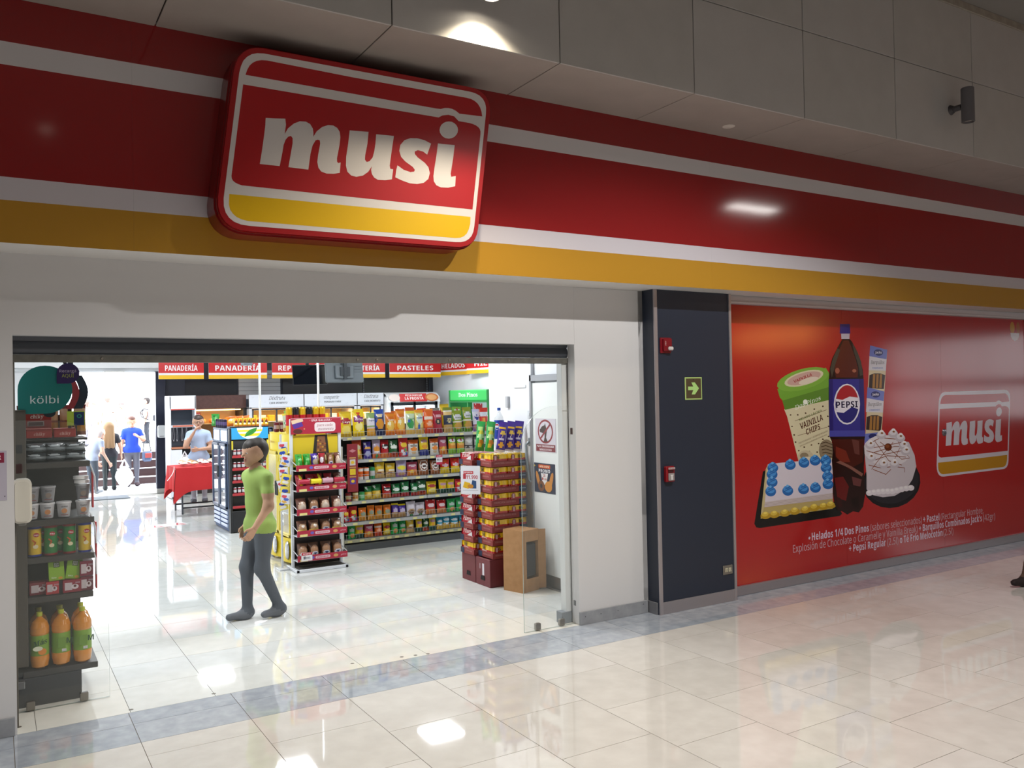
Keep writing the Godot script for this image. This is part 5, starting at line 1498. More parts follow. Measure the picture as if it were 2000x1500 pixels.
func bread_table() -> void:
	var t := thing("bread_table", "folding table with thin dark legs under the red cloth", "table", V(2.98, 0, -9.1))
	obj("tabletop", MB.new().box(V(0, 0.715, 0), V(1.1, 0.03, 0.74), 0.006), M("d8d4cc", 0.5), t)
	for sx in [-0.46, 0.46]:
		for sz in [-0.3, 0.3]:
			obj("leg", MB.new().tube([V(sx, 0.7, sz), V(sx, 0.0, sz)], 0.014, 8), M("55585e", 0.4, 0.5), t)
	obj("stretcher", MB.new().tube([V(-0.46, 0.1, -0.3), V(0.46, 0.1, -0.3)], 0.013, 8), M("2c2c30", 0.5), t)
	obj("stretcher", MB.new().tube([V(-0.46, 0.1, 0.3), V(0.46, 0.1, 0.3)], 0.013, 8), M("2c2c30", 0.5), t)
	# cloth: top plus skirt with folds and pointed corners
	var cloth := MB.new()
	cloth.box(V(2.98, 0.735, -9.1), V(1.12, 0.006, 0.76))
	var hw := 0.565
	var hd := 0.385
	var edge := [[-hw, -hd], [-hw, hd], [hw, hd], [hw, -hd], [-hw, -hd]]
	for e in 4:
		var a := Vector2(edge[e][0], edge[e][1])
		var b := Vector2(edge[e + 1][0], edge[e + 1][1])
		var nrm := Vector2(-(b - a).y, (b - a).x).normalized() * -1.0
		if nrm.dot((a + b) * 0.5) < 0:
			nrm = -nrm
		cloth.surf(24, 6, func(u: float, v: float) -> Vector3:
			var drop: float = 0.36 + 0.2 * pow(absf(u - 0.5) * 2.0, 5.0)
			var corner: float = pow(absf(u - 0.5) * 2.0, 6.0)
			var fold: float = 0.02 * sin(u * 19.0 + e) * v + 0.05 * corner * v + 0.006
			var q := a.lerp(b, u) + nrm * fold + (b - a).normalized() * corner * v * 0.05 * signf(u - 0.5)
			return V(2.98 + q.x, 0.738 - drop * v, -9.1 + q.y))
	tag(obj("red_tablecloth", cloth, M("cc2428", 0.7)), "bright red cloth hanging in folds over the bread table", "tablecloth")
	var rb := obj("paper_streamer", MB.new().surf(2, 10, func(u: float, v: float) -> Vector3: return V(2.44 - 0.1 * v * v, 0.76 - 0.22 * v, -8.78 + 0.05 * u + 0.02 * sin(v * 5.0))), M("f4f0ee", 0.6))
	rb.position = V(-0.05, 0.01, 0.03)
	tag(rb, "strip of white paper hanging over the red cloth's left corner", "paper")
	for k in 12:
		var bg := pouch("bread_bag", ["bread", "bread2", "bread3"][k % 3], V(0.12, 0.2, 0.07), V(2.58 + 0.16 * (k % 6), 0.787, -8.9 - 0.26 * (k / 6)), "%s bread bag on the red table, %s row, %s from left" % [["pale", "golden", "pinkish"][k % 3], ["front", "rear"][k / 6], ordinal(k % 6)], "bread bag", "bread bags on the red table")
		bg.rotation = V(-PI / 2 + 0.1, 0.12 * sin(k * 2.0), 0)

# pack designs: colour words, base colour, then marks: b = band (v0, v1), e = ellipse (cx, cy, rx, ry)
const PACKS := {
	"lays": ["yellow", "e6c416", [["b", 0.0, 0.1, "b8940e"], ["e", 0.5, 0.28, 0.34, 0.16, "f2dc6a"], ["e", 0.5, 0.62, 0.4, 0.12, "a81c28"], ["b", 0.93, 1.0, "d0ac12"]]],
	"ruf": ["bright yellow", "f0d20e", [["b", 0.0, 0.14, "b9980c"], ["e", 0.52, 0.38, 0.32, 0.17, "f8ea92"], ["e", 0.5, 0.66, 0.44, 0.13, "8c2470"], ["e", 0.5, 0.88, 0.2, 0.04, "d84a20"]]],
	"cas": ["green and white", "8fae6a", [["b", 0.0, 0.3, "c88a26"], ["e", 0.5, 0.2, 0.4, 0.16, "e0a438"], ["b", 0.42, 0.72, "e6e2ec"], ["b", 0.3, 0.36, "d8c0c8"]]],
	"blu": ["dark blue", "1c46ac", [["b", 0.0, 0.3, "1f2a50"], ["e", 0.5, 0.44, 0.38, 0.22, "da921c"], ["b", 0.62, 0.68, "23345c"], ["e", 0.5, 0.76, 0.32, 0.08, "e6d2a4"]]],
	"ora": ["orange", "e68a14", [["b", 0.0, 0.14, "d0660c"], ["e", 0.5, 0.42, 0.42, 0.24, "f0c252"], ["e", 0.35, 0.5, 0.16, 0.1, "f6eecc"], ["e", 0.5, 0.72, 0.4, 0.1, "da6e0c"], ["b", 0.94, 1.0, "c85a10"]]],
	"tos": ["pale green", "cfe2c2", [["b", 0.0, 0.2, "ddb050"], ["e", 0.5, 0.42, 0.4, 0.2, "349a4e"], ["e", 0.3, 0.55, 0.14, 0.08, "2c5ab4"], ["b", 0.88, 1.0, "e8da48"]]],
	"pal": ["pale yellow", "e0cf78", [["b", 0.0, 0.22, "c8a050"], ["e", 0.5, 0.6, 0.38, 0.2, "dae6d4"], ["e", 0.38, 0.3, 0.16, 0.11, "2a5cb2"], ["b", 0.88, 1.0, "ee9c1c"]]],
	"fla": ["flame orange", "e8660e", [["b", 0.0, 0.22, "c43c16"], ["e", 0.5, 0.4, 0.34, 0.08, "f2b492"], ["b", 0.56, 0.7, "f4ded0"], ["b", 0.92, 1.0, "f08a2c"]]],
	"crm": ["crimson", "a81a32", [["b", 0.0, 0.2, "8a1428"], ["e", 0.44, 0.5, 0.3, 0.14, "2c2428"], ["e", 0.42, 0.5, 0.12, 0.06, "c8b48a"], ["e", 0.55, 0.76, 0.34, 0.07, "dcaab2"]]],
	"oli": ["olive green", "86981a", [["b", 0.0, 0.16, "5c8a20"], ["e", 0.5, 0.28, 0.4, 0.16, "c8963a"], ["b", 0.45, 0.52, "ded6c8"], ["e", 0.5, 0.68, 0.4, 0.13, "dcd8e2"]]],
	"kas": ["olive and navy", "7c8c22", [["b", 0.0, 0.3, "c09a58"], ["b", 0.3, 0.66, "24344e"], ["e", 0.55, 0.48, 0.32, 0.08, "d8ca92"], ["b", 0.66, 0.8, "e4be78"], ["b", 0.8, 0.9, "ece4d4"]]],
	"pro": ["white and purple", "dcd8ea", [["b", 0.0, 0.34, "8c5c9c"], ["e", 0.5, 0.2, 0.4, 0.14, "a67a5c"], ["e", 0.5, 0.62, 0.38, 0.1, "2c2c90"], ["b", 0.86, 1.0, "c8ccec"]]],
	"rew": ["red and white", "da2e1a", [["b", 0.0, 0.24, "d87a4a"], ["e", 0.42, 0.42, 0.3, 0.16, "f0a040"], ["b", 0.6, 0.8, "e2e6f2"], ["e", 0.7, 0.5, 0.22, 0.16, "c82018"]]],
	"dor": ["orange and gold", "c24a18", [["b", 0.0, 0.42, "d89a2c"], ["e", 0.5, 0.3, 0.24, 0.2, "f0cc50"], ["e", 0.5, 0.6, 0.36, 0.13, "cfc8a4"], ["b", 0.85, 1.0, "a8341a"]]],
	"pur": ["purple", "372882", [["b", 0.0, 0.2, "4a3a9c"], ["e", 0.5, 0.3, 0.38, 0.16, "aeb0d8"], ["e", 0.5, 0.62, 0.42, 0.06, "e2a634"], ["e", 0.2, 0.88, 0.14, 0.08, "e4e4ee"]]],
	"lil": ["lilac and orange", "b4a2ba", [["b", 0.0, 0.24, "c85c2a"], ["e", 0.5, 0.14, 0.16, 0.12, "238a4e"], ["e", 0.5, 0.5, 0.4, 0.16, "e0902a"], ["e", 0.5, 0.34, 0.3, 0.06, "ece8e4"]]],
	"red": ["red and black", "b61c22", [["b", 0.0, 0.26, "d6743a"], ["e", 0.5, 0.62, 0.4, 0.15, "1a181c"], ["e", 0.5, 0.58, 0.3, 0.06, "eae4e4"], ["b", 0.9, 1.0, "8a1418"]]],
	"grn": ["dark green", "1d5c32", [["b", 0.0, 0.28, "b84a26"], ["e", 0.5, 0.24, 0.3, 0.1, "8a2a20"], ["e", 0.5, 0.6, 0.38, 0.12, "e8eee4"], ["e", 0.25, 0.9, 0.12, 0.07, "e6ece6"]]],
	"can": ["red candy", "c6222e", [["e", 0.5, 0.62, 0.34, 0.14, "e8c22a"], ["e", 0.3, 0.3, 0.14, 0.1, "dce4ec"], ["e", 0.65, 0.36, 0.14, 0.1, "3a9a4c"], ["e", 0.5, 0.14, 0.16, 0.1, "e6e2ea"], ["e", 0.78, 0.16, 0.1, 0.1, "3a5ab8"]]],
	"who": ["white and orange", "e2ded8", [["b", 0.74, 1.0, "c4561a"], ["e", 0.5, 0.62, 0.36, 0.1, "8c8880"], ["e", 0.5, 0.42, 0.32, 0.14, "ec8a2a"], ["e", 0.5, 0.22, 0.24, 0.08, "d8b88a"]]],
	"yeb": ["yellow and navy", "e8ca1c", [["b", 0.0, 0.32, "222e7a"], ["e", 0.5, 0.46, 0.32, 0.12, "e09a26"], ["e", 0.5, 0.76, 0.38, 0.09, "b6888e"]]],
	"gre": ["silver grey", "b6b2ac", [["b", 0.0, 0.24, "cfc2a4"], ["b", 0.36, 0.46, "2a2a28"], ["e", 0.5, 0.72, 0.4, 0.14, "dcdcd8"], ["e", 0.3, 0.3, 0.2, 0.06, "5c5850"], ["b", 0.9, 1.0, "86847e"]]],
	"lim": ["lime green", "84b834", [["b", 0.3, 0.6, "d88a2a"], ["e", 0.5, 0.58, 0.4, 0.08, "e8b450"], ["e", 0.5, 0.78, 0.38, 0.12, "e6e2ec"], ["e", 0.5, 0.86, 0.08, 0.1, "a83a30"]]],
	"nut": ["yellow nut", "e2ba24", [["b", 0.0, 0.5, "cda668"], ["e", 0.6, 0.5, 0.4, 0.08, "ece2cc"], ["e", 0.4, 0.3, 0.4, 0.05, "7a3a24"], ["e", 0.35, 0.8, 0.2, 0.08, "efe0a0"]]],
	"pop": ["lilac and yellow", "b4a6ca", [["b", 0.0, 0.28, "8c5a9e"], ["e", 0.5, 0.54, 0.42, 0.14, "e8da36"], ["e", 0.5, 0.16, 0.4, 0.08, "c89a6a"]]],
	"pnk": ["pink and orange", "b0405c", [["b", 0.0, 0.45, "da7c2a"], ["e", 0.5, 0.74, 0.38, 0.1, "d8b8c4"], ["e", 0.4, 0.3, 0.2, 0.12, "ecc04a"]]],
	"brn": ["brown ringed", "9a5a34", [["e", 0.5, 0.6, 0.42, 0.36, "e6e0da"], ["e", 0.5, 0.6, 0.36, 0.3, "884822"], ["e", 0.5, 0.58, 0.3, 0.18, "f0ece8"], ["e", 0.5, 0.56, 0.16, 0.06, "4a2a1c"]]],
	"rey": ["red over yellow", "d81e1a", [["b", 0.0, 0.42, "e8c61a"], ["e", 0.5, 0.56, 0.38, 0.1, "d4b4c2"], ["e", 0.5, 0.84, 0.16, 0.06, "e89a2a"]]],
	"ggo": ["green and gold", "1c6a34", [["b", 0.0, 0.55, "dcb43a"], ["e", 0.5, 0.3, 0.26, 0.2, "f0d468"], ["e", 0.22, 0.86, 0.14, 0.09, "e8ece8"]]],
	"gwr": ["green with red foot", "1c7a40", [["b", 0.0, 0.26, "b0282c"], ["e", 0.5, 0.56, 0.4, 0.13, "e8f0e8"], ["e", 0.25, 0.86, 0.12, 0.08, "e4ece4"]]],
	"cly": ["clear yellow", "e4c41c", [["b", 0.0, 0.3, "1f4a3c"], ["e", 0.5, 0.66, 0.38, 0.12, "b8869a"], ["e", 0.5, 0.42, 0.2, 0.12, "e89a2a"]]],
	"ory": ["orange with grey badge", "e0701a", [["b", 0.0, 0.5, "d6942c"], ["e", 0.5, 0.52, 0.36, 0.14, "8e9a86"], ["b", 0.9, 1.0, "f08a30"]]],
	"pub": ["purple with yellow top", "4a2f9a", [["b", 0.88, 1.0, "e8d424"], ["e", 0.5, 0.5, 0.38, 0.16, "c6b8d8"], ["b", 0.0, 0.35, "b48a58"]]],
	"whi": ["white with bowl", "dcd4de", [["e", 0.5, 0.3, 0.4, 0.2, "b8946a"], ["e", 0.5, 0.28, 0.3, 0.13, "6a4a34"], ["e", 0.5, 0.05, 0.2, 0.06, "3a8a4c"]]],
	"rsp": ["red spotted", "ba1e24", [["b", 0.0, 0.35, "c87a3c"], ["e", 0.5, 0.62, 0.38, 0.12, "dcc4c8"], ["e", 0.2, 0.94, 0.07, 0.03, "f0e8e8"], ["e", 0.5, 0.94, 0.07, 0.03, "f0e8e8"], ["e", 0.8, 0.94, 0.07, 0.03, "f0e8e8"]]],
	"egr": ["emerald", "1f9a4a", [["e", 0.5, 0.6, 0.36, 0.12, "a8b8b0"], ["e", 0.55, 0.24, 0.3, 0.16, "d8924a"]]],
	"tea": ["teal", "2a98b8", [["b", 0.0, 0.42, "d2a83a"], ["e", 0.5, 0.64, 0.42, 0.1, "e8eef0"], ["e", 0.5, 0.4, 0.42, 0.06, "dce6ec"]]],
	"bread": ["pale bread", "e6d8c8", [["e", 0.5, 0.5, 0.4, 0.34, "d8b48c"], ["e", 0.5, 0.6, 0.2, 0.1, "f4ece4"]]],
	"bread2": ["golden bread", "e4c8a0", [["e", 0.5, 0.5, 0.4, 0.36, "c88a4a"], ["e", 0.45, 0.6, 0.16, 0.1, "f0e2cc"]]],
	"bread3": ["pink bread", "ecdcd8", [["e", 0.5, 0.5, 0.4, 0.36, "d8a898"], ["e", 0.5, 0.3, 0.2, 0.1, "f8f0ee"]]],
	"loaf": ["bagged sliced loaf", "6a3a2a", [["e", 0.5, 0.42, 0.42, 0.34, "c4a48c"], ["e", 0.5, 0.36, 0.34, 0.2, "dccab8"], ["b", 0.0, 0.14, "d8c8b4"]]],
	"loafy": ["bagged yellow-label loaf", "6c4430", [["e", 0.5, 0.44, 0.42, 0.34, "b8906c"], ["b", 0.08, 0.32, "e0c460"], ["e", 0.5, 0.55, 0.2, 0.1, "e6dcd0"]]],
	"loafw": ["bagged seeded loaf", "5c3826", [["e", 0.5, 0.44, 0.42, 0.36, "a87c5c"], ["e", 0.5, 0.24, 0.32, 0.16, "d8dce4"], ["e", 0.5, 0.26, 0.14, 0.06, "4a5a8a"]]],
	"bis": ["red biscuit", "a01c2c", [["b", 0.0, 0.2, "8a1826"], ["e", 0.3, 0.5, 0.22, 0.2, "e6dce0"], ["e", 0.7, 0.5, 0.22, 0.3, "7a3a2c"]]],
	"bisy": ["red biscuit with yellow label", "9c1c28", [["e", 0.5, 0.5, 0.2, 0.5, "e8d41c"], ["e", 0.85, 0.5, 0.2, 0.34, "6a3226"]]],
	"lgr": ["green checked", "2fa03a", [["e", 0.3, 0.3, 0.14, 0.12, "8ad07a"], ["e", 0.65, 0.6, 0.16, 0.12, "8ad07a"], ["e", 0.4, 0.8, 0.14, 0.08, "2a6a2a"]]],
	"vio": ["violet", "4a2f9c", [["e", 0.5, 0.4, 0.4, 0.2, "b8a48a"], ["e", 0.5, 0.75, 0.34, 0.1, "d8d0e8"]]],
	"foil": ["dark foil", "2c3438", [["b", 0.3, 0.55, "8a9498"], ["e", 0.4, 0.7, 0.3, 0.1, "b8c0c4"], ["e", 0.6, 0.2, 0.3, 0.1, "6a767c"]]],
	"coff": ["brown coffee", "8a4a2c", [["b", 0.5, 0.85, "c8a484"], ["b", 0.1, 0.42, "b8822c"], ["b", 0.9, 1.0, "7a2a24"]]],
	"hang": ["assorted candy", "d8d8e0", [["e", 0.4, 0.7, 0.3, 0.14, "c83a4a"], ["e", 0.6, 0.45, 0.3, 0.14, "3a5ab8"], ["e", 0.4, 0.2, 0.3, 0.12, "e0a83a"]]],
	"hang2": ["yellow candy", "e8d458", [["e", 0.5, 0.6, 0.34, 0.16, "2a4ab0"], ["e", 0.5, 0.25, 0.34, 0.14, "e8e4e8"]]],
	"stg": ["green tall chip", "2f9a48", [["e", 0.45, 0.75, 0.36, 0.06, "b8e08a"], ["e", 0.55, 0.62, 0.3, 0.06, "d8d24a"], ["e", 0.5, 0.48, 0.4, 0.08, "bfe6a4"], ["e", 0.6, 0.3, 0.3, 0.1, "d88a2a"], ["e", 0.45, 0.18, 0.26, 0.05, "e0c83a"]]],
	"stp": ["purple tall chip", "40288c", [["e", 0.45, 0.78, 0.36, 0.06, "e8b42a"], ["e", 0.55, 0.6, 0.34, 0.07, "e6c04a"], ["e", 0.45, 0.42, 0.3, 0.05, "d8cfe6"], ["e", 0.5, 0.22, 0.34, 0.07, "e8a82a"], ["b", 0.0, 0.06, "cfc8da"]]],
}

func pouch_mesh(key: String) -> ArrayMesh:
	var id := "pouch_" + key
	if cache.has(id):
		return cache[id]
	var base: String = PACKS[key][1]
	var marks: Array = PACKS[key][2]
	var h := float(key.hash() % 100)
	var shape := func(u: float, v: float, s: float) -> Vector3:
		var fat: float = pow(maxf(sin(PI * u), 0.0), 0.55) * pow(maxf(sin(PI * clampf((v - 0.05) / 0.9, 0, 1)), 0.0), 0.6)
		var wr: float = 0.035 * sin(u * 17.0 + v * 9.0 + h) * sin(v * 14.0 + h * 0.7) + 0.03 * sin(u * 31.0 + h) * pow(absf(v - 0.5) * 2.0, 3.0)
		var w: float = 1.0 - 0.07 * sin(PI * v)
		return V((u - 0.5) * w, v, s * (0.5 * fat + 0.012) + wr * (0.35 + 0.65 * fat) * 0.6)
	var tone := func(u: float, v: float) -> Color:
		var c: String = base
		for m in marks:
			if m[0] == "b":
				if v >= m[1] and v <= m[2]:
					c = m[3]
			elif pow((u - m[1]) / m[3], 2) + pow((v - m[2]) / m[4], 2) < 1.0:
				c = m[5]
		return Color(c)
	var mb := MB.new()
	mb.surf(12, 16, func(u: float, v: float) -> Vector3: return shape.call(u, v, 1.0), tone)
	mb.surf(5, 8, func(u: float, v: float) -> Vector3: return shape.call(1.0 - u, v, -1.0), func(_u: float, _v: float) -> Color: return Color(base))
	cache[id] = mb.mesh()
	return cache[id]

func foil() -> StandardMaterial3D:
	return M("ffffff", 0.28, 0.0, "tintcoat", 0.35)

func pouch(called: String, key: String, size: Vector3, at: Vector3, label: String, category: String, group := "") -> MeshInstance3D:
	var o := obj(called, pouch_mesh(key), foil())
	o.position = at
	o.scale = size
	tag(o, label, category, group)
	return o

func pack_text(o: MeshInstance3D, s: String, y: float, h: float, hex: String, wide: float, skew := 0.2) -> void:
	var p := ink(0.001)
	p.text(s, 0, 0, h, hex, 0.5, wide, "b", skew)
	print_on(o, "lettering", p, V(0, y, 0.56), Vector3.ZERO, 0.4)

func ordinal(n: int) -> String:
	return ["first", "second", "third", "fourth", "fifth", "sixth", "seventh", "eighth", "ninth", "tenth", "eleventh", "twelfth", "thirteenth", "fourteenth", "fifteenth", "sixteenth"][n]

func build_goods() -> void:
	gondola()
	biscuit_rack()
	case_stack()
	left_shelf()
	cooler_tops()

func gondola() -> void:
	var t := thing("snack_gondola", "long grey shop shelving unit filled with snack bags", "shelving", V(0, 0, 0))
	var grey := M("a8a9a6", 0.4, 0.2)
	var zf := -4.15
	obj("back_panel", MB.new().box(V(4.55, 0.75, -4.62), V(2.16, 1.4, 0.02)), M("26282c", 0.6), t)
	for x in [3.47, 4.55, 5.63]:
		obj("upright", MB.new().box(V(x, 0.74, -4.6), V(0.04, 1.46, 0.05), 0.003), M("8a8c8e", 0.4, 0.3), t)
	obj("end_panel", MB.new().box(V(3.475, 0.62, -4.38), V(0.012, 1.2, 0.44), 0.003), M("d2d4d8", 0.4), t)
	obj("plinth", MB.new().box(V(4.55, 0.035, -4.32), V(2.14, 0.07, 0.5)), M("4c4e50", 0.6), t)
	var ys := [1.29, 1.02, 0.78, 0.535, 0.287, 0.085]
	for i in 6:
		var y: float = ys[i]
		for s in 2:
			var x0 := 3.48 + 1.075 * s
			obj("shelf", MB.new().box(V(x0 + 0.535, y + 0.022, -4.37), V(1.068, 0.014, 0.44)), grey, t)
			obj("shelf_lip", MB.new().box(V(x0 + 0.535, y + 0.018, zf), V(1.07, 0.036, 0.012), 0.003), M("b4b5b2", 0.35, 0.2) if i < 5 else M("b2b094", 0.4), t)
			var g := MB.new()
			g.tube([V(x0 + 0.01, y + 0.1, zf + 0.012), V(x0 + 1.06, y + 0.1, zf + 0.012)], 0.0022, 5)
			g.tube([V(x0 + 0.01, y + 0.04, zf + 0.012), V(x0 + 1.06, y + 0.04, zf + 0.012)], 0.0018, 5)
			for k in 27:
				g.box(V(x0 + 0.02 + k * 0.0396, y + 0.07, zf + 0.012), V(0.0016, 0.062, 0.0016))
			obj("wire_guard", g, M("c4c6c8", 0.3, 0.7), t)
		var n := 9 if i < 5 else 16
		for k in n:
			var tg := obj("price_tag", tag_mesh(), M("e4dc98", 0.5), t)
			tg.position = V(3.56 + (k + 0.25 * sin(k * 5.3 + i * 2.0)) * 1.95 / n, y + 0.018, zf + 0.008)
	var hd := thing("shelf_talker", "pink and white price card clipped under the second snack shelf", "price card", V(4.72, 1.0, zf + 0.02))
	obj("card", MB.new().box(V(0, 0, 0), V(0.085, 0.12, 0.002)), M("e6e2e6", 0.5), hd)
	var p := ink()
	p.rect(-0.042, 0.03, 0.042, 0.06, "c02a48").rect(-0.042, -0.06, 0.042, -0.03, "c02a48").text("OFERTA", 0, 0.038, 0.013, "f4e8ea", 0.5, 0.06).text("₡825", 0, -0.01, 0.018, "8a8a90", 0.5)
	print_on(hd, "card_print", p, V(0, 0, 0.0012))
	# rows of packs: [x positions], [designs]
	var rows := [
		[[3.55, 3.715, 3.87, 3.985, 4.12, 4.255, 4.385, 4.51, 4.635, 4.77, 4.91, 5.045, 5.19, 5.32, 5.43], ["lays", "ruf", "cas", "blu", "ora", "ora", "tos", "pal", "fla", "crm", "kas", "oli", "oli", "pro", "rew"]],
		[[3.69, 3.82, 3.93, 4.04, 4.155, 4.285, 4.42, 4.57, 4.705, 4.835, 4.96, 5.08, 5.2, 5.33, 5.44], ["dor", "pur", "lil", "red", "grn", "can", "who", "yeb", "who", "pnk", "lim", "lim", "gre", "gre", "gre"]],
		[[3.97, 4.11, 4.25, 4.4, 4.555, 4.71, 4.85, 5.0, 5.14, 5.28, 5.42], ["nut", "nut", "pop", "pnk", "brn", "brn", "rey", "rey", "nut", "rey", "pop"]],
		[[3.82, 3.93, 4.055, 4.18, 4.3, 4.42, 4.52, 4.66, 4.81, 4.93, 5.05, 5.18, 5.3, 5.43], ["ggo", "ggo", "red", "gwr", "gwr", "gwr", "grn", "lays", "cly", "cly", "can", "red", "grn", "cly"]],
		[[3.535, 3.63, 3.74, 3.85, 3.95, 4.055, 4.16, 4.255, 4.37, 4.5, 4.64, 4.79, 4.93, 5.06, 5.2, 5.34], ["can", "can", "ory", "ory", "ory", "ory", "pub", "pub", "whi", "whi", "rsp", "rsp", "egr", "egr", "rsp", "whi"]],
		[[3.6, 3.7, 3.815, 3.94, 4.05, 4.15, 4.255, 4.36, 4.475, 4.57, 4.66, 4.76, 4.855, 4.97, 5.1, 5.25], ["egr", "cly", "pnk", "fla", "lays", "egr", "egr", "nut", "cly", "grn", "cly", "tea", "tea", "tea", "tea", "cly"]],
	]
	var hs := [0.30, 0.215, 0.18, 0.165, 0.165, 0.165]
	for r in 6:
		for i in rows[r][0].size():
			var key: String = rows[r][1][i]
			var x: float = rows[r][0][i]
			var nx: float = rows[r][0][i + 1] if i + 1 < rows[r][0].size() else x + 0.13
			var w: float = clampf(nx - x, 0.09, 0.16) * (1.0 if r > 0 else 1.02)
			var h: float = hs[r] * (1.0 + 0.07 * sin(i * 2.7 + r * 1.3))
			var o := pouch("snack_bag", key, V(w * 0.93, h, 0.07), V(x, ys[r] + 0.037, -4.235 + 0.006 * sin(i * 4.1)), "%s snack bag on %s gondola shelf, %s from left" % [PACKS[key][0], ["top", "second", "third", "fourth", "fifth", "bottom"][r], ordinal(i)], "snack bag", "snack bags on the gondola")
			o.rotation = V(-0.1 - 0.03 * sin(i * 3.0), 0.04 * sin(i * 5.0 + r), 0.015 * sin(i * 7.0 + r * 2.0))
			if r == 0:
				var word: String = ["Lays", "Ruffles", "Papas", "", "Cheetos", "Tortis", "Tosh", "Quaker", "Picaritas", "", "KAS", "Snacks", "Snacks", "PRO", "Max"][i]
				if word:
					pack_text(o, word, 0.55 if i == 0 else 0.62 if i < 9 else 0.45 if i == 10 else 0.62, 0.07, ["f4ecec", "f0e4f0", "5a6a8a", "", "f6ecd8", "f6ecd8", "2a8a44", "3a6ab0", "fff0e4", "", "24344e", "5a7a1c", "5a7a1c", "f0f0f8", "f8f0f0"][i], 0.62)
	# a second line of packs on top, standing behind the first
	for i in 11:
		var key: String = ["lays", "ruf", "cas", "ora", "who", "rew", "gre", "lays", "lim", "rew", "rsp"][i]
		var o := pouch("snack_bag", key, V(0.13, 0.29 + 0.03 * sin(i * 2.0), 0.06), V([3.6, 3.78, 4.0, 4.28, 4.46, 4.63, 4.8, 4.96, 5.12, 5.28, 5.44][i], 1.338 + (0.03 if i > 4 else 0.0), -4.4), "%s snack bag, rear line atop the gondola, %s from left" % [PACKS[key][0], ordinal(i)], "snack bag", "snack bags on the gondola")
		o.rotation = V(-0.1, 0.05 * sin(i * 5.0), 0.04 * sin(i * 3.0))
	# cans at the left of the third and fourth shelves
	for k in 7:
		var lo := k >= 4
		var x: float = [3.65, 3.71, 3.785, 3.86, 3.555, 3.64, 3.72][k]
		var cols: Array = [["e0641c", "e06a1c", "c8901c"], ["e86a1c", "e4641c", "e8e2dc"], ["e8641c", "e06a1c", "e8e2dc"], ["2a8a4c", "c9ccd0", "2a8a4c"], ["7a2a34", "c9b48a", "8a2430"], ["d8a04a", "d08a3a", "e8d8b8"], ["3a9a54", "8ac89a", "3a9a54"]][k]
		can("food_can", "%s food can on the %s gondola shelf, %s from the left end" % [["amber", "orange with white patch", "orange", "green", "dark red", "tan", "light green"][k], "fourth" if lo else "third", ordinal(k - 4 if lo else k)], V(x, (0.565 if lo else 0.81), -4.2), 0.032 if not lo else 0.036, 0.15 if not lo else 0.11, cols, "cans on the gondola")
		if not lo:
			can("food_can", "%s food can, rear line of third gondola shelf, %s from left" % [["amber", "orange", "orange", "green"][k], ordinal(k)], V(x + 0.01, 0.81, -4.29), 0.032, 0.15, cols, "cans on the gondola")
	# red strip display on the left end
	var sd := thing("strip_display", "tall dark red card display with printed snacks at the left end of the gondola", "display", V(3.575, 0.7, -4.1))
	obj("card", MB.new().box(V(0, 0.27, 0), V(0.13, 0.56, 0.01), 0.002), M("8e2430", 0.4), sd)
	p = ink()
	p.flat([-0.045, 0.47, 0, 0.49, 0.045, 0.47, 0, 0.45], "c8848c")
	for k in 3:
		p.rect(-0.04, 0.38 - k * 0.11, 0.04, 0.395 - k * 0.11, "c89a5a").rect(-0.035, 0.3 - k * 0.11, 0.035, 0.37 - k * 0.11, ["d8d0c8", "e8cc2a", "5a3a9c"][k]).ell(0, 0.335 - k * 0.11, 0.022, 0.018, "e8c02a")
	print_on(sd, "card_print", p, V(0, 0, 0.0055))

func tag_mesh() -> ArrayMesh:
	if not cache.has("tag"):
		cache["tag"] = MB.new().box(V(0, 0, 0), V(0.055, 0.026, 0.002)).mesh()
	return cache["tag"]

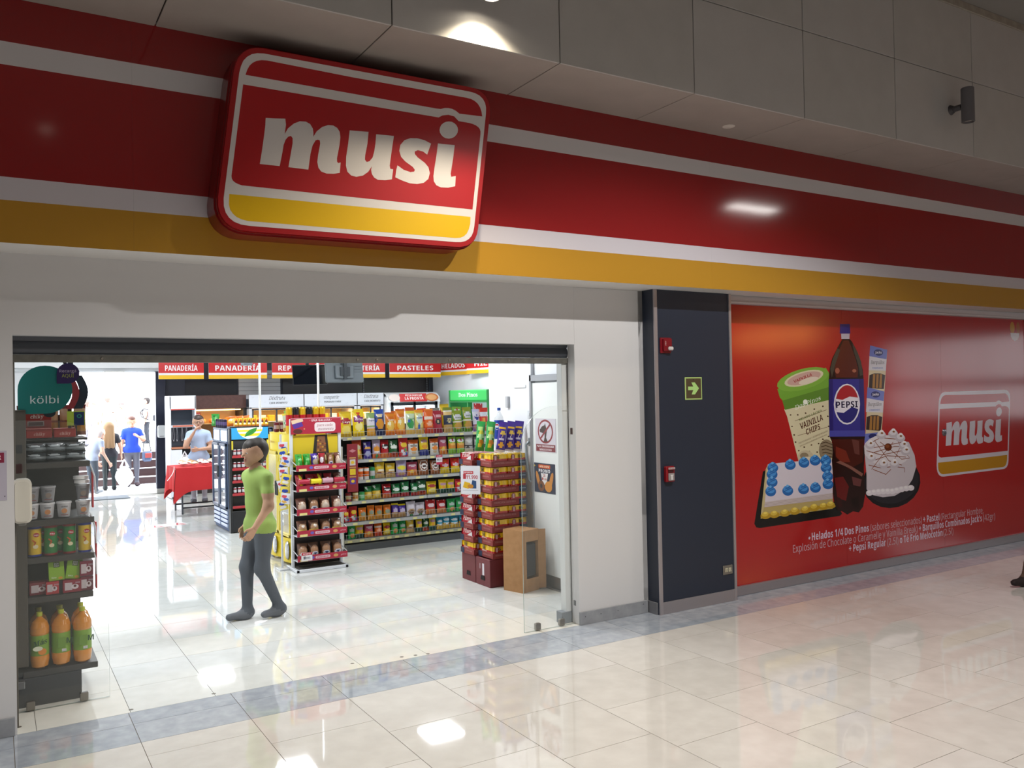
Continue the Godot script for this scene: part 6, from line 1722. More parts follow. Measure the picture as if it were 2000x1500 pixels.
func biscuit_rack() -> void:
	var t := thing("biscuit_rack", "freestanding white wire rack of biscuits and bread with red shelf fronts", "display rack", V(2.91, 0, -3.42))
	var wm := M("dcdee2", 0.35)
	for x in [-0.262, 0.262]:
		obj("post", MB.new().box(V(x, 0.79, 0.0), V(0.03, 1.58, 0.03), 0.004), wm, t)
		obj("foot_bar", MB.new().box(V(x, 0.016, 0.0), V(0.034, 0.03, 0.36), 0.004), wm, t)
	obj("foot_bar", MB.new().box(V(0, 0.016, 0.165), V(0.56, 0.03, 0.03), 0.004), wm, t)
	obj("base_board", MB.new().box(V(0, 0.03, 0.0), V(0.5, 0.01, 0.3)), M("5a5652", 0.6), t)
	obj("back_panel", MB.new().box(V(0, 0.72, -0.02), V(0.5, 1.36, 0.01)), M("2c2422", 0.6), t)
	obj("yellow_panel", MB.new().box(V(0, 1.24, -0.01), V(0.49, 0.33, 0.008)), M("d8bc24", 0.45), t)
	var p := ink()
	p.flat([-0.03, -0.05, 0.15, -0.05, 0.13, 0.165, -0.005, 0.165], "2a2220").flat([0.01, -0.02, 0.12, -0.02, 0.105, 0.15, 0.025, 0.15], "8a5a3a")
	p.rect(-0.04, -0.11, 0.16, -0.05, "e0cf94")
	for k in 14:
		p.ell(0.03 + 0.075 * (k % 4) / 3.0, 0.0 + 0.035 * (k / 4), 0.012, 0.01, ["c8963a", "6a3a24", "b0602c"][k % 3], 0, 8)
	print_on(t, "panel_print", p, V(0, 1.24, -0.0055))
	obj("header", MB.new().box(V(0, 1.505, 0.03), V(0.545, 0.17, 0.012), 0.002), M("b0243c", 0.4), t)
	p = ink()
	p.text("· UNA GALLETA ·", 0.05, 0.045, 0.022, "eed8dc", 0.5, 0.24)
	p.rrect(-0.02, -0.065, 0.21, 0.035, 0.03, "ecdcde").text("para cada", 0.09, -0.008, 0.026, "a02840", 0.5, 0.17, "s", 0.25).text("momento", 0.1, -0.05, 0.026, "7a2030", 0.5, 0.17, "s", 0.25)
	p.flat([-0.26, 0.02, -0.16, 0.05, -0.14, 0.0, -0.24, -0.03], "5a3494").flat([-0.27, 0.06, -0.15, 0.085, -0.14, 0.05, -0.26, 0.02], "e6c8a8").ell(-0.2, -0.055, 0.05, 0.025, "5a2a24").ell(-0.13, -0.03, 0.008, 0.008, "d8a060")
	p.rect(-0.272, 0.075, 0.272, 0.085, "c8808c")
	print_on(t, "header_print", p, V(0, 1.505, 0.0365))
	var ys := [1.045, 0.835, 0.59, 0.37, 0.115]
	for i in 5:
		var y: float = ys[i]
		obj("tray", MB.new().box(V(0, y - 0.002, 0.07), V(0.5, 0.006, 0.2)), M("c9cbce", 0.4), t)
		var lip := obj("tray_front", MB.new().box(V(0.0, y + 0.03, 0.18), V(0.535, 0.062, 0.006), 0.001), M("a8223a", 0.4), t)
		p = ink()
		p.rrect(-0.08, -0.014, 0.08, 0.014, 0.012, "d8b4bc").ell(0.14, 0.0, 0.025, 0.016, "c89a5a").rect(-0.24, -0.03, -0.16, -0.006, "e0d48a").ell(-0.11, 0.002, 0.02, 0.015, "6a5ab0").text("POZUELO", 0, -0.007, 0.013, "a8223a", 0.5, 0.12).text("galletas", 0.225, -0.006, 0.013, "d8a4ae", 0.5, 0.06)
		print_on(lip, "front_print", p, V(0, y + 0.03, 0.1832))
		for s in [-1, 1]:
			obj("tray_wire", MB.new().tube([V(s * 0.262, y + 0.1, 0.0), V(s * 0.264, y + 0.06, 0.178)], 0.004, 6), wm, t)
			obj("tray_wire", MB.new().tube([V(s * 0.262, y - 0.0, 0.0), V(s * 0.264, y + 0.0, 0.178)], 0.004, 6), wm, t)
	# what lies on the trays
	var goods := [["lgr", "lgr", "vio", "bis", "loafw", "loaf"], ["bisy", "bis", "bisy", "bis", "loaf"], ["loaf", "loafw", "loaf", "loaf"], ["loafy", "loafy", "loafw", "loafy"], ["loafw", "loafw", "loafw", "loafw"]]
	for i in 5:
		var n: int = goods[i].size()
		for k in n:
			var key: String = goods[i][k]
			var w: float = 0.5 / n
			var o := pouch("bakery_pack", key, V(w * 0.89, [0.16, 0.155, 0.155, 0.14, 0.16][i], 0.1), V(2.91 - 0.25 + w * (k + 0.5), ys[i] + 0.014, -3.42 + 0.1), "%s pack on the rack's %s tray, %s from left" % [PACKS[key][0], ["top", "second", "third", "fourth", "bottom"][i], ordinal(k)], "bakery pack", "packs on the biscuit rack")
			o.rotation = V(-0.25, 0.1 * sin(k * 4.0 + i), 0.03 * sin(k * 3.0 + i))
	# tubes of biscuits lying on the second tray front
	for k in 4:
		var bt := obj("biscuit_roll", MB.new().paint(["b02038", "e8d41c", "c89aa8", "b02038"][k]).tube([V(-0.055, 0, 0), V(0.055, 0, 0)], 0.026, 12), M("ffffff", 0.35, 0, "tint"))
		bt.position = V(2.72 + k * 0.125, 0.935, -3.235)
		tag(bt, "%s biscuit roll lying along the second rack tray, %s from the left" % [["red", "yellow", "pink", "dark red"][k], ordinal(k)], "biscuit roll", "biscuit rolls on the rack")
	var oc := thing("offer_card", "white and red price card clipped to the bottom rack tray", "price card", V(2.735, 0.165, -3.225))
	obj("card", MB.new().box(V(0, 0, 0), V(0.115, 0.085, 0.003)), M("e6e2e2", 0.5), oc)
	p = ink()
	p.rect(-0.056, 0.015, 0.056, 0.042, "b8242c").text("OFERTA", 0, 0.021, 0.014, "f4e8e8", 0.5, 0.08).text("₡995", 0, -0.025, 0.022, "6a6a70", 0.5)
	print_on(oc, "card_print", p, V(0, 0, 0.0018))
	# hook stand of hanging candy bags beside the rack
	var hk := thing("candy_hook_stand", "slim stand with hooks of candy bags left of the biscuit rack", "stand", V(2.575, 0, -3.55))
	obj("strip", MB.new().box(V(0.0, 0.71, 0.0), V(0.02, 1.42, 0.012), 0.002), wm, hk)
	obj("base", MB.new().box(V(0.0, 0.008, 0.0), V(0.1, 0.016, 0.16), 0.003), wm, hk)
	for k in 10:
		var key: String = ["hang", "hang2"][k % 2]
		var o := pouch("candy_bag", key, V(0.1, 0.115, 0.022), V(2.575, 1.23 - 0.066 * k, -3.46 + 0.022 * (k % 3)), "%s bag hanging beside the biscuit rack, %s from the top" % [PACKS[key][0], ordinal(k)], "candy bag", "candy bags on the hook strip")
		o.rotation = V(0.1, -0.5 + 0.2 * sin(k * 3.0), 0.25 * sin(k * 2.3))

func beer_case(t: Node3D, w: float, d: float, red: bool) -> void:
	var key := "case%s%s" % [w, red]
	var tray := MB.new()
	tray.box(V(0, 0.027, 0), V(w, 0.054, d), 0.003)
	obj("tray", tray, M("86322f", 0.55), t)
	obj("tray_end", MB.new().box(V(w * 0.5 - 0.045, 0.028, d * 0.5 + 0.001), V(0.088, 0.052, 0.003)), M("232f4a", 0.5), t)
	obj("tray_end", MB.new().box(V(-w * 0.5 - 0.001, 0.028, -d * 0.5 + 0.035), V(0.003, 0.052, 0.068)), M("232f4a", 0.5), t)
	var p := ink()
	p.text("CERVECERÍA COSTA RICA", -0.05, 0.0, 0.015, "b8807a", 0.5, w * 0.6).text("bebidas", w * 0.5 - 0.045, 0.0, 0.012, "9aa8c4", 0.5, 0.06)
	print_on(t, "tray_print", p, V(0, 0.026, d * 0.5 + 0.003))
	p = ink()
	p.text("CERVECERÍA", 0.03, 0.0, 0.012, "b8807a", 0.5, d * 0.5)
	print_on(t, "tray_print", p, V(-w * 0.5 - 0.0005, 0.026, 0), V(0, -PI / 2, 0))
	# shrink-wrapped cans: rounded bumps on top
	if not cache.has(key):
		var mb := MB.new()
		var cn := 3
		var pw := w / 2 - 0.004
		var col := func(u: float, v: float) -> Color:
			if red:
				return Color("b42a3a") if v > 0.35 else Color("d0c8cc") if u > 0.55 and u < 0.9 else Color("9a2030")
			return Color("e8bc1c") if v > 0.42 else Color("b02420")
		for s in 4:
			var ang := PI / 2 * s
			var hw := pw / 2 if s % 2 == 0 else d / 2 - 0.002
			var hd := d / 2 - 0.002 if s % 2 == 0 else pw / 2
			mb.surf(12, 6, func(u: float, v: float) -> Vector3:
				var bump: float = absf(sin(u * PI * cn)) * 0.008
				return V((u - 0.5) * 2.0 * hw, 0.03 + 0.085 * v, hd - 0.012 + bump - 0.006 * v * v).rotated(Vector3.UP, ang), col)
		mb.surf(12, 12, func(u: float, v: float) -> Vector3: return V((u - 0.5) * (pw - 0.01), 0.115 + 0.006 * absf(sin(u * PI * cn) * sin(v * PI * cn)), (0.5 - v) * (d - 0.025)), func(_u: float, _v: float) -> Color: return Color("a82230") if red else Color("e4b81c"))
		cache[key] = mb.mesh()
	for s in [-1, 1]:
		var o := obj("can_pack", cache[key], M("ffffff", 0.25, 0, "tintcoat", 0.5), t)
		o.position = V(s * w / 4, 0, 0)
		p = ink()
		if red:
			p.text("Pilsen", 0.0, 0.0, 0.035, "ecdcdc", 0.5, 0.14, "s", 0.2)
		else:
			p.text("66", 0.03 * s, 0.0, 0.032, "1a1a1c", 0.5, 0.045).ell(-0.05, 0.012, 0.022, 0.024, "8a3a30").rect(-0.06, -0.012, -0.04, 0.03, "c9a0a0")
		print_on(o, "pack_print", p, V(0, 0.075, d / 2 - 0.004))
	p = ink()
	if red:
		p.text("Pilsen", 0.0, 0.0, 0.04, "ecdcdc", 0.5, 0.16, "s", 0.2).flat([0.0, -0.02, 0.1, 0.02, 0.1, -0.02], "d8d0d2")
	else:
		p.text("66", -0.04, 0.0, 0.034, "1a1a1c", 0.5, 0.05).text("IMPERIAL", -0.03, -0.02, 0.012, "e8d8c8", 0.5, 0.09)
	print_on(t, "pack_print", p, V(-w / 2 + 0.006, 0.078, 0), V(0, -PI / 2, 0))

func case_stack() -> void:
	for k in 2:
		var z: float = [-1.91, -1.63][k]
		var t := thing("bottle_crate", ["maroon plastic bottle crate under the red cases", "maroon plastic bottle crate with white sticker under the yellow-topped cases"][k], "crate", V(4.125, 0, z), 0, "crates under the drink cases")
		var b := MB.new()
		b.box(V(-0.2, 0.13, 0), V(0.02, 0.26, 0.27), 0.004).box(V(0.2, 0.13, 0), V(0.02, 0.26, 0.27), 0.004).box(V(0, 0.13, 0.125), V(0.4, 0.26, 0.02), 0.004).box(V(0, 0.13, -0.125), V(0.4, 0.26, 0.02), 0.004).box(V(0, 0.012, 0), V(0.4, 0.02, 0.26))
		obj("body", b, M("6e2a30", 0.45), t)
		obj("hand_hole", MB.new().prism(PackedVector2Array([Vector2(-0.04, -0.02), Vector2(0.04, -0.02), Vector2(0.032, 0.02), Vector2(-0.032, 0.02)]), 0, 0.003), M("140a0c", 0.8), t).transform = Transform3D(Basis(Vector3.UP, -PI / 2), V(-0.2105, 0.075, 0.0))
		if k == 1:
			obj("sticker", MB.new().box(V(-0.2112, 0.155, 0.01), V(0.002, 0.11, 0.034)), M("dcd8de", 0.5), t)
			obj("sticker", MB.new().box(V(-0.2112, 0.18, -0.05), V(0.002, 0.05, 0.014)), M("b8a0a4", 0.5), t)
	for k in 8:
		var t := thing("drink_case", "maroon tray of yellow-wrapped cans, %s from the top of the front stack" % ordinal(7 - k), "drink case", V(4.14, 0.262 + 0.1225 * k, -1.625), 0.02 * sin(k * 3.0), "cases in the front stack")
		beer_case(t, 0.39, 0.27, false)
	for k in 8:
		var red := k > 0
		var t := thing("drink_case", ("maroon tray of red-wrapped cans, %s from the top of the rear stack" if red else "maroon tray of yellow-wrapped cans at the foot of the rear stack, %s from its top") % ordinal(7 - k), "drink case", V(4.1, 0.262 + 0.1225 * k, -1.905), 0.02 * sin(k * 5.0), "cases in the rear stack")
		beer_case(t, 0.4, 0.26, red)
	var pc := thing("price_sheet", "white price sheet reading 11,990 taped to the side of the drink cases", "price sheet", V(3.86, 0.99, -1.74), -0.9)
	obj("sheet", MB.new().box(V(0, 0, 0), V(0.2, 0.27, 0.002)), M("e4e2e8", 0.5), pc)
	var p := ink()
	p.rect(-0.07, 0.055, 0.03, 0.085, "c02a34").text("OFERTA", -0.02, 0.063, 0.014, "f0e4e4", 0.5, 0.085).text("₡11.990", 0.0, 0.01, 0.034, "b8303c", 0.5, 0.15)
	p.flat([-0.08, -0.07, -0.02, -0.085, 0.0, -0.03, -0.06, -0.015], "e0b01c").flat([0.0, -0.08, 0.06, -0.08, 0.06, -0.01, 0.02, 0.0], "2a4a78").ell(0.0, -0.06, 0.03, 0.02, "c8842a").rect(-0.08, -0.1, 0.08, -0.097, "8a8a90")
	print_on(pc, "sheet_print", p, V(0, 0, 0.0012))
	# tall chip bags leaning on top
	var tb := [["stg", 4.02, -1.84, -0.1], ["stg", 4.05, -1.70, -0.1], ["stp", 4.11, -1.60, -0.16], ["stp", 4.205, -1.595, -0.15], ["stp", 4.295, -1.59, -0.13]]
	for i in 5:
		var o := pouch("tall_chip_bag", tb[i][0], V(0.088, 0.29, 0.05), V(tb[i][1], 1.252, tb[i][2]), "%s bag standing on the drink cases, %s from the left" % [PACKS[tb[i][0]][0], ordinal(i)], "chip bag", "tall chip bags on the drink cases")
		o.rotation = V(-0.12, -0.35, tb[i][3])
	var bt := thing("drink_bottle", "clear drink bottle with blue cap and blue label behind the chip bags", "bottle", V(4.2, 1.247, -1.76))
	obj("body", MB.new().lathe([Vector2(0.0, 0.0), Vector2(0.045, 0.005), Vector2(0.048, 0.1), Vector2(0.048, 0.28), Vector2(0.04, 0.33), Vector2(0.016, 0.38), Vector2(0.014, 0.40)], 16), M("dfe8ee", 0.05, 0, "glass", 0.25), bt)
	obj("label", MB.new().lathe([Vector2(0.0495, 0.12), Vector2(0.0495, 0.3)], 16), M("2440a8", 0.35), bt)
	obj("cap", MB.new().lathe([Vector2(0.017, 0.395), Vector2(0.017, 0.42), Vector2(0, 0.422)], 12), M("2a52a8", 0.4), bt)
	p = ink()
	p.ell(0, 0, 0.026, 0.032, "e8e8f0").flat([-0.022, 0.01, -0.012, 0.026, 0.012, 0.026, 0.022, 0.01], "c02a34").flat([-0.022, -0.01, -0.012, -0.026, 0.012, -0.026, 0.022, -0.01], "2440a8")
	print_on(bt, "badge", p, V(-0.042, 0.24, 0.028), V(0, -0.98, 0))
	# cardboard carton
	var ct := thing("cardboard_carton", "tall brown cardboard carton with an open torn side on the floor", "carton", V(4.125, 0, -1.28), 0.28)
	var cb := grainy("a4774a", "b4865a", 0.3, 0.75, 91)
	var b := MB.new()
	b.box(V(-0.108, 0.28, 0), V(0.006, 0.56, 0.24)).box(V(0.0, 0.28, -0.118), V(0.21, 0.56, 0.006)).box(V(0, 0.556, 0), V(0.22, 0.006, 0.24)).box(V(0, 0.003, 0), V(0.22, 0.006, 0.24)).box(V(0.107, 0.28, 0), V(0.006, 0.56, 0.24))
	obj("box_walls", b, cb, ct)
	obj("front_wall", MB.new().box(V(-0.085, 0.28, 0.118), V(0.05, 0.56, 0.005)), cb, ct)
	obj("front_wall_top", MB.new().box(V(0.025, 0.505, 0.117), V(0.17, 0.1, 0.005)), cb, ct)
	obj("front_wall_foot", MB.new().box(V(0.025, 0.06, 0.117), V(0.17, 0.12, 0.005)), cb, ct)
	var flp := obj("flap", MB.new().box(V(0.035, 0, 0), V(0.07, 0.54, 0.004)), cb, ct)
	flp.position = V(0.105, 0.285, 0.118)
	flp.rotation.y = -0.7
	obj("dark_inside", MB.new().box(V(0.02, 0.28, 0.02), V(0.15, 0.3, 0.16), 0.01), M("2a2a2e", 0.7), ct)  # dark block put in to stand for the shade inside the carton
	obj("tape_seam", MB.new().box(V(-0.085, 0.28, 0.1212), V(0.004, 0.55, 0.001)), M("8f6840", 0.6), ct)

func left_shelf() -> void:
	var t := thing("black_shelf_unit", "black steel shelf unit packed with groceries behind the left glass screen", "shelving", V(0, 0, 0))
	var bk := M("2e2c2b", 0.5)
	obj("side_panel", MB.new().box(V(0.125, 1.0, -0.46), V(0.07, 1.52, 0.05), 0.003), M("4a443c", 0.5), t)
	obj("back_panel", MB.new().box(V(0.03, 0.95, -0.75), V(0.04, 1.66, 0.62)), M("34302d", 0.6), t)
	obj("rear_panel", MB.new().box(V(0.27, 0.96, -1.0), V(0.42, 1.52, 0.02)), M("2c2a29", 0.6), t)
	obj("plinth", MB.new().box(V(0.255, 0.085, -0.72), V(0.37, 0.17, 0.56), 0.004), M("333337", 0.5), t)
	var lv := [[1.44, 0.5], [1.095, 0.52], [0.875, 0.52], [0.64, 0.51], [0.205, 0.53]]
	for i in lv.size():
		obj("shelf", MB.new().box(V((0.1 + lv[i][1]) / 2, lv[i][0] - 0.012, -0.73), V(lv[i][1] - 0.1, 0.024, 0.56), 0.003), bk, t)
		obj("shelf_lip", MB.new().box(V((0.13 + lv[i][1]) / 2, lv[i][0] - 0.016, -0.445), V(lv[i][1] - 0.13, 0.036, 0.012), 0.003), M("3c3936", 0.45), t)
	obj("shelf", MB.new().box(V(0.3, 1.572, -0.78), V(0.4, 0.014, 0.42), 0.003), bk, t)
	for k in 3:
		var y: float = [1.36, 1.05, 0.86][k]
		obj("red_end_strip", MB.new().box(V([0.515, 0.53, 0.53][k], y - 0.1, -0.48), V(0.01, 0.22, 0.05), 0.002), M("c03038", 0.4), t)
		obj("white_end_strip", MB.new().tube([V(0.5, y + 0.06, -0.45), V(0.525, y - 0.02, -0.44), V(0.53, y - 0.12, -0.44)], 0.005, 6), M("e6e6ea", 0.4), t)
	obj("lock_box", MB.new().box(V(0.125, 1.53, -0.432), V(0.03, 0.05, 0.006), 0.002), M("26262a", 0.4), t)
	# foil packs, red boxes, coffee bags
	for k in 6:
		var o := pouch("foil_pack", "foil", V(0.115, 0.058, 0.1), V(0.215 + 0.105 * (k % 3), 1.445 + 0.054 * (k / 3), -0.5), "dark foil pack on the black shelf unit, %s row, %s from the left" % [["lower", "upper"][k / 3], ordinal(k % 3)], "foil pack", "dark foil packs on the black shelf")
		o.rotation.z = 0.04 * sin(k * 3.0)
	var pr: Ink
	for k in 4:
		var at: Vector3 = [V(0.235, 1.585, -0.64), V(0.235, 1.645, -0.66), V(0.375, 1.585, -0.64), V(0.235, 1.585, -0.8)][k]
		var sz: Vector3 = [V(0.14, 0.055, 0.12), V(0.14, 0.105, 0.02), V(0.12, 0.055, 0.12), V(0.14, 0.055, 0.12)][k]
		var bx := thing("biscuit_box", ["lower red biscuit box at the left of the top shelf", "upright red biscuit display card with white lettering on the top shelf", "red biscuit box at the right of the top shelf", "red biscuit box at the back of the top shelf"][k], "box", at, 0, "red biscuit boxes on the black shelf")
		obj("carton", MB.new().box(V(0, sz.y / 2, 0), sz, 0.002), M("a4302a", 0.45), bx)
		pr = ink()
		if k == 1:
			pr.text("chiky", -0.01, 0.06, 0.022, "e8d8d0", 0.5, 0.07, "sb", 0.2).rect(-0.06, 0.012, 0.03, 0.042, "b8a8a4").rect(-0.055, 0.016, 0.025, 0.038, "6a4a48")
			pr.ell(0.06, 0.095, 0.035, 0.03, "2a3036")
		else:
			pr.text("chiky", 0, 0.015, 0.018, "d8a8a0", 0.5, 0.06, "sb", 0.2)
		print_on(bx, "box_print", pr, V(0, 0, sz.z / 2 + 0.0006))
	for k in 5:
		var o := pouch("coffee_bag", "coff", V(0.075, 0.2, 0.05), V(0.16 + 0.08 * k, 1.585, -0.88), "brown coffee bag at the back of the top shelf, %s from the left" % ordinal(k), "coffee bag", "coffee bags on the black shelf")
		o.rotation.y = 0.1 * sin(k * 2.0)
	# tubs
	for k in 9:
		var up := k >= 4
		var x: float = [0.185, 0.27, 0.36, 0.465, 0.19, 0.275, 0.465, 0.46, 0.455][k]
		var y: float = 1.1 + (0.1 if up else 0.0) + (0.1 if k == 7 else 0.125 if k == 8 else 0.0)
		var tb := thing("food_tub", ["white tub at the left of the tub row", "white tub second in the tub row", "white tub with orange label third in the tub row", "white tub at the right end of the tub row", "grey tub at the left of the upper tub row", "grey tub second in the upper tub row", "grey tub at the right of the upper tub row", "stacked white lids on the right tub", "topmost white lid on the right tub"][k], "tub", V(x, y, -0.52), 0, "tubs on the black shelf")
		if k < 7:
			obj("cup", MB.new().lathe([Vector2(0.0, 0.0), Vector2(0.03, 0.0), Vector2(0.032, 0.004), Vector2(0.04, 0.085)], 18), M("c9c9cc" if not up else "8e8e92", 0.4), tb)
			obj("rim_lid", MB.new().lathe([Vector2(0.0, 0.094), Vector2(0.042, 0.094), Vector2(0.043, 0.084), Vector2(0.039, 0.084)], 18), M("dcdcde" if not up else "a4a4a8", 0.35), tb)
			pr = ink()
			pr.text("Queso", 0, 0.062, 0.01, "4a4a50", 0.5, 0.036).ell(0, 0.04, 0.016, 0.015, "c88a58" if not up else "8a7a70").rect(-0.02, 0.014, 0.02, 0.018, "8a3a34")
			print_on(tb, "label_print", pr, V(0, 0, 0.0405))
		else:
			obj("lid_stack", MB.new().lathe([Vector2(0, 0.0), Vector2(0.042, 0.0), Vector2(0.044, 0.005), Vector2(0.042, 0.01), Vector2(0.044, 0.015), Vector2(0.042, 0.02), Vector2(0, 0.022)], 18), M("eeeeee", 0.4), tb)
	# tall chip tubes
	for k in 6:
		var yel: bool = k == 0 or k == 5
		var cb := thing("chip_tube", ["yellow chip tube at the left end of the tube row", "dark green chip tube behind the left yellow one", "green chip tube with red lettering third in the row", "dark green chip tube behind, fourth in the row", "green chip tube fifth in the row", "yellow chip tube with blue ends at the right of the row"][k], "chip tube", V([0.2, 0.245, 0.285, 0.335, 0.385, 0.47][k], 0.88, [-0.5, -0.575, -0.5, -0.575, -0.5, -0.49][k]), 0, "chip tubes on the black shelf")
		obj("tube", MB.new().lathe([Vector2(0.036, 0.008), Vector2(0.036, 0.17)], 18), M("d8b42a" if yel else "2a7a3a", 0.4), cb)
		obj("rim", MB.new().lathe([Vector2(0, 0.0), Vector2(0.037, 0.0), Vector2(0.037, 0.012)], 18), M("2a3a8c" if yel else "8c2228", 0.4), cb)
		obj("rim", MB.new().lathe([Vector2(0.037, 0.165), Vector2(0.037, 0.18), Vector2(0, 0.181)], 18), M("2a3a8c" if yel else "8c2228", 0.4), cb)
		pr = ink()
		pr.ell(0.008, 0.13, 0.016, 0.013, "a8242c").text("Lays" if yel else "Pika", 0.008, 0.125, 0.009, "f0e4e0", 0.5, 0.024).ell(0.004, 0.06, 0.014, 0.012, "e4d8b0").stroke([-0.012, 0.1, 0.004, 0.085, -0.004, 0.07], 0.007, "c85a24")
		print_on(cb, "tube_print", pr, V(0, 0, 0.037))
	# small cartons
	var bxs := [[V(0.219, 0.645, -0.53), V(0.1, 0.075, 0.08), "7a2430", 0.0, "maroon and white carton lying at the left of the carton shelf"], [V(0.29, 0.645, -0.5), V(0.07, 0.075, 0.08), "b43038", 0.0, "red and white carton beside it on the carton shelf"], [V(0.395, 0.645, -0.49), V(0.1, 0.075, 0.08), "8c2434", 0.0, "maroon carton with white milk splash on the carton shelf"], [V(0.475, 0.645, -0.5), V(0.075, 0.085, 0.09), "6a1c30", 0.0, "dark maroon carton at the lower right of the carton shelf"], [V(0.475, 0.735, -0.5), V(0.075, 0.09, 0.09), "7a2038", 0.0, "dark maroon carton stacked at the upper right of the carton shelf"], [V(0.315, 0.722, -0.49), V(0.085, 0.115, 0.03), "8cb82a", 0.04, "lime green carton, the left of two leaning together"], [V(0.4, 0.722, -0.49), V(0.085, 0.115, 0.03), "86b428", -0.14, "lime green carton, the right of two leaning together"]]
	for k in bxs.size():
		var c: Array = bxs[k]
		var bx := thing("small_carton", c[4], "carton", c[0], 0, "small cartons on the black shelf")
		bx.rotation.z = c[3]
		var s: Vector3 = c[1]
		obj("carton", MB.new().box(V(0, s.y / 2, 0), s, 0.002), M(c[2], 0.4), bx)
		pr = ink()
		if k >= 5:
			pr.rect(-0.014, s.y - 0.035, 0.018, s.y - 0.004, "22301c").text("DOS", 0.002, s.y - 0.018, 0.01, "dce8cc", 0.5, 0.024).text("PINOS", 0.002, s.y - 0.031, 0.01, "dce8cc", 0.5, 0.026).ell(0.02, 0.014, 0.012, 0.008, "d8a02a").text("lima", -0.015, 0.015, 0.009, "e6f0d0", 0.5)
		else:
			pr.rect(-s.x * 0.4, 0.015, s.x * 0.0, s.y * 0.8, "c9bcc0").ell(s.x * 0.15, s.y * 0.45, s.x * 0.2, s.y * 0.2, "d8ccd0").ell(s.x * 0.15, s.y * 0.5, s.x * 0.08, s.y * 0.1, "5a2a24").text("DOS", s.x * 0.3, s.y * 0.7, 0.009, "c0b4bc", 0.5)
		print_on(bx, "carton_print", pr, V(0, 0, s.z / 2 + 0.0006))
	# big orange drink bottles
	for k in 6:
		var rear := k >= 3
		var bt := thing("juice_bottle", ["orange juice bottle with lettered label, left of the front row", "orange juice bottle, middle of the front row", "orange juice bottle, right of the front row", "orange juice bottle, left of the rear row", "orange juice bottle, middle of the rear row", "orange juice bottle, right of the rear row"][k], "bottle", V([0.22, 0.335, 0.45, 0.22, 0.335, 0.45][k], 0.209, [-0.5, -0.5, -0.49, -0.64, -0.63, -0.62][k]), 0, "juice bottles on the black shelf")
		if not cache.has("juice"):
			cache["juice"] = [MB.new().lathe([Vector2(0.0, 0.004), Vector2(0.03, 0.0), Vector2(0.046, 0.012), Vector2(0.052, 0.05), Vector2(0.052, 0.075), Vector2(0.050, 0.08), Vector2(0.050, 0.2), Vector2(0.053, 0.21), Vector2(0.052, 0.245), Vector2(0.042, 0.275), Vector2(0.022, 0.295), Vector2(0.014, 0.305), Vector2(0.014, 0.32)], 20).mesh(), MB.new().lathe([Vector2(0.0512, 0.08), Vector2(0.0512, 0.2)], 20).mesh(), MB.new().lathe([Vector2(0.016, 0.308), Vector2(0.017, 0.312), Vector2(0.017, 0.332), Vector2(0.0, 0.334)], 14).mesh()]
		obj("bottle_body", cache["juice"][0], M("d88a1e", 0.12, 0, "coat", 0.8), bt)
		obj("label_wrap", cache["juice"][1], M("7ea636", 0.4), bt)
		obj("cap", cache["juice"][2], M("b8c02a", 0.4), bt)
		pr = ink()
		if k == 0:
			pr.text("Más", 0, 0.145, 0.03, "1f4a2a", 0.5, 0.075, "sb", 0.3, 0.2).ell(0.012, 0.105, 0.022, 0.02, "e08a2a").ell(-0.012, 0.125, 0.026, 0.014, "dfe4cc")
		else:
			pr.rect(0.0, 0.088, 0.024, 0.104, "e4e4e4").text("||||||", 0.012, 0.09, 0.01, "2a2a3a", 0.5, 0.02).rect(-0.02, 0.112, 0.02, 0.172, "6c9630").text("M", 0.042, 0.135, 0.032, "1f4a2a", 0.5)
		print_on(bt, "label_print", pr, V(0, 0, 0.0535))
	# signs over the shelf
	var s1 := thing("leaf_shaped_sign", "large teal leaf-shaped sign with white lettering above the black shelf", "sign", V(0.12, 1.735, -0.45))
	var q := [Vector2(0, 0), Vector2(0.12, 0.0)]
	for i in 10:
		var a := -PI / 2 + PI / 2 * i / 9
		q.append(Vector2(0.145 + cos(a) * 0.145, 0.145 + sin(a) * 0.145))
	for i in 10:
		var a := PI / 2 * i / 9
		q.append(Vector2(0.145 + cos(a) * 0.145, 0.145 + sin(a) * 0.145))
	for i in 10:
		var a := PI / 2 + PI / 2 * i / 9
		q.append(Vector2(0.145 + cos(a) * 0.145, 0.145 + sin(a) * 0.145))
	var mb := MB.new()
	mb.prism(PackedVector2Array(q), -0.006, 0.0)
	obj("panel", mb, M("1f7a76", 0.3), s1)
	pr = ink()
	pr.text("kölbi", 0.14, 0.062, 0.045, "dfe8ea", 0.5, 0.15, "r")
	print_on(s1, "lettering", pr, V(0, 0, 0))
	var s2 := thing("top_up_sign", "small purple arched sign lettered Recargá AQUÍ beside the teal one", "sign", V(0.325, 1.915, -0.43))
	q = [Vector2(0, 0), Vector2(0.062, 0)]
	for i in 14:
		var a := -PI / 2 + PI * 1.5 * i / 13
		q.append(Vector2(0.062 + cos(a) * 0.062, 0.062 + sin(a) * 0.062))
	mb = MB.new()
	mb.prism(PackedVector2Array(q), -0.005, 0.0)
	obj("panel", mb, M("37285c", 0.35), s2)
	pr = ink()
	pr.text("Recargá", 0.06, 0.068, 0.017, "c9bcd4", 0.5, 0.09, "r").text("AQUÍ", 0.06, 0.038, 0.02, "a8b04a", 0.5, 0.066, "r")
	print_on(s2, "lettering", pr, V(0, 0, 0))
	obj("clamp", MB.new().box(V(0.075, 0.3, -0.012), V(0.03, 0.4, 0.02), 0.003).box(V(0.045, 0.14, -0.012), V(0.02, 0.04, 0.02), 0.003), M("3a4048", 0.4), s2)
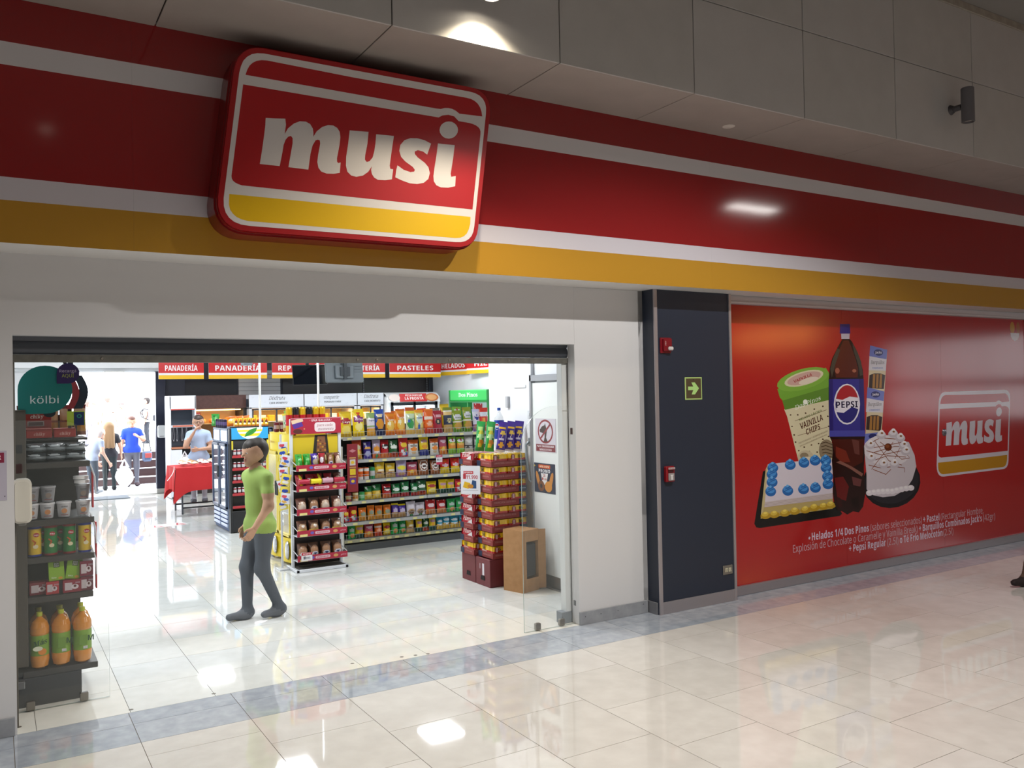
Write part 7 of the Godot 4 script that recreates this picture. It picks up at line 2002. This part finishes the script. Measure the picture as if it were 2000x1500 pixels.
	var s3 := thing("curved_header_sign", "dark curved header strip with a red stripe behind the purple sign", "sign", V(0.365, 1.76, -0.62))
	mb = MB.new()
	mb.surf(2, 10, func(u: float, v: float) -> Vector3: return V(0.02 + 0.035 * sin(v * PI) + 0.04 * u, 0.0 + 0.2 * v, 0.01 * u))
	obj("strip", mb, M("b03a40", 0.45), s3)
	mb = MB.new()
	mb.surf(2, 10, func(u: float, v: float) -> Vector3: return V(0.06 + 0.035 * sin(v * PI) + 0.05 * u, 0.0 + 0.21 * v, 0.004 + 0.01 * u))
	obj("backing", mb, M("333a48", 0.5), s3)
	obj("support", MB.new().box(V(0.04, -0.06, -0.01), V(0.02, 0.14, 0.01)), bk, s3)
	var s4 := thing("lottery_card", "small card with a lime edge and blue picture behind the coffee bags", "card", V(0.44, 1.655, -0.62))
	obj("card", MB.new().box(V(0, 0.045, 0), V(0.1, 0.09, 0.004)), M("c4dc50", 0.5), s4)
	pr = ink()
	pr.rect(-0.012, 0.0, 0.046, 0.084, "26386a").ell(0.018, 0.058, 0.014, 0.012, "3aa88a").ell(0.018, 0.058, 0.008, 0.007, "26386a")
	print_on(s4, "card_print", pr, V(0, 0, 0.0025))
	obj("card_clip", MB.new().box(V(0, -0.03, 0), V(0.01, 0.07, 0.004)), bk, s4)

func cooler_tops() -> void:
	# juice boxes along the tops of the two coolers
	for k in 8:
		var bx := thing("juice_box", "chocolate and yellow drink box on the cooler, %s from the left" % ordinal(k), "drink box", V(2.79 + k * 0.058, 1.43, -6.39), 0, "drink boxes on the cooler")
		obj("carton", MB.new().box(V(0, 0.055, 0), V(0.05, 0.11, 0.05), 0.002), M("e0b830", 0.4), bx)
		var p := ink()
		p.rect(-0.025, 0, 0.025, 0.02, "a85a1c").ell(0, 0.06, 0.018, 0.026, "5a2a1c").ell(0.004, 0.085, 0.012, 0.012, "c8481c").ell(-0.004, 0.04, 0.014, 0.012, "f0e2c4")
		print_on(bx, "carton_print", p, V(0, 0, 0.0256))
	for k in 5:
		can("drink_can", "dark purple can on the aisle cooler, %s from the doorway" % ordinal(k), V(2.73, 1.405, -7.2 + k * 0.11), 0.028, 0.12, ["3a2a4a", "5a4a7a", "2a1f38"], "purple cans on the cooler")
	var o := pouch("candy_bag", "lgr", V(0.12, 0.17, 0.06), V(2.72, 1.425, -7.29), "green candy bag at the far corner of the aisle cooler", "candy bag")
	o.rotation.y = -0.6
	for k in 3:
		var g := pouch("snack_bag", "ora", V(0.16, 0.15, 0.09), V(2.86 + k * 0.14, 1.43, -6.85 - 0.12 * k), "orange snack bag lying on the aisle cooler, %s from the front" % ordinal(k), "snack bag", "orange bags on the cooler")
		g.rotation = V(-0.5, 0.2 * k, 0.1)
	for k in 6:
		can("drink_can", "%s can behind the yellow cooler, %s from the left" % [["dark red", "dark red", "red", "red", "blue", "blue"][k], ordinal(k)], V(2.76 + k * 0.066, 1.417, -4.34), 0.03, 0.11, [["8a2430", "b8a0a4", "6a1c28"], ["2a4a8c", "b8c4d8", "2a4a8c"]][0 if k < 4 else 1], "cans on the yellow cooler")
	for k in 5:
		var key: String = ["tos", "lim", "ora", "ora", "tea"][k]
		var b := pouch("snack_bag", key, V(0.13, 0.2 + 0.04 * (k % 2), 0.05), V(2.76 + 0.07 * k, 1.44, -3.85 - 0.07 * k), "%s snack bag heaped on the yellow cooler, %s from the left" % [PACKS[key][0], ordinal(k)], "snack bag", "bags heaped on the yellow cooler")
		b.rotation = V(-0.3, -0.1 + 0.05 * k, 0.12 * sin(k * 2.0))
	# tall can packs above the biscuit rack
	for k in 6:
		var nm: String = ["yellow and red", "black", "yellow and red", "black with red oval", "red and yellow", "red and yellow"][k]
		var blk: bool = k == 1 or k == 3
		can("tall_can", "%s tall can above the biscuit rack, %s from the left" % [nm, ordinal(k)], V(2.72 + k * 0.074, 1.417, -3.72), 0.036, 0.29, ["1c1c20", "b02a30", "26262a"] if blk else ["e8c02a", "c8242c", "e0b41c"], "tall cans above the biscuit rack")

# blend tapered bones (a, b, ra, rb, tone, flatten) into one surface on a grid and add it to mb
func flesh(mb: MB, bones: Array, cell: float, k: float, tones: Array, hem := -1.0) -> void:
	var lo := V(1e9, 1e9, 1e9)
	var hi := -lo
	for b in bones:
		for e in 2:
			var r: float = b[2 + e] + cell * 3.0
			lo = lo.min(b[e] - V(r, r, r))
			hi = hi.max(b[e] + V(r, r, r))
	var nx := int((hi.x - lo.x) / cell) + 2
	var ny := int((hi.y - lo.y) / cell) + 2
	var nz := int((hi.z - lo.z) / cell) + 2
	var f := PackedFloat32Array()
	f.resize(nx * ny * nz)
	f.fill(9.0)
	var best := PackedFloat32Array(f)
	var who := PackedByteArray()
	who.resize(nx * ny * nz)
	for b in bones:
		var A: Vector3 = b[0]
		var ba: Vector3 = b[1] - A
		var fl: float = b[5] if b.size() > 5 else 1.0
		var q := V(1, 1, 1.0 / fl)
		var m: float = maxf(b[2], b[3]) + k + cell * 2.5
		var p0: Vector3 = ((A.min(b[1]) - V(m, m, m) - lo) / cell).floor().max(Vector3.ZERO)
		var p1: Vector3 = ((A.max(b[1]) + V(m, m, m) - lo) / cell).ceil()
		var x1 := mini(int(p1.x), nx - 1)
		var y1 := mini(int(p1.y), ny - 1)
		var z1 := mini(int(p1.z), nz - 1)
		var bs := ba * q
		var l2 := maxf(bs.length_squared(), 1e-9)
		var ra: float = b[2]
		var dr: float = b[3] - ra
		for z in range(int(p0.z), z1 + 1):
			for y in range(int(p0.y), y1 + 1):
				var i := (z * ny + y) * nx
				for x in range(int(p0.x), x1 + 1):
					var pa := (lo + V(x, y, z) * cell - A) * q
					var h := clampf(pa.dot(bs) / l2, 0.0, 1.0)
					var d := (pa - bs * h).length() - ra - dr * h
					var o := f[i + x]
					if d < best[i + x]:
						best[i + x] = d
						who[i + x] = b[4]
					if o > 8.0:
						f[i + x] = d
					else:
						var w := clampf(0.5 + 0.5 * (o - d) / k, 0.0, 1.0)
						f[i + x] = lerpf(o, d, w) - k * w * (1.0 - w)
	var sy := nx
	var sz := nx * ny
	var cs := [0, 1, sy, sy + 1, sz, sz + 1, sz + sy, sz + sy + 1]
	var eds := [[0, 1], [2, 3], [4, 5], [6, 7], [0, 2], [1, 3], [4, 6], [5, 7], [0, 4], [1, 5], [2, 6], [3, 7]]
	var off := [V(0, 0, 0), V(1, 0, 0), V(0, 1, 0), V(1, 1, 0), V(0, 0, 1), V(1, 0, 1), V(0, 1, 1), V(1, 1, 1)]
	var id := {}
	var P := PackedVector3Array()
	var T := PackedByteArray()
	for z in nz - 1:
		for y in ny - 1:
			var row := (z * ny + y) * nx
			for x in nx - 1:
				var i := row + x
				var n := 0
				for c in cs:
					if f[i + c] < 0.0:
						n += 1
				if n == 0 or n == 8:
					continue
				var s := Vector3.ZERO
				var m := 0
				for e in eds:
					var a := f[i + cs[e[0]]]
					var b := f[i + cs[e[1]]]
					if (a < 0.0) != (b < 0.0):
						s += off[e[0]].lerp(off[e[1]], a / (a - b))
						m += 1
				id[i] = P.size()
				P.append(lo + (V(x, y, z) + s / m) * cell)
				var low := i
				var lv := 9.0
				for c in cs:
					if best[i + c] < lv:
						lv = best[i + c]
						low = i + c
				var tone := who[low]
				if hem > 0.0 and (tone == 1 or tone == 2):
					tone = 1 if P[P.size() - 1].y > hem else 2
				T.append(tone)
	var N := PackedVector3Array()
	N.resize(P.size())
	var F := PackedInt32Array()
	for i in id:
		var x: int = i % nx
		var y: int = (i / nx) % ny
		var z: int = i / sz
		for ax in 3:
			var st: int = [1, sy, sz][ax]
			var u: int = [sy, sz, 1][ax]
			var w: int = [sz, 1, sy][ax]
			if [y, z, x][ax] == 0 or [z, x, y][ax] == 0:
				continue
			var a := f[i]
			var b := f[i + st]
			if (a < 0.0) == (b < 0.0):
				continue
			if not (id.has(i - u) and id.has(i - w) and id.has(i - u - w)):
				continue
			var q := [id[i], id[i - u], id[i - u - w], id[i - w]]
			var g := (P[q[2]] - P[q[0]]).cross(P[q[1]] - P[q[3]])
			var dir := Vector3.ZERO
			dir[ax] = 1.0 if a < 0.0 else -1.0
			if g.dot(dir) < 0.0:
				g = -g
			for j in q:
				N[j] += g
				F.append(j)
	for i in N.size():
		N[i] = N[i].normalized()
	for i in range(0, F.size(), 4):
		mb.col = tones[T[F[i]]]
		mb.tri(P[F[i]], P[F[i + 1]], P[F[i + 2]], N[F[i]], N[F[i + 1]], N[F[i + 2]])
		mb.tri(P[F[i]], P[F[i + 2]], P[F[i + 3]], N[F[i]], N[F[i + 2]], N[F[i + 3]])
	mb.tinted = true

func hand(mb: MB, wrist: Vector3, dir: Vector3, palm: Vector3, side: float, s: float, tones: Array, curl := 0.5) -> void:
	var d := dir.normalized()
	var p := (palm - d * palm.dot(d)).normalized()
	var w := d.cross(p).normalized() * side
	var b := []
	for k in 4:
		var r := w * (k - 1.5) * 0.021 * s
		b.append([wrist + r * 0.5, wrist + d * 0.085 * s + r, 0.017 * s, 0.013 * s, 0])
		var ln: float = [0.062, 0.072, 0.068, 0.052][k] * s
		var k0 := wrist + d * 0.09 * s + r
		var k1 := k0 + (d * cos(curl * 0.6) + p * sin(curl * 0.6)) * ln * 0.5
		var k2 := k1 + (d * cos(curl * 1.6) + p * sin(curl * 1.6)) * ln * 0.5
		b.append([k0, k1, 0.0095 * s, 0.0085 * s, 0])
		b.append([k1, k2, 0.0085 * s, 0.007 * s, 0])
	var t0 := wrist + d * 0.025 * s - w * 0.028 * s
	var t1 := t0 + (d * 0.7 - w * 0.6 + p * 0.3).normalized() * 0.045 * s
	b.append([t0, t1, 0.013 * s, 0.01 * s, 0])
	b.append([t1, t1 + (d * 0.9 - w * 0.1 + p * 0.3).normalized() * 0.03 * s, 0.01 * s, 0.008 * s, 0])
	flesh(mb, b, 0.006 * s, 0.006 * s, tones)

# pose: hands, elbows, feet and knees in a frame that faces +z, all for a height of 1
func person(label: String, at: Vector3, turn: float, h: float, look: Dictionary, pose: Dictionary, cell := 0.022) -> Node3D:
	var t := thing("person", label, "person", at, turn)
	var tones := []
	for c in [look.skin, look.shirt, look.legs, look.shoes, look.get("sleeve", look.shirt), look.get("lips", "a87262")]:
		tones.append(Color(c).srgb_to_linear())
	var lean: Vector3 = pose.get("lean", Vector3.ZERO) * h
	var hip: Vector3 = V(0, 0.525, 0) * h + pose.get("hip", Vector3.ZERO) * h
	var chest: Vector3 = hip + V(0, 0.235, 0) * h + lean
	var neck: Vector3 = chest + V(0, 0.07, 0) * h + lean * 0.35
	var head: Vector3 = neck + V(0, 0.095, 0.012) * h + lean * 0.3 + pose.get("nod", Vector3.ZERO) * h
	var b := []
	var bare: bool = look.get("bare", false)
	b.append([hip + V(-0.05, 0.0, 0) * h, hip + V(0.05, 0.0, 0) * h, 0.07 * h, 0.07 * h, 2, 0.85])
	b.append([hip + V(0, 0.04, 0) * h, hip.lerp(chest, 0.5), 0.082 * h, 0.08 * h, 1, 0.78])
	b.append([hip.lerp(chest, 0.5), chest, 0.08 * h, 0.088 * h, 1, 0.78])
	b.append([chest + V(-0.06, 0.028, 0) * h, chest + V(0.06, 0.028, 0) * h, 0.055 * h, 0.055 * h, 1, 0.85])
	b.append([chest + V(0, 0.05, 0) * h, neck + V(0, 0.03, 0.004) * h, 0.032 * h, 0.029 * h, 0])
	for s in [-1.0, 1.0]:
		var key := "l" if s < 0 else "r"
		var sh: Vector3 = chest + V(s * 0.105, 0.032, 0) * h
		var el: Vector3 = pose.get("elbow_" + key, V(s * 0.135, 0.63, -0.01)) * h + lean * 0.6
		var wr: Vector3 = pose.get("wrist_" + key, V(s * 0.145, 0.49, 0.03)) * h + lean * 0.5
		b.append([sh, sh.lerp(el, 0.55), 0.033 * h, 0.028 * h, 4])
		b.append([sh.lerp(el, 0.55), el, 0.028 * h, 0.025 * h, 0 if not look.has("sleeve") else 4])
		b.append([el, wr, 0.025 * h, 0.017 * h, 0])
		var hp: Vector3 = hip + V(s * 0.052, -0.01, 0) * h
		var an: Vector3 = pose.get("foot_" + key, V(s * 0.06, 0.045, -0.01)) * h
		var kn: Vector3 = pose.get("knee_" + key, (hp / h).lerp(an / h, 0.5) + V(0, 0, 0.018)) * h
		b.append([hp, kn, 0.055 * h, 0.038 * h, 2])
		b.append([kn, an, 0.038 * h, 0.027 * h, 2])
		var toe: Vector3 = an + V(s * 0.012, -0.02, 0.105) * h
		b.append([an + V(0, -0.014, -0.015) * h, an + V(0, -0.022, 0.02) * h, 0.027 * h, 0.025 * h, 3])
		b.append([an + V(0, -0.022, 0.02) * h, toe, 0.025 * h, 0.02 * h, 3])
	var mb := MB.new()
	flesh(mb, b, cell, 0.03 * h, tones, hip.y - 0.035 * h)
	for s in [-1.0, 1.0]:
		var key := "l" if s < 0 else "r"
		var el: Vector3 = pose.get("elbow_" + key, V(s * 0.135, 0.63, -0.01)) * h + lean * 0.6
		var wr: Vector3 = pose.get("wrist_" + key, V(s * 0.145, 0.49, 0.03)) * h + lean * 0.5
		hand(mb, wr, wr - el, V(-s, 0, 0.2), s, h * 0.95 / 1.6 * 1.6 * 0.6, tones)
	# head: skull, jaw, nose, ears, lips
	var u := 0.066 * h
	var hb := [[head + V(0, 0.25, -0.15) * u, head + V(0, 0.3, 0.05) * u, u * 0.95, u * 0.9, 0], [head + V(0, -0.35, 0.2) * u, head + V(0, -0.75, 0.5) * u, u * 0.62, u * 0.36, 0], [head + V(0, 0.1, 0.86) * u, head + V(0, -0.18, 1.08) * u, u * 0.1, u * 0.14, 0], [head + V(-0.14, -0.5, 0.82) * u, head + V(0.14, -0.5, 0.82) * u, u * 0.07, u * 0.07, 5]]
	for s in [-1.0, 1.0]:
		hb.append([head + V(s * 0.9, 0.1, 0.0) * u, head + V(s * 0.92, -0.2, 0.02) * u, u * 0.15, u * 0.11, 0])
	flesh(mb, hb, u * 0.13, u * 0.14, tones)
	for s in [-1.0, 1.0]:
		mb.paint("d8ccc4")
		mb.lathe([Vector2(0, -0.08 * u), Vector2(0.09 * u, -0.03 * u), Vector2(0.09 * u, 0.03 * u), Vector2(0, 0.08 * u)], 8, head + V(s * 0.36, 0.1, 0.83) * u)
		mb.paint("2a1c18")
		mb.lathe([Vector2(0, -0.07 * u), Vector2(0.065 * u, 0), Vector2(0, 0.07 * u)], 8, head + V(s * 0.36, 0.1, 0.89) * u)
	obj("body", mb, M("ffffff", 0.75, 0, "tint"), t)
	if look.has("hair"):
		var hm := MB.new()
		var ht := [Color(look.hair).srgb_to_linear()]
		var hr := [[head + V(0, 0.42, -0.3) * u, head + V(0, 0.5, 0.12) * u, u * 0.98, u * 0.82, 0], [head + V(0, 0.2, -0.45) * u, head + V(0, -0.3, -0.5) * u, u * 0.8, u * 0.6, 0]]
		if look.get("long", 0.0) > 0.0:
			var dn: float = look.long * h
			for s in [-0.5, 0.0, 0.5]:
				hr.append([head + V(s, 0.1, -0.55) * u, head + V(s * 1.6, -0.2, -0.9) * u + V(0, -dn, -0.03 * h), u * 0.7, u * 0.42, 0])
		flesh(hm, hr, u * 0.16, u * 0.25, ht)
		obj("hair", hm, M("ffffff", 0.55, 0, "tint"), t)
	if look.get("glasses", false):
		var gm := MB.new()
		for s in [-1.0, 1.0]:
			var ring := []
			for i in 13:
				ring.append(head + V(s * 0.38 + cos(TAU * i / 12) * 0.27, 0.1 + sin(TAU * i / 12) * 0.22, 1.02) * u)
			gm.tube(ring, u * 0.03, 5, false)
		gm.tube([head + V(-0.12, 0.14, 1.04) * u, head + V(0.12, 0.14, 1.04) * u], u * 0.03, 5)
		obj("glasses", gm, M("1c1a1c", 0.3), t)
	return t

func plastic_bag(label: String, at: Vector3, h: float) -> void:
	var t := thing("plastic_bag", label, "bag", at)
	var m := MB.new()
	m.surf(20, 12, func(u: float, v: float) -> Vector3:
		var a := u * TAU
		var r: float = h * 0.3 * pow(maxf(sin(PI * clampf(v * 0.9 + 0.06, 0, 1)), 0.0), 0.7) * (1.0 + 0.08 * sin(a * 5.0 + v * 6.0))
		return V(cos(a) * r, v * h * 0.75, sin(a) * r * 0.6))
	obj("sack", m, M("e6e6e8", 0.4), t)
	for s in [-1.0, 1.0]:
		obj("loop_handle", MB.new().tube([V(s * h * 0.12, h * 0.7, 0), V(s * h * 0.05, h * 0.88, 0), V(0, h, 0)], [h * 0.05, h * 0.03, h * 0.015], 8), M("e6e6e8", 0.4), t)

func build_people() -> void:
	# walking through the shop
	person("person in a green shirt and dark trousers striding across the shop floor", V(1.86, 0, -1.70), -1.3, 1.46, {"skin": "c49a7e", "shirt": "9ab45c", "legs": "565a62", "shoes": "6a6e74", "hair": "2c2420"}, {
		"foot_l": V(-0.045, 0.045, 0.06), "foot_r": V(0.045, 0.05, -0.09), "knee_l": V(-0.05, 0.29, 0.055), "knee_r": V(0.05, 0.285, 0.02), "elbow_l": V(-0.14, 0.64, -0.05), "wrist_l": V(-0.14, 0.51, 0.0), "elbow_r": V(0.14, 0.64, 0.02), "wrist_r": V(0.13, 0.53, 0.1), "lean": V(0, 0, 0.012)}, 0.015)
	# at the bakery
	person("person in a light blue shirt and glasses with a hand at the chin", V(3.06, 0, -10.25), -0.15, 1.52, {"skin": "c49a80", "shirt": "a9bcd8", "legs": "8a8890", "shoes": "3a3a40", "hair": "33241e", "glasses": true}, {
		"elbow_l": V(-0.14, 0.66, 0.06), "wrist_l": V(-0.05, 0.82, 0.12), "elbow_r": V(0.14, 0.63, 0.04), "wrist_r": V(-0.01, 0.62, 0.14)})
	plastic_bag("white plastic shopping bag held by the person in light blue at the bakery", V(2.8, 0.56, -10.1), 0.36)
	# by the far doorway
	person("person in a royal blue top and grey trousers facing the shop at the stairs", V(2.5, 0, -14.3), 0.0, 1.47, {"skin": "c8957a", "shirt": "1f46b8", "legs": "5a5a66", "shoes": "3a2a30", "hair": "5a3a30"}, {
		"elbow_r": V(0.15, 0.66, 0.02), "wrist_r": V(0.06, 0.72, 0.13), "elbow_l": V(-0.14, 0.63, 0.0), "wrist_l": V(-0.15, 0.5, 0.03)})
	var hb := thing("handbag", "patterned dark handbag at the side of the person in royal blue", "bag", V(2.78, 0.52, -14.2))
	obj("bag_body", MB.new().box(V(0, 0.1, 0), V(0.2, 0.22, 0.1), 0.04), M("4a5a78", 0.6), hb)
	obj("bag_flap", MB.new().box(V(0.02, 0.12, 0.052), V(0.13, 0.1, 0.02), 0.008), M("a84a48", 0.6), hb)
	obj("strap", MB.new().tube([V(-0.08, 0.2, 0), V(-0.06, 0.4, 0), V(-0.02, 0.44, 0), V(0.04, 0.4, 0), V(0.08, 0.2, 0)], 0.01, 6), M("2c2c34", 0.6), hb)
	person("person with long light brown hair and black clothes seen from behind near the far doorway", V(2.0, 0, -13.75), 3.0, 1.38, {"skin": "d0a088", "shirt": "24262c", "legs": "1c2228", "shoes": "1c1c20", "hair": "8a6c4c", "long": 0.27}, {
		"elbow_l": V(-0.15, 0.64, 0.02), "wrist_l": V(-0.16, 0.5, 0.06)})
	plastic_bag("white plastic carrier bag held by the person with long hair", V(2.26, 0.06, -13.6), 0.56)
	person("person in a grey flowered top and jeans bending by the far doorway", V(1.66, 0, -13.3), 2.2, 1.32, {"skin": "c8a08c", "shirt": "8c94a8", "legs": "333c48", "shoes": "8a8e94", "hair": "b4a8a4"}, {"lean": V(0, -0.03, 0.1), "hip": V(0, 0, -0.03), "wrist_r": V(0.12, 0.45, 0.14), "wrist_l": V(-0.12, 0.45, 0.14)})
	# up in the daylight
	var out := [["person in a white T-shirt and dark trousers at the top of the stairs", 3.5, -19.2, 1.22, -1.9, "e4dcdc", "2a2c36", "2c2624"], ["person in a white top in the middle of the bright street", 2.9, -19.4, 1.1, 0.5, "e6e2e2", "b4b0b4", "6a5c5a"], ["person in a pale shirt, tallest of those standing in the bright street", 2.55, -19.2, 1.3, 2.6, "d8d0d4", "a8a4ac", "8a7068"], ["person in a pale lilac shirt nearest the shelf side of the doorway", 2.05, -19.0, 1.18, 2.2, "c4bcc8", "8c8a96", "7a645c"], ["person in a light grey shirt half hidden between two others outside", 2.27, -19.8, 1.24, 1.2, "ccc6ce", "9a98a2", "9a8278"]]
	for i in out.size():
		var o: Array = out[i]
		person(o[0], V(o[1], 0.66, o[2]), o[4], o[3], {"skin": "c89c88", "shirt": o[5], "legs": o[6], "shoes": "4a4a50", "hair": o[7]}, {"wrist_l": V(-0.08, 0.66, 0.14), "elbow_l": V(-0.14, 0.63, 0.04)} if i % 2 == 0 else {}, 0.026)
	var bp := thing("backpack", "grey and black backpack on the person in the white T-shirt", "backpack", V(3.43, 0.66 + 0.66, -19.08), -1.9)
	obj("pack", MB.new().box(V(0.0, 0.1, -0.17), V(0.24, 0.34, 0.14), 0.05), M("8e8c92", 0.7), bp)
	obj("pocket", MB.new().box(V(0, 0.02, -0.25), V(0.2, 0.16, 0.05), 0.02), M("2a2c34", 0.7), bp)
	for s in [-1.0, 1.0]:
		obj("strap", MB.new().tube([V(s * 0.08, 0.24, -0.1), V(s * 0.09, 0.28, 0.0), V(s * 0.09, 0.2, 0.09), V(s * 0.1, 0.05, 0.06), V(s * 0.09, -0.02, -0.1)], 0.014, 6), M("2a2c34", 0.7), bp)
	# someone walking into the picture in the corridor
	person("person in brown clothes walking in from the right edge, one shoe in view", V(8.33, 0, 1.34), -PI / 2 - 0.06, 1.5, {"skin": "a87a60", "shirt": "6a4a38", "legs": "5a4638", "shoes": "241c1a", "hair": "2a2220", "sleeve": "6a4a38"}, {
		"foot_l": V(-0.03, 0.05, 0.33), "foot_r": V(0.05, 0.06, -0.2), "knee_l": V(-0.05, 0.29, 0.19), "knee_r": V(0.05, 0.285, 0.0)})
